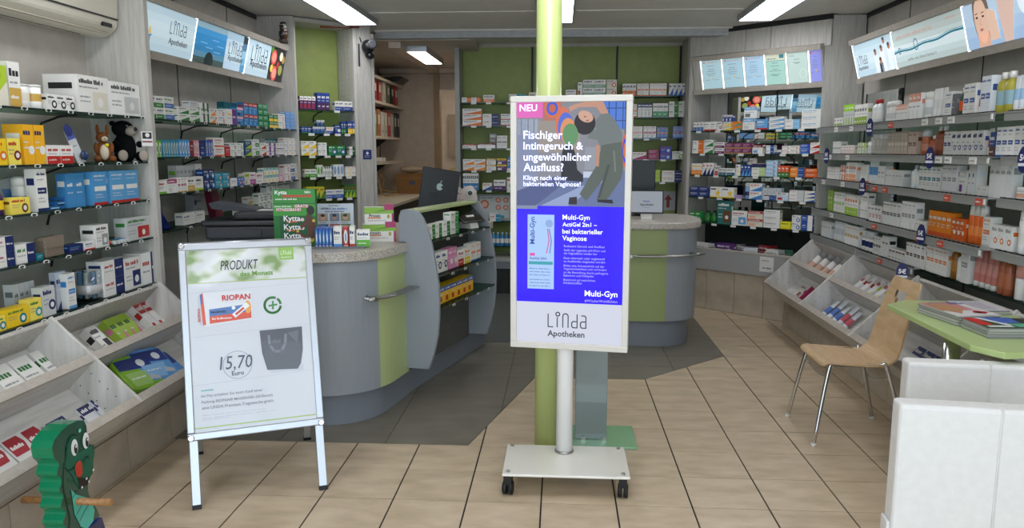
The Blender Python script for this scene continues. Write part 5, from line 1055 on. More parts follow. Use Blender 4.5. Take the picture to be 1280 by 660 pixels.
# fin sided display unit hung on the counter front
CU = Sec(-.681, 4.7585, 74.03, 'counter')
o = thing('counter_display_unit', 'grey finned display unit with glass shelves hung on left counter', 'display unit', M=CU.M)
FIN = [(0, .216), (.164, .222), (.20, .32), (.227, .434), (.238, .55), (.241, .66), (.236, .76), (.218, .877), (.197, .985), (.169, 1.09), (.14, 1.15), (.115, 1.185), (.085, 1.2), (.02, 1.2), (-.005, 1.19), (-.02, 1.16), (-.02, 1.004), (.0235, 1.003), (.0235, .94), (.003, .94)]
for u in (-.30, .66): MB().prism([(u, .2 - a, z) for a, z in FIN], (.028, 0, 0)).build('fin', GREYL, o, bevel=.004)
RIB = noise_mat('ribbed_dark_board', '4a4a46', '5a5a55', scale=(2, 2, 60), ns=3, rough=.6)
MB().box(-.272, .17, .2, .66, .195, 1.003).build('back_board', RIB, o); MB().box(-.272, .205, 1.003, .66, .222, 1.195).build('upper_board', RIB, o); MB().box(-.272, .10, 1.180, .66, .205, 1.195).build('green_cap', GREENL, o)
for i, (z, dp) in enumerate(((1.015, .0), (.80, -.03), (.60, -.035))):
    MB().box(-.27, dp + .003, z - .008, .658, .165, z).build('glass_pane', GLASS, o); MB().box(-.27, dp, z - .0085, .658, dp + .003, z + .0005).build('glass_edge', GLASSE, o)
    CU.shelf[i] = (z + .0006, ('top', 'middle', 'lower')[i] + ' shelf, counter display')
    for u in (-.1, .1, .3, .5): link('price_clip', clip_mesh(), o, (u, dp, z))
many(CU, 0, [(536, 553, 9, 'white and green eye drop box', ('split', 'w', 'g', 'gr'), D(n=2, rows=2, v=.04)), (554, 563, 9, 'white and green gel box', ('split', 'f2f2ee', 'g', 'gr'), D(rows=2, v=.04)), (564, 574, 9, 'white and green spray box', ('split', 'w', '2f8f4a', 'k'), D(rows=3, v=.04))])
many(CU, 1, [(545, 560, 26, 'white carton with navy figure', ('disc', 'w', 'n', 'b'), D(n=2, v=.02)), (561, 572, 26, 'pink carton with white figure', ('disc', 'd88ab0', 'w', 'w'), D(n=2, v=.02)), (573, 580, 20, 'white and red fruit carton', ('bot', 'w', 'r', 'm'), D(v=.02)), (581, 588, 20, 'yellow and white fruit carton', ('bot', 'w', 'y', 'o'), D(v=.02)), (589, 601, 22, 'white and orange bottle carton', ('tall', 'w', 'o', 'b'), D(n=2, v=.02))])
many(CU, 2, [(549, 592, 20, 'yellow and blue throat sweet box', ('top', 'efb81c', 'b', 'r'), D(n=6, v=.02, d=.08))])
# counter on the right
kr = smooth([(.02, 6.45), (.03, 6.2), (.12, 6.03), (.30, 5.985), (.55, 5.985), (.827, 5.99), (.97, 6.05), (1.05, 6.18), (1.075, 6.40), (1.05, 6.62), (.95, 6.76)])
o = thing('sales_counter', 'grey round ended sales counter with green front behind screen', 'counter')
br = offset(kr, .05); tr = offset(kr, .08); back = [(.12, 6.76)]
MB().prism([(*p, 0) for p in kr + back], (0, 0, .215)).build('kick_base', GREYK, o)
j1 = next(i for i, p in enumerate(br) if p[0] > .20); j2 = next(i for i, p in enumerate(br) if p[0] > .825)
shell('grey_side', br[:j1 + 1], .215, .945, GREYL, o); shell('green_front', br[j1:j2 + 1], .215, .945, mat('olive_green_front', '93a066', .42), o); shell('grey_side', br[j2:], .215, .945, GREYL, o)
MB().prism([(*p, .945) for p in offset(kr, .02) + back], (0, 0, -.73)).build('carcass', GREYL, o)
MB().prism([(*p, .945) for p in tr + back], (0, 0, .055)).build('worktop', GRANITE, o, bevel=.012, seg=3)
k1 = next(i for i, p in enumerate(br) if p[0] > .5); k2 = next(i for i, p in enumerate(br) if p[0] > 1.05)
rail3('towel_rail', br[k1:k2 + 1], .745, o, (0, k2 - k1 - 2))
# ================================================================ things standing on the counters (top at z 1.0)
def card(name, label, cat, w, h, t, p, rz, col, fn=None, lean=0, m=PRINT):
    M = Matrix.Translation(p) @ Matrix.Rotation(rz, 4, 'Z') @ Matrix.Rotation(-lean, 4, 'X')
    mb = MB().box(-w / 2, 0, 0, w / 2, t, h, col)
    if fn: fn(mb, lambda a: -w / 2 + a * w, lambda b: b * h)
    return tag(link(name, mb.mesh(name, m), None, M=M), label, cat)
ZT = 1.0006
# multifunction printer
o = thing('office_printer', 'black multifunction printer with lid on the left counter', 'printer', (-1.93, 4.62, ZT), R(10))
PG = mat('printer_grey', '2a2d33', .45)
MB().box(-.23, -.17, .02, .25, .17, .10).build('body', PG, o, bevel=.012); MB().box(-.21, -.16, 0, .23, .16, .02).build('foot', BLACK, o)
MB().box(-.25, -.18, .10, .25, .18, .135).build('scanner', BLACK, o, bevel=.01); MB().box(-.06, -.17, .136, .25, .17, .185).build('lid', mat('printer_lid', '1d1f22', .5), o, bevel=.015)
MB().prism([(-.20, -.10, .20), (-.05, -.10, .186), (.06, -.10, .187), (.06, -.10, .195), (-.05, -.10, .215), (-.20, -.10, .238), (-.22, -.10, .235)], (0, .22, 0)).build('paper_feed', PG, o)
MB().box(.04, -.08, .186, .17, .04, .188, 'd9d9d4').build('label_strip', PRINT, o); MB().box(-.02, -.181, .04, .1, -.17, .075).build('tray_grip', BLACK, o); MB().box(.14, -.172, .035, .15, -.169, .045).build('port', DARKM, o)
# green promotion box
def f_kyt(m, X, Z):
    y = -.001; m.rect(X(.0), Z(.77), X(1), Z(1), '2f8c2a', y); m.rect(X(.0), Z(.55), X(1), Z(.745), '3f9a34', y); m.rect(X(.14), Z(.06), X(.82), Z(.54), '0f5a34', y)
    m.rect(X(.22), Z(.87), X(.92), Z(.91), 'b8452a', y * 2); m.rect(X(.5), Z(.69), X(.84), Z(.735), 'c04a40', y * 2); m.rect(X(.06), Z(.63), X(.68), Z(.675), 'c04a40', y * 2)
    m.words(X(.06), X(.6), Z(.825), .009, 'e8e8e4', y * 2); m.words(X(.04), X(.46), Z(.70), .008, 'e8e8e4', y * 2)
    for z in (.48, .33, .18): m.rect(X(.3), Z(z - .05), X(.56), Z(z - .02), 'd0642a', y * 2); m.disc(X(.68), Z(z), .010, 'e4c8c0', y=y * 2)
    # figure seen from behind, hand on hip
    m.flat([(X(.78), Z(.58)), (X(.86), Z(.56)), (X(.98), Z(.48)), (X(.98), Z(.12)), (X(.82), Z(.08)), (X(.8), Z(.3)), (X(.76), Z(.42))], '5a3220', y * 3); m.flat([(X(.76), Z(.46)), (X(.5), Z(.30)), (X(.5), Z(.26)), (X(.74), Z(.14)), (X(.78), Z(.18)), (X(.58), Z(.28)), (X(.8), Z(.40))], '63382a', y * 4); m.disc(X(.88), Z(.64), .022, '1f1512', y=y * 4, rz=.028)
    m.flat([(X(.8), Z(.12)), (X(.95), Z(.16)), (X(.95), Z(.1)), (X(.82), Z(.06))], 'c8b82a', y * 5); m.disc(X(.56), Z(.28), .008, 'd0b83a', y=y * 5); m.disc(X(.95), Z(.46), .009, 'd0b83a', y=y * 5)
p = atz(370, 309, 1.0)
kb = card('promotion_box', 'tall green promotion box with fitness picture on left counter', 'box', .235, .33, .10, (p.x, p.y, ZT), R(12), '1f6f2c', f_kyt)
KW = -.235 / 2
for t, x, z, w, mt in (('Kytta', .06, .925, .28, INKW), ('NEU', .76, .94, .14, INKW), ('GRATIS', .51, .695, .32, INKW), ('FITNESSBAND', .08, .635, .58, INKW), ('Kytta', .24, .46, .4, INKW), ('Kytta', .24, .31, .4, INKW), ('Kytta', .24, .16, .4, INKW)): lettering(t, KW + x * .235, z * .33, w * .235, mt, kb, y=-.008, bold=.02)
def f_hyd(m, X, Z):
    y = -.001; m.words(X(.35), X(.65), Z(.94), .006, '33363c', y)
    for i, (t, c_) in enumerate(((.08, 'a89484'), (.38, '6f7f94'), (.66, '8a8a60'))):
        m.rect(X(t), Z(.52), X(t + .25), Z(.74), c_, y); m.disc(X(t + .12), Z(.62), .014, 'c8a490' if i != 1 else 'b89078', y=y * 2); m.disc(X(t + .12), Z(.68), .013, '33261f', rz=.009, y=y * 3)
        m.rect(X(t), Z(.1), X(t + .26), Z(.44), ('3f5f9c', 'a84a48', '4f7a48')[i], y); m.words(X(t + .02), X(t + .22), Z(.47), .005, '5a6f9c', y); m.words(X(t + .02), X(t + .2), Z(.38), .005, 'c9d0dc', y * 2)
    m.words(X(.26), X(.8), Z(.77), .008, '4a4f74', y)
p = atz(419, 300, 1.0)
hb = card('nasal_care_sign', 'white arched care sign with three portraits on left counter', 'sign', .235, .225, .02, (p.x, p.y, ZT), R(12), 'c3cdd6', f_hyd)
lettering('HYDRO', -.235 * .33, .19, .235 * .25, mat('navy_ink', '26305a', .5), hb, y=-.006, bold=.03); MB().words(-.235 * .05, .235 * .38, .19, .010, '4a6fb0', -.006).build('print', PRINT, hb)
tr_p = atz(424, 309, 1.0)
o = thing('counter_tray', 'flat grey tray under spray boxes before arched sign', 'tray', (tr_p.x, tr_p.y - .02, ZT), R(12)); MB().box(-.155, -.05, 0, .155, .085, .004).box(-.155, -.052, 0, .155, -.048, .012).build('sheet', mat('grey_tray', '6d7076', .4), o)
CT = Sec(tr_p.x, tr_p.y - .065, 12, 'tray'); CT.shelf[0] = (1.0062, 'counter tray')
many(CT, 0, [(394, 416, 24, 'blue nasal spray box with white bottle', ('oval', '2a5ab0', 'lb', 'w'), D(n=5, d=.11, v=.01, name='spray_box')), (417, 428, 25, 'white nasal spray box with blue foot', ('logo', 'w', 'n', '3f8fd8'), D(d=.11, v=.01, name='spray_box')), (429, 436, 25, 'red nasal spray box with white bottle', ('oval', 'b82a2a', 'w', 'lb'), D(n=1, d=.11, v=.01, name='spray_box')), (437, 444, 25, 'white nasal spray box with red foot', ('logo', 'w', 'n', 'r'), D(d=.11, v=.01, name='spray_box')), (446, 463, 21, 'white nasal spray box with green foot', ('bot', 'w', '5aae2a', 'n'), D(d=.08, v=.005, name='spray_box'))])
# two large white and green cartons
def f_prx(m, X, Z): m.rect(X(0), Z(.62), X(1), Z(1), '7fae2c', -.001); m.flat([(X(.3), Z(.7)), (X(1), Z(.86)), (X(1), Z(.98)), (X(.5), Z(.8))], '4f861c', -.0016); m.rect(X(.1), Z(.34), X(.56), Z(.41), 'd8742a', -.001); m.disc(X(.82), Z(.46), .009, 'a89a2a', y=-.001, rz=.013); m.words(X(.12), X(.8), Z(.2), .007, '9a9a98', -.001); m.rect(X(.93), Z(.0), X(1), Z(.62), 'a01f5c', -.001)
p = atz(471, 303, 1.0)
for i, (z, w, dx) in enumerate(((0, .20, 0), (.105, .175, .0))):
    b = card('supplement_carton', ('lower' if i == 0 else 'upper') + ' white carton with green top and magenta flag on left counter', 'carton', w, .104, .08, (p.x + .01, p.y + .03 + i * .004, ZT + z + i * .001), R(14), 'dddbd4', f_prx); b['group'] = 'supplement cartons'
    lettering('Proxin', -w / 2 + .16 * w, .045, .38 * w, INK, b, y=-.0025, bold=.02); MB().box(w * .18, -.002, .086, w * .5, -.0008, .122, 'a01f5c').build('flag', PRINT, b)
# monitor with a fruit mark, seen from behind
p = Vector((-.90, 5.38, ZT)); o = thing('monitor', 'dark slim monitor seen from behind on left counter', 'monitor', p, R(14))
mz = MB().box(-.135, 0, .13, .135, .012, .43).build('panel', mat('dark_aluminium', '1d2428', .35, .3), o, bevel=.006)
mz.matrix_local = Matrix.Rotation(R(9), 4, 'Y') @ Matrix.Rotation(-R(8), 4, 'X')
MB().box(-.03, .03, .008, .03, .045, .26).build('neck', DARKM, o); MB().box(-.09, -.03, 0, .09, .10, .008).build('foot', DARKM, o)
am = MB(); pts = [(.022 * math.cos(R(t)) * (1 + .12 * abs(math.sin(R(t)))), .026 * math.sin(R(t))) for t in range(20, 341, 16)] + [(.010, -.004), (.010, .006)]
am.flat([(x, z + .30) for x, z in pts], 'a9bdb8', -.0014); am.flat([(.0, .329), (.004, .343), (.012, .347), (.008, .333)], 'a9bdb8', -.0014); am.build('fruit_mark', PRINT, mz)
# heart shaped card with a camera lens, tablets
p = Vector((-.74, 5.72, ZT)); o = thing('heart_card', 'white heart shaped card with camera lens behind dark monitor', 'sign', p, R(5))
hp = [(0, .0)] + [(.10 * (abs(math.sin(R(t))) ** 1.3) * (1 if t < 180 else -1) * 1.0, .20 + .075 * math.cos(R(t)) - .02 * (1 if abs(t - 180) > 168 else 0)) for t in range(0, 360, 15)]
hp = [(-.06, 0), (.06, 0), (.10, .10), (.115, .2), (.10, .26), (.07, .29), (.03, .285), (0, .265), (-.03, .285), (-.07, .29), (-.10, .26), (-.115, .2), (-.10, .10)]
MB().prism([(a, 0, b) for a, b in hp], (0, .006, 0), 'ded2ca').build('board', PRINT, o); hh = MB()
hh.words(-.085, .0, .225, .012, 'b8605a', -.001); hh.words(-.085, .05, .15, .010, 'b8605a', -.001); hh.words(-.07, .02, .18, .008, 'c49a90', -.001); hh.words(-.05, .05, .12, .008, 'b8605a', -.001); hh.build('print', PRINT, o)
MB().lathe([(.028, 0), (.028, .02), (.024, .024)], 18).xf(Matrix.Translation((.06, -.002, .235)) @ Matrix.Rotation(R(90), 4, 'X')).build('camera_ring', WHITE, o); MB().lathe([(.017, 0), (.017, .027), (.012, .029)], 16).xf(Matrix.Translation((.06, -.002, .235)) @ Matrix.Rotation(R(90), 4, 'X')).build('lens', BLACK, o)
def tablet(name, label, p, rz, lean, w, h, scr, dark):
    o = thing(name, label, 'tablet', p, rz)
    t = MB().box(-w / 2, 0, 0, w / 2, .010, h).build('casing', BLACK, o, bevel=.004); Mx = Matrix.Translation((0, .0, .045)) @ Matrix.Rotation(-lean, 4, 'X'); t.matrix_local = Mx
    MB().rect(-w / 2 + .010, .012, w / 2 - .010, h - .012, dark, -.0008).build('screen', scr, t)
    MB().prism([(-.045, .0, 0), (-.045, .14, 0), (-.045, .05, .09), (-.045, .02, .06)], (.09, 0, 0)).build('stand', WHITE, o); return t
TS = mat('dark_tablet_glass', '10130c', .05, coat=1)
tb = tablet('tablet', 'dark customer tablet tilted on top of counter display', tuple(CU.P(.50, .05, 1.016)), R(60), R(50), .25, .19, TS, None)
tb2 = tablet('tablet', 'tablet showing a pharmacy welcome page on right counter', (.70, 6.22, ZT), R(-4), R(14), .27, .195, SCREENM, '8a9098')
lettering('Apotheke', -.055, .065, .11, SD, tb2, y=-.002, bold=.02)
MB().words(-.03, .03, .048, .005, '6a7078', -.002).words(-.03, .03, .095, .014, '5a74a8', -.002).build('print', PRINT, tb2)
o = thing('monitor', 'dark upright monitor back behind tablet on right counter', 'monitor', (.66, 6.52, ZT), 0); MB().box(-.14, 0, .10, .14, .02, .47).build('panel', mat('dark_green_plastic', '101c1c', .4), o, bevel=.006); MB().box(-.03, .02, 0, .03, .05, .3).build('neck', DARKM, o); MB().box(-.10, -.03, 0, .10, .12, .01).build('foot', DARKM, o)
def f_arrow(m, X, Z):
    m.rect(X(.70), Z(.15), X(.80), Z(.58), '8a1f24', -.001); m.flat([(X(.62), Z(.56)), (X(.88), Z(.56)), (X(.75), Z(.82))], '8a1f24', -.001); m.words(X(.05), X(.45), Z(.6), .014, '3a3c3e', -.001); m.words(X(.05), X(.4), Z(.25), .014, '3a3c3e', -.001); m.disc(X(.3), Z(.46), .02, 'd8d8d4', y=-.001)
p = aty(825, 263, 8.46); card('arrow_sign', 'grey paper sign with a red upward arrow on back wall', 'sign', .34, .21, .012, (p.x, 8.465, p.z), 0, 'a8aaa8', f_arrow)
def f_pain(m, X, Z):
    m.rect(X(.05), Z(.1), X(.95), Z(.94), 'b4bcba', -.001)
    for a, b, r_ in ((.2, .62, .05), (.62, .78, .03), (.85, .78, .03), (.62, .5, .03), (.85, .5, .03)): m.disc(X(a), Z(b), r_, 'b86a58', y=-.002); m.disc(X(a), Z(b), r_ * .6, 'd8a894', y=-.003)
    m.words(X(.1), X(.5), Z(.84), .012, '7a5a58', -.002); m.rect(X(.35), Z(.12), X(.6), Z(.3), 'd4d8d8', -.002); m.rect(X(.62), Z(.1), X(.8), Z(.2), '4a9ab0', -.002)
p = aty(618, 276, 8.30); card('display_carton', 'large grey display carton with red pictures on back wall shelf', 'carton', .36, .29, .05, (p.x, 8.31, .7906), 0, '8f9694', f_pain)
# ================================================================ plywood chair
o = thing('plywood_chair', 'bent plywood chair with chrome legs beside green table', 'chair', (1.585, 4.165, 0), R(-90))
prof = [(.20, .425), (.19, .445), (.16, .452), (.08, .447), (.0, .442), (-.08, .438), (-.13, .442), (-.165, .462), (-.185, .50), (-.20, .56), (-.222, .66), (-.25, .76), (-.285, .865)]   # (forward, z)
prof = smooth(prof, 3); n = len(prof)
def half(i):
    t = i / (n - 1); f_, z = prof[i]
    return .185 + .012 * math.sin(min(1, t * 2) * math.pi) if z < .47 else .19 - .03 * (z - .47) / .4
mb = MB(); th = .011; lv = []
for i in range(n):
    a = Vector(prof[max(i - 1, 0)]); b = Vector(prof[min(i + 1, n - 1)]); t = (b - a).normalized(); nn = Vector((-t.y, t.x)); w = half(i)
    if i == 0: w *= .86
    if i == n - 1: w *= .93
    row = []
    for s_ in (-1, -.36, -.2, .2, .36, 1):
        x = w * s_
        row.append(((x, -prof[i][0], prof[i][1]), (x, -(prof[i][0] + nn.x * th), prof[i][1] + nn.y * th)))
    lv.append(row)
def zof(i): return prof[i][1]
for i in range(n - 1):
    for k in range(5):
        hole = k in (1, 2, 3) and .725 < zof(i) and zof(i + 1) < .835 and not (k != 2 and zof(i) < .75)
        a, b, c_, d_ = lv[i][k], lv[i][k + 1], lv[i + 1][k + 1], lv[i + 1][k]
        if hole: continue
        mb.poly([a[0], b[0], c_[0], d_[0]], sm=True); mb.poly([d_[1], c_[1], b[1], a[1]], sm=True)
    for k, e2 in ((0, 0), (5, 5)):
        a, d_ = lv[i][k], lv[i + 1][k]; mb.poly([a[0], d_[0], d_[1], a[1]] if k == 0 else [a[1], d_[1], d_[0], a[0]])
for i in (0, n - 1):
    for k in range(5): a, b = lv[i][k], lv[i][k + 1]; mb.poly([a[0], b[0], b[1], a[1]])
for i in range(n - 1):                                # inner rim of the grip hole
    pass
mb.build('seat_shell', BEECH, o)
for s_ in (-1, 1):
    fr_ = MB().tube(smooth([(s_ * .23, -.235, .006), (s_ * .185, -.165, .40), (s_ * .175, -.13, .428), (s_ * .17, -.02, .430), (s_ * .17, .10, .428), (s_ * .18, .14, .41), (s_ * .225, .245, .006)], 4), .0105, 10).build('leg_frame', CHROME, o)
    for y in (-.235, .245): MB().lathe([(.013, 0), (.013, .018)], 10, cx=s_ * (.23 if y < 0 else .225), cy=y).build('foot_cap', WHITE, fr_)
MB().tube(smooth([(-.19, -.17, .37), (-.05, -.16, .345), (.05, -.16, .345), (.19, -.17, .37)], 4), .004, 8).build('cross_wire', CHROME, o); MB().tube(smooth([(-.19, .155, .37), (-.05, .13, .32), (.05, .13, .32), (.19, .155, .37)], 4), .004, 8).build('cross_wire', CHROME, o)
MB().tube([(-.17, -.10, .428), (.17, -.10, .428)], .009, 8).build('cross_bar', CHROME, o); MB().tube([(-.17, .08, .424), (.17, .08, .424)], .009, 8).build('cross_bar', CHROME, o)
# ================================================================ green table with magazines
ZTB = .79; tl = [atz(x, y, ZTB) for x, y in ((1109, 380), (1213, 431), (1250, 441))]
oct_ = [(tl[0].x, tl[0].y), (tl[1].x, tl[1].y), (tl[2].x + .02, tl[2].y - .0), (2.04, 2.98), (2.12, 3.05), (2.13, 3.82), (2.06, 3.95), (1.78, 3.97)]
o = thing('side_table', 'light green table with cut corners and chrome column on the right', 'table')
MB().prism([(*p, ZTB - .026) for p in oct_], (0, 0, .026)).build('tabletop', mat('lime_table_laminate', 'b2c684', .3, coat=.2), o, bevel=.003)
MB().lathe([(.035, .02), (.035, .762)], 20, cx=1.70, cy=3.32).build('column', CHROME, o); MB().lathe([(.20, 0), (.195, .012), (.04, .022)], 32, cx=1.70, cy=3.32).build('foot', CHROME, o)
def mag(label, p, rz, w, d, n, cols, fn):
    o = thing('magazine_stack', label, 'magazines', p, rz); z = 0
    for i in range(n):
        m = MB(); t = .0055; dx = random.uniform(-.006, .006); dy = random.uniform(-.006, .006); m.box(-w / 2 + dx, -d / 2 + dy, z, w / 2 + dx, d / 2 + dy, z + t, 'b9b7b0' if i % 2 else '8f928e')
        if i == n - 1: fn(m, lambda a: -w / 2 + a * w + dx, lambda b: -d / 2 + b * d + dy, z + t)
        m.build('magazine', PRINT, o); z += t + .0003
def fl_(m, pts, c, z): m.poly([(a, b, z) for a, b in pts], c)
def f_m1(m, X, Y, z):
    R4 = lambda a, b, c, d, cc, k: fl_(m, [(X(a), Y(b)), (X(c), Y(b)), (X(c), Y(d)), (X(a), Y(d))], cc, z + .0006 * k)
    R4(0, 0, 1, 1, 'd8d6d4', 1); R4(0, .0, .62, .8, 'c9868a', 2); fl_(m, [(X(.08), Y(.1)), (X(.5), Y(.0)), (X(.85), Y(.25)), (X(.5), Y(.6)), (X(.2), Y(.55))], 'b88a62', z + .0018); R4(.62, .62, .95, .95, 'e4e2e0', 3)
    for a, b in ((.72, .72), (.78, .82), (.84, .72), (.78, .66)): m.poly([(X(a) + .018 * math.cos(R(t)), Y(b) + .018 * math.sin(R(t)), z + .0025) for t in range(0, 360, 40)], 'b0202a')
    R4(.03, .2, .07, .9, '3a4f8c', 3); R4(.1, .62, .16, .98, '3a4f8c', 3)
def f_m2(m, X, Y, z):
    R4 = lambda a, b, c, d, cc, k: fl_(m, [(X(a), Y(b)), (X(c), Y(b)), (X(c), Y(d)), (X(a), Y(d))], cc, z + .0006 * k)
    R4(0, 0, 1, 1, '2a4f2c', 1); R4(0, .3, .2, 1, 'c0241f', 2); fl_(m, [(X(.16), Y(1)), (X(.26), Y(1)), (X(.5), Y(.3)), (X(.38), Y(.25))], 'e0e0de', z + .0018); fl_(m, [(X(.26), Y(1)), (X(.72), Y(1)), (X(.66), Y(.5)), (X(.4), Y(.45))], '3f64b8', z + .002); fl_(m, [(X(.42), Y(.42)), (X(.7), Y(.42)), (X(.68), Y(.12)), (X(.5), Y(.1))], '5aa88a', z + .002); R4(.06, .1, .42, .24, 'e2e0de', 3); fl_(m, [(X(.7), Y(.9)), (X(.98), Y(.95)), (X(.98), Y(.5)), (X(.75), Y(.5))], '241a16', z + .002)
p = atz(1213, 398, ZTB); mag('taller stack of magazines with pink cover and red cross logo', (1.82, 3.52, ZTB + .001), R(-82), .29, .20, 8, None, f_m1)
p2 = atz(1258, 418, ZTB); mag('stack of magazines with red and green cover on the green table', (1.89, 3.255, ZTB + .001), R(2), .28, .20, 7, None, f_m2)
def f_m3(m, X, Y, z): fl_(m, [(X(0), Y(0)), (X(1), Y(0)), (X(1), Y(1)), (X(0), Y(1))], 'cfccd2', z + .0006); [fl_(m, [(X(.1), Y(.15 + .14 * i)), (X(.85), Y(.15 + .14 * i)), (X(.85), Y(.2 + .14 * i)), (X(.1), Y(.2 + .14 * i))], '9a98a4', z + .0012) for i in range(5)]
mag('pale leaflet pile at the back of the green table', (2.02, 3.74, ZTB + .001), R(-88), .24, .17, 3, None, f_m3)
# ================================================================ two white leather cube chairs
def cube_chair(label, p, rz, w, hb):
    o = thing('leather_chair', label, 'chair', p, rz, 'white leather chairs')
    MB().box(0, 0, .03, w, .085, hb).build('backrest', LEATHER, o, bevel=.014, seg=3)
    for x in (w * .48, w * .49): MB().tube([(x, -.001, .06), (x, -.001, hb - .012), (x, .002, hb - .001), (x, .083, hb - .0), (x, .087, hb - .02)], .0016, 6).build('seam', LEATHER, o)
    MB().prism([(.04, .088, .10), (w - .02, .088, .10), (w - .06, .40, .10), (.215, .40, .10)], (0, 0, .32)).build('seat_base', LEATHER, o, bevel=.02, seg=3); MB().prism([(.05, .09, .42), (w - .03, .09, .42), (w - .07, .395, .42), (.22, .395, .42)], (0, 0, .04)).build('seat_cushion', LEATHER, o, bevel=.018, seg=3)
    for x, y in ((.03, .02), (w - .07, .02), (.24, .35), (w - .12, .35)): MB().box(x, y, 0, x + .04, y + .04, .10).build('leg', CHROME, o)
    MB().box(-.012, .01, .22, .0, .075, .34).build('side_handle', LEATHER, o, bevel=.005)
cube_chair('white leather cube chair nearest the viewer, bottom right', (1.095, 2.42, 0), R(-7), .62, .745)
cube_chair('white leather cube chair behind another, facing the green table', (1.345, 2.93, 0), R(-6), .60, .745)
# ================================================================ air conditioner over the near left rack
o = thing('air_conditioner', 'aged white wall air conditioner at the upper left', 'air conditioner', M=L1.M @ Matrix.Translation((.36, 0, 2.17)))
pf = [(.315, .0), (.20, -.015), (.13, .02), (.105, .07), (.10, .24), (.14, .29), (.315, .29)]
MB().prism([(2.75, v, z) for v, z in smooth(pf, 3)], (1.02, 0, 0)).build('casing', CREAM, o, bevel=.01)
MB().box(2.78, .135, .012, 3.74, .20, .016).xf(Matrix.Translation((0, 0, -.012))).build('flap', mat('ac_flap', 'c6c0ae', .4), o); MB().box(2.8, .215, -.0165, 3.6, .219, -.013).build('louvre_slot', DARKM, o)
MB().box(2.78, .098, .075, 3.76, .1005, .083).build('intake_slot', DARKM, o); MB().box(3.62, .098, .03, 3.70, .112, .05).build('indicator', BLACK, o)
# ================================================================ plush toys and odd goods on the near left rack
def on(S, key, px, v): z, ph = S.shelf[key]; return S.M @ Matrix.Translation((S.u(px, v, z), v, z + .0008)), ph
M_, ph = on(L1, 1, 131, .07)
o = thing('plush_kangaroo', 'small brown plush kangaroo sitting before a black plush bear', 'plush toy', M=M_ @ Matrix.Rotation(R(-52), 4, 'Z')); B1, B2 = '7a4a2a', 'cdbfa8'
MB().ball(0, 0, .055, .038, .034, .055, B1).build('body', PLUSH, o); MB().ball(0, -.022, .052, .022, .018, .04, B2).build('belly', PLUSH, o)
h_ = MB().ball(-.004, -.006, .128, .030, .030, .028, B1).ball(.004, -.030, .120, .016, .018, .013, B2).build('head', PLUSH, o)
for s_ in (-1, 1): MB().ball(s_ * .022, .004, .168, .009, .006, .027, B1).build('ear', PLUSH, h_); MB().ball(s_ * .012, -.030, .133, .003, .003, .004, 'k').build('eye', PLAST, h_); MB().ball(s_ * .035, -.03, .018, .018, .036, .018, B1).build('leg', PLUSH, o); MB().ball(s_ * .036, -.012, .075, .011, .013, .028, B1).build('arm', PLUSH, o)
MB().ball(.004, -.047, .122, .004, .003, .003, 'k').build('nose', PLAST, h_); MB().ball(.012, -.034, .088, .010, .007, .009, 'd8c42a').build('bow', PLUSH, o)
M_, ph = on(L1, 1, 158, .12)
o = thing('plush_bear', 'black plush bear with beige muzzle holding a card', 'plush toy', M=M_ @ Matrix.Rotation(R(-38), 4, 'Z')); K1, K2 = '141416', 'a79c90'
MB().ball(0, 0, .075, .062, .055, .085, K1).build('body', PLUSH, o); h_ = MB().ball(-.008, -.005, .178, .058, .052, .046, K1).ball(.018, -.048, .168, .034, .030, .028, K2).build('head', PLUSH, o)
MB().ball(.03, -.077, .176, .010, .006, .012, 'k').build('nose', PLAST, h_)
for s_ in (-1, 1): MB().ball(-.008 + s_ * .048, .01, .208, .017, .008, .014, K1).build('ear', PLUSH, h_); MB().ball(.014 + s_ * .018, -.050, .195, .004, .003, .004, 'd8d8d4').build('eye', PLAST, h_); l_ = MB().ball(s_ * .055, -.06, .028, .028, .045, .028, K1).build('leg', PLUSH, o); MB().ball(s_ * .055, -.102, .034, .026, .010, .030, K2).build('paw_pad', PLUSH, l_); MB().ball(s_ * .062, -.035, .095, .018, .036, .022, K1).build('arm', PLUSH, o)
mm = MB().box(.045, -.112, .085, .105, -.109, .165, 'w'); mm.rect(.05, .125, .10, .16, '2a2a30', -.1125); mm.disc(.077, .145, .012, 'w', y=-.113); mm.rect(.048, .105, .102, .113, '7a2a4a', -.1125); mm.build('card', PRINT, o)
M_, ph = on(L1, 1, 103, .04)
m = MB().box(-.03, 0, 0, .03, .003, .165, 'c9cbcc'); m.disc(0, .165, .03, '23348c', y=-.001); m.rect(-.03, .12, .03, .165, '4a5cae', -.001); m.words(-.02, .02, .085, .006, '5a5f6a', -.001); m.disc(.012, .03, .014, 'b0984a', y=-.001)
tg = m.mesh('soother_card', PRINT); o = tag(link('soother_card', tg, None, M=M_ @ Matrix.Rotation(R(-14), 4, 'Y') @ Matrix.Rotation(R(-12), 4, 'X')), 'blue topped soother card leaning beside plush kangaroo', 'card'); MB().ball(.016, -.016, .032, .024, .014, .024, '22345f').build('soother', PLAST, o)
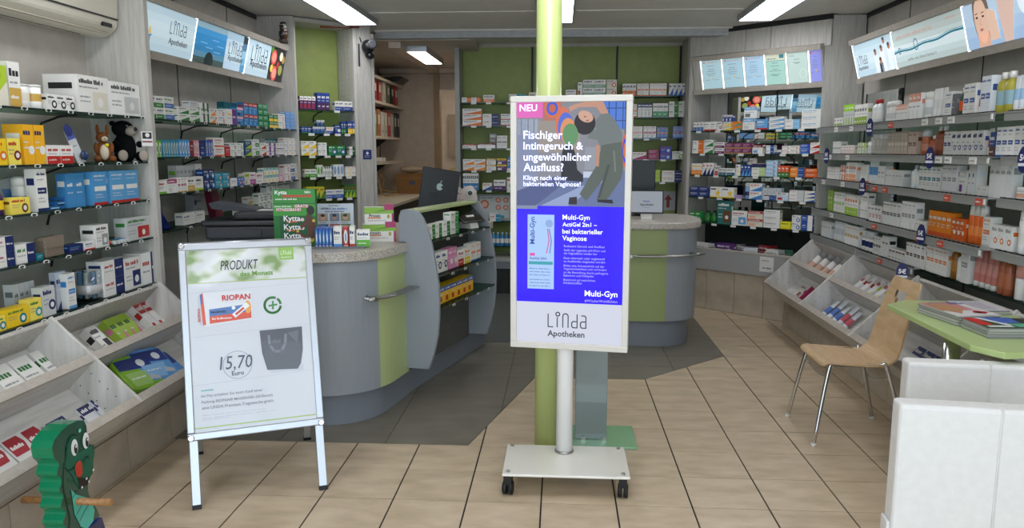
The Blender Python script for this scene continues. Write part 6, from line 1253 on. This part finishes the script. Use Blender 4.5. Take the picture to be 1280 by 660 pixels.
# third shelf: foil pouches and blue flat packs
for i, (px, rz) in enumerate(((14, -8), (21, 6))):
    M_, ph = on(L1, 2, px, .13 + i * .02); m = MB().prism([(-.055, 0, 0), (.055, 0, 0), (.05, 0, .15), (-.05, 0, .15)], (0, .012, 0), '8f979a'); m.flat([(-.02, .06), (.03, .05), (.02, .10), (-.03, .11)], '2f5f94', -.001)
    tag(link('foil_pouch', m.mesh('foil_pouch', FILM), None, M=M_ @ Matrix.Rotation(R(rz), 4, 'Y')), 'grey foil pouch with blue mark, %s of two behind spray can' % ('left' if i == 0 else 'right'), 'pouch', 'foil pouches')
for i in range(3):
    M_, ph = on(L1, 2, 70 + 9 * i, .04); m = MB().prism([(-.055, 0, 0), (.055, 0, 0), (.05, 0, .013), (0, 0, .018), (-.05, 0, .013)], (0, .12, 0), '1f5a94'); m.flat([(-.03, .004), (.02, .004), (.02, .009), (-.03, .009)], '9ac4e0', -.001)
    tag(link('flat_pouch', m.mesh('flat_pouch', FILM), None, M=M_ @ Matrix.Translation((0, .004 * i, .0195 * i)) @ Matrix.Rotation(R(-6 + 7 * i), 4, 'Z')), ('lowest', 'middle', 'uppermost')[i] + ' glossy blue flat pouch in pile before blue cartons', 'pouch', 'blue flat pouches')
# fourth shelf: leather case, small tubes
M_, ph = on(L1, 3, 70, .02)
m = MB().prism([(-.065, 0, 0), (.065, 0, 0), (.065, 0, .085), (.06, 0, .095), (-.06, 0, .095), (-.068, 0, .08)], (0, .05, 0)); o = m.build('leather_case', noise_mat('tan_leather', '6f6254', '7d7062', scale=(20, 20, 20), rough=.6), bevel=.006); o.matrix_local = M_; tag(o, 'taupe leather pill case standing on ' + ph, 'case'); MB().box(-.062, -.003, .045, .062, 0, .095).build('flap', noise_mat('tan_flap', '7a6c5d', '84766a', rough=.6), o)
for i, c in enumerate(('b8302a', '2a8a4a', '2a4f9c', '2a9ab0', '5f3a8c')):
    M_, ph = on(L1, 3, 141 + 4.2 * i, .015); o = thing('lip_balm', ('red', 'green', 'blue', 'turquoise', 'violet')[i] + ' lip balm stick lying on ' + ph, 'lip balm', M=M_ @ Matrix.Translation((0, 0, .011))); MB().tube([(0, 0, 0), (0, .05, 0)], .010, 10, c).build('barrel', PLAST, o); MB().tube([(0, -.018, 0), (0, -.0005, 0)], .0105, 10, 'c9cccc').build('cap', PLAST, o)
# lowest shelf: clear tub of tubes
M_, ph = on(L1, 4, 112, .085)
o = thing('clear_tub', 'clear round tub of blue and white tubes on ' + ph, 'tub', M=M_ @ Matrix.Diagonal((.82, .82, 1, 1))); MB().lathe([(.078, 0), (.08, .004), (.08, .15), (.078, .15), (.078, .006)], 28).build('wall', CLEAR, o); MB().lathe([(.0785, .03), (.0785, .075)], 28, 'd9d4d2').build('paper_band', PRINT, o)
for i in range(9): a = R(40 * i); MB().tube([(.058 * math.cos(a), .058 * math.sin(a), .008), (.058 * math.cos(a), .058 * math.sin(a), .105), (.058 * math.cos(a), .058 * math.sin(a), .14)], .0125, 8, 'dfe3e8' if i % 2 else '6a9ac8').build('tube', PLAST, o)
# far left rack, lowest shelf: folders
M_, ph = on(L2, 3, 213, .05)
o = thing('folder_stand', 'dark blue curved card stand on ' + ph, 'stand', M=M_ @ Matrix.Diagonal((1, 1, .76, 1))); MB().prism([(-.07, .0, 0), (-.055, .0, 0), (-.075, .0, .12), (-.10, .0, .24), (-.115, .0, .26), (-.14, .0, .26), (-.115, .0, .2), (-.085, 0, .1)], (0, .09, 0), '1a2a74').build('sheet', FILM, o); MB().prism([(-.06, 0, 0), (.02, 0, 0), (-.075, 0, .12)], (0, .07, 0), '16235f').build('foot', FILM, o)
M_, ph = on(L2, 3, 272, .10); m = MB().prism([(-.02, 0, 0), (.10, 0, 0), (.02, 0, .27), (-.08, 0, .27)], (0, .05, 0), '6b1830'); m.disc(.03, .10, .016, 'd8c8cc', y=-.001); m.flat([(-.07, .26), (-.02, .26), (.02, .1), (-.02, .02)], '4f1022', -.001)
tag(link('folder', m.mesh('folder', PRINT), None, M=M_ @ Matrix.Diagonal((1, 1, .74, 1))), 'wine red folder leaning behind the printer on ' + ph, 'folder')
def f_gb(m, X, Z): m.disc(X(.2), Z(.7), .02, '33363c', y=-.001); m.words(X(.35), X(.9), Z(.7), .014, '4a4d52', -.001); m.words(X(.1), X(.8), Z(.4), .01, '5a5d62', -.001)
M_, ph = on(L2, 3, 249, .16); card('grey_carton', 'grey carton with dark print behind purple boxes on ' + ph, 'carton', .13, .17, .06, M_.translation, L2.rot, '8f9296', f_gb)
# ================================================================ blue oval discount signs on the right wall rack
for i, (px, py, z, lab) in enumerate(((1087, 158, 1.71, 'top shelf beside red capped bottle'), (1033, 192, 1.51, 'second shelf at rack start'), (1162, 191, 1.51, 'second shelf by brown bottles'), (1078, 228, 1.30, 'third shelf by orange boxes'), (1151, 287, 1.06, 'fourth shelf by orange sun cream'), (1280, 187, 1.51, 'second shelf at picture edge'), (1128, 336, .80, 'lowest shelf above plywood chair'))):
    u = RW.u(px, -.075, z); o = thing('discount_sign', 'blue oval five euro sign, ' + lab, 'sign', M=RW.M @ Matrix.Translation((u, -.076, z)) @ Matrix.Rotation(R(12 if i < 6 else 60), 4, 'Z'), group='oval discount signs')
    m = MB(); pts = [(.036 * math.cos(R(t)), 0, .062 * math.sin(R(t))) for t in range(0, 360, 15)]; m.prism(pts, (0, .004, 0), '17205a'); m.rect(-.03, -.030, .03, -.016, 'd8dae4', -.001); m.build('plate', PRINT, o); lettering('5€', -.022, -.004, .044, INKW, o, y=-.0018, bold=.03)
    MB().box(-.004, .004, -.01, .004, .022, .01).build('clip', WHITE, o)
# ================================================================ goods lying in the slanted bins
def bu(B, tier, px, py):
    a = .019 + (B.L * .5 if tier else 0) + .08; p = B.low + B.f * a + B.t * B.D; n = B.S.M.to_3x3() @ Vector((0, B.t.x, B.t.y)); c0 = B.S.M @ Vector((0, p.x, p.y)); d = ray(px, py); hit = EYE + d * ((c0 - EYE).dot(n) / d.dot(n)); loc = B.S.M.inverted() @ hit
    return loc.x, (Vector((loc.y, loc.z)) - (B.low + B.t * B.D)).dot(B.f) - (B.L * .5 if tier else 0)
def lay(B, tier, px, w, h, d, ds, name, label, cat='box', grp=None, rz=0, off=None, film=False, lift=0):
    u, s_ = bu(B, tier, *px); s_ = max(.02, (s_ - h / 2) if off is None else off)
    M = B.frame(tier, u, s_ - .019) @ Matrix.Translation((0, -d - .001 - lift, 0)) @ Matrix.Rotation(R(rz), 4, 'Y')
    if callable(ds): m = ds(w, h, d)
    else: m = pack(w, h, d, ds)
    return tag(link(name, m.mesh(name, FILM if film else PRINT), None, M=M), label, cat, grp)
for i, (x, y) in enumerate(((8, 482), (30, 468), (50, 452))): lay(BL, 1, (x, y), .115, .20, .03, ('logo', 'w', '2f6f3a', 'w'), 'wafer_pack', 'white wafer pack with green lettering, %s of three in upper left bin' % ('leftmost', 'middle', 'rightmost')[i], 'pack', 'wafer packs', off=.02, lift=.002 * i)
lay(BL, 1, (98, 412), .08, .21, .05, ('img', 'w', 'k', 'k'), 'carton', 'white and dark green carton in upper middle bin', 'carton', off=.02); lay(BL, 1, (86, 424), .05, .05, .02, ('plain', 'lg', 's', 's'), 'foil_pack', 'crumpled silver pack beside dark green carton', 'pack', film=True, off=.02)
for i, x in enumerate((114, 127, 139)): lay(BL, 1, (x, 395), .068, .22, .045, ('swoosh', '9ab83a', 'd07a94', 'dg'), 'tea_box', 'lime tea box with pink corner, %s in upper middle bin' % ('left', 'middle', 'right')[i], 'box', 'lime tea boxes in bin', off=.02)
for i, x in enumerate((152, 164, 175)): lay(BL, 1, (x, 378), .062, .25, .045, ('top', 'e0dcd8', 'b02a2a', 'r'), 'carton', 'white carton with red top, %s in upper right bin' % ('left', 'middle', 'right')[i], 'carton', 'red topped cartons in bin', off=.02)
def diaper(c1, c2):
    def f(w, h, d):
        m = MB(); n = 14; pts = [(w * .5 * (abs(math.cos(t)) ** .35) * (1 if math.cos(t) > 0 else -1), h / 2 + h * .5 * (abs(math.sin(t)) ** .35) * (1 if math.sin(t) > 0 else -1)) for t in [2 * math.pi * k / 28 for k in range(28)]]
        m.prism([(a, 0, b) for a, b in pts], (0, d, 0), c1, smside=True); m.flat([(-w * .48, h * .62), (w * .48, h * .52), (w * .46, h * .92), (-w * .46, h * .92)], '1c2f7c', -.0012); m.flat([(-w * .4, h * .1), (w * .1, h * .06), (w * .3, h * .5), (-w * .42, h * .5)], c2, -.0012); m.disc(w * .2, h * .72, w * .12, 'e4e6ea', rz=w * .09, y=-.002); m.words(-w * .35, w * .1, h * .3, h * .05, 'f0f0ee', -.002); m.flat([(w * .12, h * .18), (w * .4, h * .12), (w * .42, h * .22), (w * .2, h * .34)], 'b9bcc4', -.002); return m
    return f
for i, (px, py, rz, c1, c2, lab) in enumerate(((136, 460, 8, '7fae2a', '9cc06a', 'green and navy pad pack on the left'), (146, 484, -6, '86b83a', 'a4c47a', 'pale green pad pack in front'), (172, 466, 10, '5f9ad0', '86b4dc', 'light blue pad pack in the middle'), (184, 452, -4, '4f86c8', '7aa8d8', 'blue and green pad pack at right'))): lay(BL, 0, (px, py), .25, .20, .04 + .008 * (i % 2), diaper(c1, c2), 'pad_pack', lab + ' of lower bin', 'pack', 'pad packs in lower bin', film=True, rz=rz, off=.02 + .05 * ((i + 1) % 2), lift=.05 * ((i + 1) % 2))
def draco(w, h, d): m = MB().box(-w / 2, 0, 0, w / 2, d, h, 'd6d4d0'); m.flat([(-w * .42, h * .5), (w * .3, h * .5), (w * .42, h * .75), (w * .3, h * .95), (-w * .42, h * .95)], 'a02430', -.001); m.words(-w * .36, w * .3, h * .66, h * .1, 'e8e4e0', -.002); m.words(-w * .4, w * .3, h * .3, h * .05, '9a6a78', -.001); m.disc(-w * .3, h * .12, w * .1, 'c89a80', y=-.001); return m
for i, (x, y) in enumerate(((6, 590), (28, 572), (46, 556))): lay(BL, 0, (x, y), .105, .18, .02, draco, 'plaster_pack', 'white plaster pack with dark red label, %s in lower left bin' % ('near', 'middle', 'far')[i], 'pack', 'plaster packs in lower bin', off=.02, lift=.002 * i)
for i, (x, y) in enumerate(((42, 528), (48, 520), (104, 512), (118, 505))): lay(BL, 0, (x, y), .11, .15, .015, ('top', 'd9dadc', '23285a', 's'), 'thermometer_pack', 'white pack with navy top, %s in lower left bin' % ('nearest', 'second', 'third', 'farthest')[i], 'pack', 'navy topped packs in lower bin', off=.02, lift=.018 * (i % 2))
# right bins: sprays, books, toothpaste
def lay_bottle(B, tier, px, w, h, kind, ds, label, cat, grp, name):
    u, s_ = bu(B, tier, *px); M = B.frame(tier, u, .002) @ Matrix.Translation((0, -w / 2 - .001, 0)); o = thing(name, label, cat, group=grp, M=M)
    for pn, pm in bottle_parts(kind, w, h, ds): link(pn, pm, o)
for i, (x, y) in enumerate(((1025, 330), (1034, 334), (1043, 338), (1050, 343))): lay_bottle(BR, 1, (x, y), .068, .26, 'spray', ('b', 'dcd6d0', '9a9a98', 'c9a08c'), 'white spray can with grey cap lying in upper right bin, %s of four' % ('first', 'second', 'third', 'last')[i], 'spray can', 'spray cans in bin', 'spray_can')
lay(BR, 0, (1003, 364), .13, .20, .012, ('img', 'd6cfc8', 'br', '7a4a34'), 'booklet', 'booklet with a face on its cover in lower right bin', 'booklet', off=.02); lay(BR, 0, (1013, 368), .016, .20, .04, ('plain', '9c1f4a', 'm', 'm'), 'booklet', 'thin magenta booklet beside face booklet in bin', 'booklet', off=.02)
for i, (x, y) in enumerate(((1078, 358), (1086, 362), (1095, 366), (1104, 370))): lay(BR, 1, (x, y), .07, .21, .035, ('logo', 'e0dedb', 'b02a30', 'w') if i < 2 else ('disc', 'e0dedb', 'b8c82a', 'r'), 'lozenge_box', ('white and red', 'second white and red', 'white and yellow', 'second white and yellow')[i] + ' long box in upper right bin', 'box', 'long boxes in upper bin', off=.02, rz=4)
for i in range(6): x, y = 1034 + 7 * (i % 3) + 4 * (i // 3), 392 + 5 * (i % 3) - 6 * (i // 3) * 0; lay_bottle(BR, 0, (1032 + 6.5 * i, 388 + 4.0 * i), .06, .20 if i % 2 else .23, 'tube', ('b', 'd9dde4', 'w', '4a6fb8' if i < 4 else 'b84a5a'), 'white tube with %s band lying in lower right bin, %s' % ('blue' if i < 4 else 'red', ('nearest the mirror', 'second', 'third', 'fourth', 'fifth', 'last')[i]), 'tube', 'tubes in lower bin', 'cream_tube')
for i, (x, y) in enumerate(((1146, 446), (1160, 450), (1174, 454))): lay(BR, 0, (x, y), .095, .20, .012, ('top', 'd6d8dc', '24366e', '2a3f7c'), 'leaflet_pack', 'white leaflet pack with navy block, %s under green table' % ('left', 'middle', 'right')[i], 'pack', 'leaflet packs under table', off=.02)
# ================================================================ tray of loose goods under the mirror rack
o = thing('goods_tray', 'grey wooden tray of loose packs below the mirror rack', 'tray', M=MR.M)
MB().box(-.02, -.075, .40, 1.26, -.05, .60).build('front_board', mat('tray_front', '9a9a97', .5), o); MB().box(-.02, -.05, .50, 1.26, .34, .52).build('base_board', WOOD, o); MB().box(-.02, -.08, .598, 1.26, -.045, .612).build('edge_strip', EDGE, o)
MB().box(.0, .33, .42, 1.26, .346, .845).build('dark_back', mat('dark_green_board', '141a18', .6), o)
m = MB().box(-.07, 0, 0, .07, .002, .14, 'd4d4d0'); m.words(-.05, .03, .10, .012, 'a85a50', -.001); m.words(-.04, .05, .03, .014, '4a4a4c', -.001)
tag(link('price_card', m.mesh('price_card', PRINT), None, M=MR.M @ Matrix.Translation((MR.u(958, -.08, .5), -.079, .445))), 'white price card hanging on the front of loose goods tray', 'card')
HEAP = [(875, 'd6d4ce', 'white game carton lying at left end', .22, .10), (893, '1c2348', 'navy box', .16, .10), (906, '54266a', 'purple box standing in front', .17, .12), (930, '6a2f7c', 'violet box lying behind', .16, .09), (918, 'cfccc0', 'cream box with grey lid', .15, .09), (938, 'c9cdd0', 'crumpled white bag', .13, .10), (955, '9a2f34', 'red and white wrapped pack', .15, .12), (948, '5f8a9c', 'teal wrapped pack', .15, .08), (965, 'd2d0cc', 'white pillow pack', .14, .10), (984, '3f6f5a', 'green wrapped pack', .10, .10)]
for i, (px, c, d_, w, h) in enumerate(HEAP):
    v = (.0, .12, .0, .13, .22, .02, .13, .23, .02, .13)[i]; u = min(MR.u(px, v, .6), 1.16); m = pack(w, h + .02, .09, (('logo', 'plain', 'disc', 'top')[i % 4], c, 'w' if c[0] in '1569' else 's', 'lg')); tag(link('loose_pack', m.mesh('loose_pack', FILM if 'wrap' in d_ or 'bag' in d_ else PRINT), None, M=MR.M @ Matrix.Translation((u, v, .5208)) @ Matrix.Rotation(R((-12, 8, 14, -6, 5, 20, -18, 9, -10, 12)[i]), 4, 'Z')), d_ + ' in loose goods tray', 'box', 'loose packs in tray')
# ================================================================ dragon ride-on figure
XD, YD, ZD = -1.69, 2.335, 0
o = thing('dragon_rocker', 'green wooden dragon ride-on toy with dowel handle at lower left', 'toy', (XD, YD, 0), R(90))
out = [(250, 150), (262, 120), (300, 95), (340, 85), (385, 90), (415, 105), (425, 140), (425, 180), (430, 215), (437, 240), (455, 250), (455, 290), (445, 330), (442, 360), (435, 390), (415, 395), (408, 420), (405, 450), (408, 480), (425, 520), (440, 570), (455, 620), (460, 660)]
wav = [(255, 660), (265, 610), (280, 560), (268, 520), (285, 480), (265, 440), (280, 400), (265, 360), (280, 320), (262, 280), (275, 240), (255, 200)]
kx = 2.95 / F / 4.127 / .70; kz = 2.92 / F / 4.127
TD = lambda p: ((p[0] - 262) * kx, .185 + (660 - p[1]) * kz)
GD = '0f5f44'
fp = [TD(p) for p in out]; wp = [TD(p) for p in smooth(wav, 4)]
body_pts = wp + fp; up_ = [p for p in body_pts if p[1] > .205]
bl = [(wp[0][0] - .02, .0), (fp[-1][0] + .05, .0), (fp[-1][0] + .03, .10), (fp[-1][0], .2055), (wp[0][0] + .005, .2055), (wp[0][0] - .01, .10)]
GPAINT = mat('green_gloss_paint', rough=.22, attr=True, coat=.4)
dg_ = MB().prism([(a, 0, b) for a, b in up_], (0, .075, 0), '117a52', cap='0e4a38', smside=False); hd = dg_.build('head_board', GPAINT, o)
MB().prism([(a, -.004, b) for a, b in bl], (0, .085, 0), '17358c', cap='1c2458').build('saddle_board', GPAINT, o)
m = MB(); P2 = lambda pts, c, y: m.flat([TD(p) for p in pts], c, y)
def ell(cx, cy, rx, ry, c, y): P2([(cx + rx * math.cos(R(t)), cy + ry * math.sin(R(t))) for t in range(0, 360, 20)], c, y)
P2([(318, 390), (340, 430), (390, 480), (415, 520), (428, 570), (415, 620), (380, 635), (350, 600), (325, 520)], '4fb5a0', -.002)
m.stroke([TD(p) for p in smooth([(300, 250), (285, 330), (290, 420), (300, 520), (290, 590)], 3)], .004, '0a3024', -.002)
for pts in ([(335, 525), (372, 492)], [(345, 570), (375, 535), (415, 515)], [(322, 435), (345, 415)]): m.stroke([TD(p) for p in pts], .0035, '143a38', -.003)
P2([(300, 270), (310, 200), (330, 150), (365, 140), (370, 240), (440, 245), (455, 290), (440, 340), (430, 385), (400, 420), (360, 420), (345, 380), (330, 330)], '0d5a42', -.0016)
m.stroke([TD(p) for p in smooth([(310, 230), (318, 170), (345, 142), (375, 160)], 3)], .004, '072018', -.003)
for cx in (352, 412): ell(cx, 205, 17, 40, 'e6e8e6', -.003); ell(cx + 4, 215, 8, 24, '101412', -.004); ell(cx + 5, 203, 3, 7, 'f0f2f0', -.005)
P2([(352, 360), (362, 355), (392, 385), (412, 385), (408, 418), (378, 424), (360, 414)], '1c120f', -.003)
P2([(343, 300), (352, 282), (372, 280), (380, 300), (380, 350), (366, 362), (348, 345)], 'b8341f', -.004)
for x, y in ((370, 415), (397, 388), (408, 410), (436, 368)): ell(x, y, 5, 6, 'e6e6e2', -.0045)
m.stroke([TD(p) for p in smooth([(312, 290), (325, 300), (342, 296)], 3)], .004, '072018', -.003); m.stroke([TD(p) for p in smooth([(395, 310), (398, 288), (412, 285), (420, 300)], 3)], .0035, '072018', -.003); ell(385, 140, 7, 9, '6fc4ac', -.003)
m.build('painted_face', PRINT, hd)
z_ = TD((0, 468))[1]; cx_ = TD((345, 0))[0]
MB().tube([(cx_, -.125, z_), (cx_, .20, z_)], .0125, 14).build('dowel_handle', DOWEL, o)
MB().box(-.02, -.10, 0, .26, -.006, .03).box(-.02, .083, 0, .26, .17, .03).build('rocker_base', mat('blue_board', '1c2c74', .3), o)
# ================================================================ small wall fittings
p = NI.P(.69, -.05, 2.49); o = thing('security_camera', 'black security camera on the pilaster by the doorway', 'camera', M=Matrix.Translation(p) @ Matrix.Rotation(R(20), 4, 'Z') @ Matrix.Scale(1.45, 4))
MB().ball(0, -.02, 0, .042, .055, .045).build('housing', BLACK, o); MB().lathe([(.028, 0), (.03, .03), (.02, .034)], 16).xf(Matrix.Translation((.02, -.06, .01)) @ Matrix.Rotation(R(90), 4, 'X')).build('lens_ring', mat('camera_grey', '4a4c4e', .3), o); MB().box(-.07, .0, -.12, -.05, .05, .02).build('bracket', BLACK, o); MB().tube([(-.04, .0, .03), (-.06, .02, .1), (-.03, .03, .18)], .004, 6).build('cable', BLACK, o); MB().ball(.01, -.02, -.055, .03, .035, .022).build('lower_joint', BLACK, o)
m = MB().box(-.045, 0, 0, .045, .003, .09, '1a2a68'); m.disc(0, .058, .014, 'dfe3ec', y=-.001); m.words(-.03, .03, .02, .006, 'b4bcd4', -.001); m.words(-.03, .03, .032, .005, 'b4bcd4', -.001)
tag(link('video_notice', m.mesh('video_notice', PRINT), None, M=NI.M @ Matrix.Translation((.675, -.016, 1.47))), 'small dark blue notice on the pilaster by doorway', 'sign')
m = MB().prism([(.30, .1, 2.64), (.62, -.01, 2.655), (.62, -.01, 2.668), (.30, .1, 2.66)], (.0, .03, 0), '8a2f1c'); tag(link('red_ribbon', m.mesh('red_ribbon', PRINT), None, M=NI.M @ Matrix.Translation((0, -.02, .0))), 'strip of red cloth at the top of green niche', 'cloth')
for i, (px, s_) in enumerate(((341, .75), (348, 1))):
    u = L2.u(px, .10, 2.47); o = thing('figurine', ('small dark figurine' if i == 0 else 'larger white and brown figurine') + ' on top of the left light sign', 'figurine', M=L2.M @ Matrix.Translation((u, .02 + .03 * i, 2.452)) @ Matrix.Scale(s_, 4))
    MB().lathe([(.035, 0), (.035, .02), (.02, .03)], 12, '3a2a1c').build('foot', PLAST, o); MB().lathe([(.022, .03), (.034, .06), (.034, .10), (.02, .12)], 14, 'cfc8b8' if i else '2a2624', cols=['6b4426', '6b4426', 'd0ccc0', 'd0ccc0'] if i else None).build('body', PLAST, o); MB().ball(0, 0, .14, .025, .025, .026, 'd6d2c8' if i else '2a2624').build('head', PLAST, o); MB().tube([(.02, 0, .1), (.06, -.01, .12), (.07, -.01, .10)], .006, 6, '3a2a22').build('arm', PLAST, o); MB().ball(0, .005, .165, .026, .026, .012, '2a2220').build('cap', PLAST, o)
# ================================================================ back room
RS = [(2.40, .0), (2.12, .0), (1.72, 0), (1.42, 0)]
SH = mat('pale_room_shelf', 'c9bfae', .5)
for i, (z, _) in enumerate(RS):
    o = thing('wall_shelf', 'pale wall shelf in the back room, %s of four' % ('uppermost', 'second', 'third', 'lowest')[i], 'shelf', (0, 0, z), 0, 'back room shelves'); MB().box(-2.415, 7.9, -.03, -2.10, 10.25 if i < 2 else 10.1, 0).build('board', SH, o)
    for y in (8.3, 9.6): MB().prism([(-2.415, y, -.031), (-2.2, y, -.031), (-2.415, y, -.2)], (0, .02, 0)).build('bracket', DARKM, o)
BC = ['c9c5bc', '8a1c20', 'a8262a', 'c4c0b4', '6a6a50', '1c1c1e', 'b02a2a', '9a1f24', '6d8a2a', 'b05a24', 'c8c4ba', 'c2bdb2', 'b4262c', 'b8b4a8', '2a2a2c', '1f1f21']
for i, c in enumerate(BC):
    row = 0 if i < 7 else 1; y = 8.62 + (i if row == 0 else (i - 7)) * .19 + (.12 if row else 0); y = 8.6 + (i if row == 0 else i - 7) * (.225 if row == 0 else .18)
    h = .25 if row == 0 else .31; o = thing('ring_binder', '%s ring binder, number %s from the left on %s back room shelf' % ({'c': 'pale grey', '8': 'dark red', 'a': 'red', '6': 'olive', '1': 'black', 'b': 'brick red', '9': 'wine red', '2': 'black'}[c[0]], ('one', 'two', 'three', 'four', 'five', 'six', 'seven', 'eight', 'nine')[i if row == 0 else i - 7], 'second' if row == 0 else 'third'), 'binder', (-2.135, y, (2.12 if row == 0 else 1.72) + .0008), R(90), 'ring binders')
    MB().box(-.075, 0, 0, .075, .24, h - .02 if i % 3 else h, c).build('cover', PRINT, o); MB().rect(-.045, h * .45, .045, h * .8, 'd9d5ca', -.001).build('spine_label', PRINT, o); MB().disc(0, h * .2, .016, 'k', y=-.001).build('finger_hole', PRINT, o)
o = tag(MB().prism([(-2.40, 9.6, 2.401), (-2.05, 9.6, 2.401), (-1.98, 9.6, 2.46), (-2.0, 9.6, 2.47), (-2.40, 9.6, 2.44)], (0, .45, 0)).build('letter_tray', BLACK), 'black letter tray on the topmost back room shelf', 'tray')
o = thing('office_desk', 'pale desk along the left wall of the back room', 'desk'); MB().box(-2.415, 7.75, .97, -1.72, 10.28, 1.0).build('desktop', SH, o); MB().box(-2.40, 8.5, 0, -2.38, 10.2, .97).build('side_panel', mat('dark_room_board', '2a221c', .6), o); MB().box(-1.80, 10.2, 0, -1.75, 10.25, .97).build('leg', DARKM, o); MB().box(-2.415, 7.78, 0, -1.80, 7.82, .97).build('end_panel', mat('dark_room_board', '2a221c', .6), o)
o = thing('cardboard_box', 'brown cardboard box on the back room desk', 'box', (-1.97, 9.72, 1.0008)); CB = noise_mat('cardboard', '8a6238', '966d40', rough=.8); MB().box(-.14, 0, 0, .20, .25, .26).build('carton', CB, o); MB().box(-.14, -.001, .20, .20, 0, .205).build('tape', mat('tape', 'a88a5c', .4), o); MB().rect(.03, .12, .10, .17, '4a5a7c', -.002).build('stamp', PRINT, o)
mb = MB().ball(.0, .0, .03, .15, .1, .05, None, 16, 8); o = mb.build('plastic_bag', FILM); o.matrix_local = Matrix.Translation((-1.94, 9.84, 1.284)); tag(o, 'crumpled clear bag on top of cardboard box', 'bag'); o.data.materials[0] = mat('cloudy_film', 'b9a892', .25)
o = thing('router', 'small white router on the lowest back room shelf', 'router', (-2.16, 9.0, 1.4208)); MB().box(-.06, -.12, 0, .06, .12, .05).build('casing', WHITE, o, bevel=.008); MB().tube([(.0, .08, .05), (.0, .10, .2)], .006, 6).build('aerial', BLACK, o)
tag(MB().tube(smooth([(-2.2, 9.1, 1.30), (-2.14, 9.15, 1.2), (-2.2, 9.3, 1.08), (-2.05, 9.35, 1.04), (-2.0, 9.15, 1.03), (-2.12, 9.02, 1.03), (-2.2, 9.1, 1.2), (-2.3, 9.1, 1.35)], 6), .008, 6).build('cable', mat('yellowed_cable', 'a88a4a', .5)), 'loop of yellowed cable above the back room desk', 'cable')
o = thing('wall_radiator', 'cream ribbed radiator at the end of the corridor', 'radiator', (-1.62, 12.16, 0)); RD = mat('cream_enamel', 'c9b07c', .4)
rb_ = MB().box(-.022, -.045, .45, .022, 0, 1.28).mesh('rib', RD)
for i in range(14): link('rib', rb_, o, (-.12 + i * .062, 0, 0))
MB().box(-.15, -.04, .5, .75, -.01, .53).build('pipe', RD, o); MB().box(-.15, -.04, 1.2, .75, -.01, 1.23).build('pipe', RD, o); MB().box(-.1, -.01, .0, -.06, .03, .5).build('foot', RD, o)
tag(MB().box(-1.78, 12.15, 1.45, -.95, 12.19, 2.12).build('notice_board', noise_mat('board_felt', '9a8c7c', 'a29484', rough=.9)), 'large beige notice board above the corridor radiator', 'board')
m = MB().box(0, 0, 0, .25, .004, .36, 'b9b2a6')
for i in range(7): m.words(.03, .2, .30 - i * .035, .01, '7a746a', -.001)
tag(link('notice_sheet', m.mesh('notice_sheet', PRINT), None, loc=(-1.28, 12.144, 1.72)), 'printed white sheet pinned on the corridor notice board', 'paper')
o = thing('desk_phone', 'white desk fan shaped device beside the back wall post', 'device', (-1.22, 8.95, 0)); MB().box(-.10, 0, 0, .10, .3, 1.12).build('pedestal', mat('dark_room_board', '2a221c', .6), o); MB().lathe([(.0, .0), (.07, .0), (.085, .04), (.085, .10), (.05, .14), (.0, .14)], 18).xf(Matrix.Translation((0, .12, 1.121))).build('head', WHITE, o); MB().box(-.09, .04, 1.262, .09, .14, 1.29).build('top_bar', BLACK, o); MB().box(.05, .02, 1.16, .075, .05, 1.19, 'd8b42a').build('button', PRINT, o)
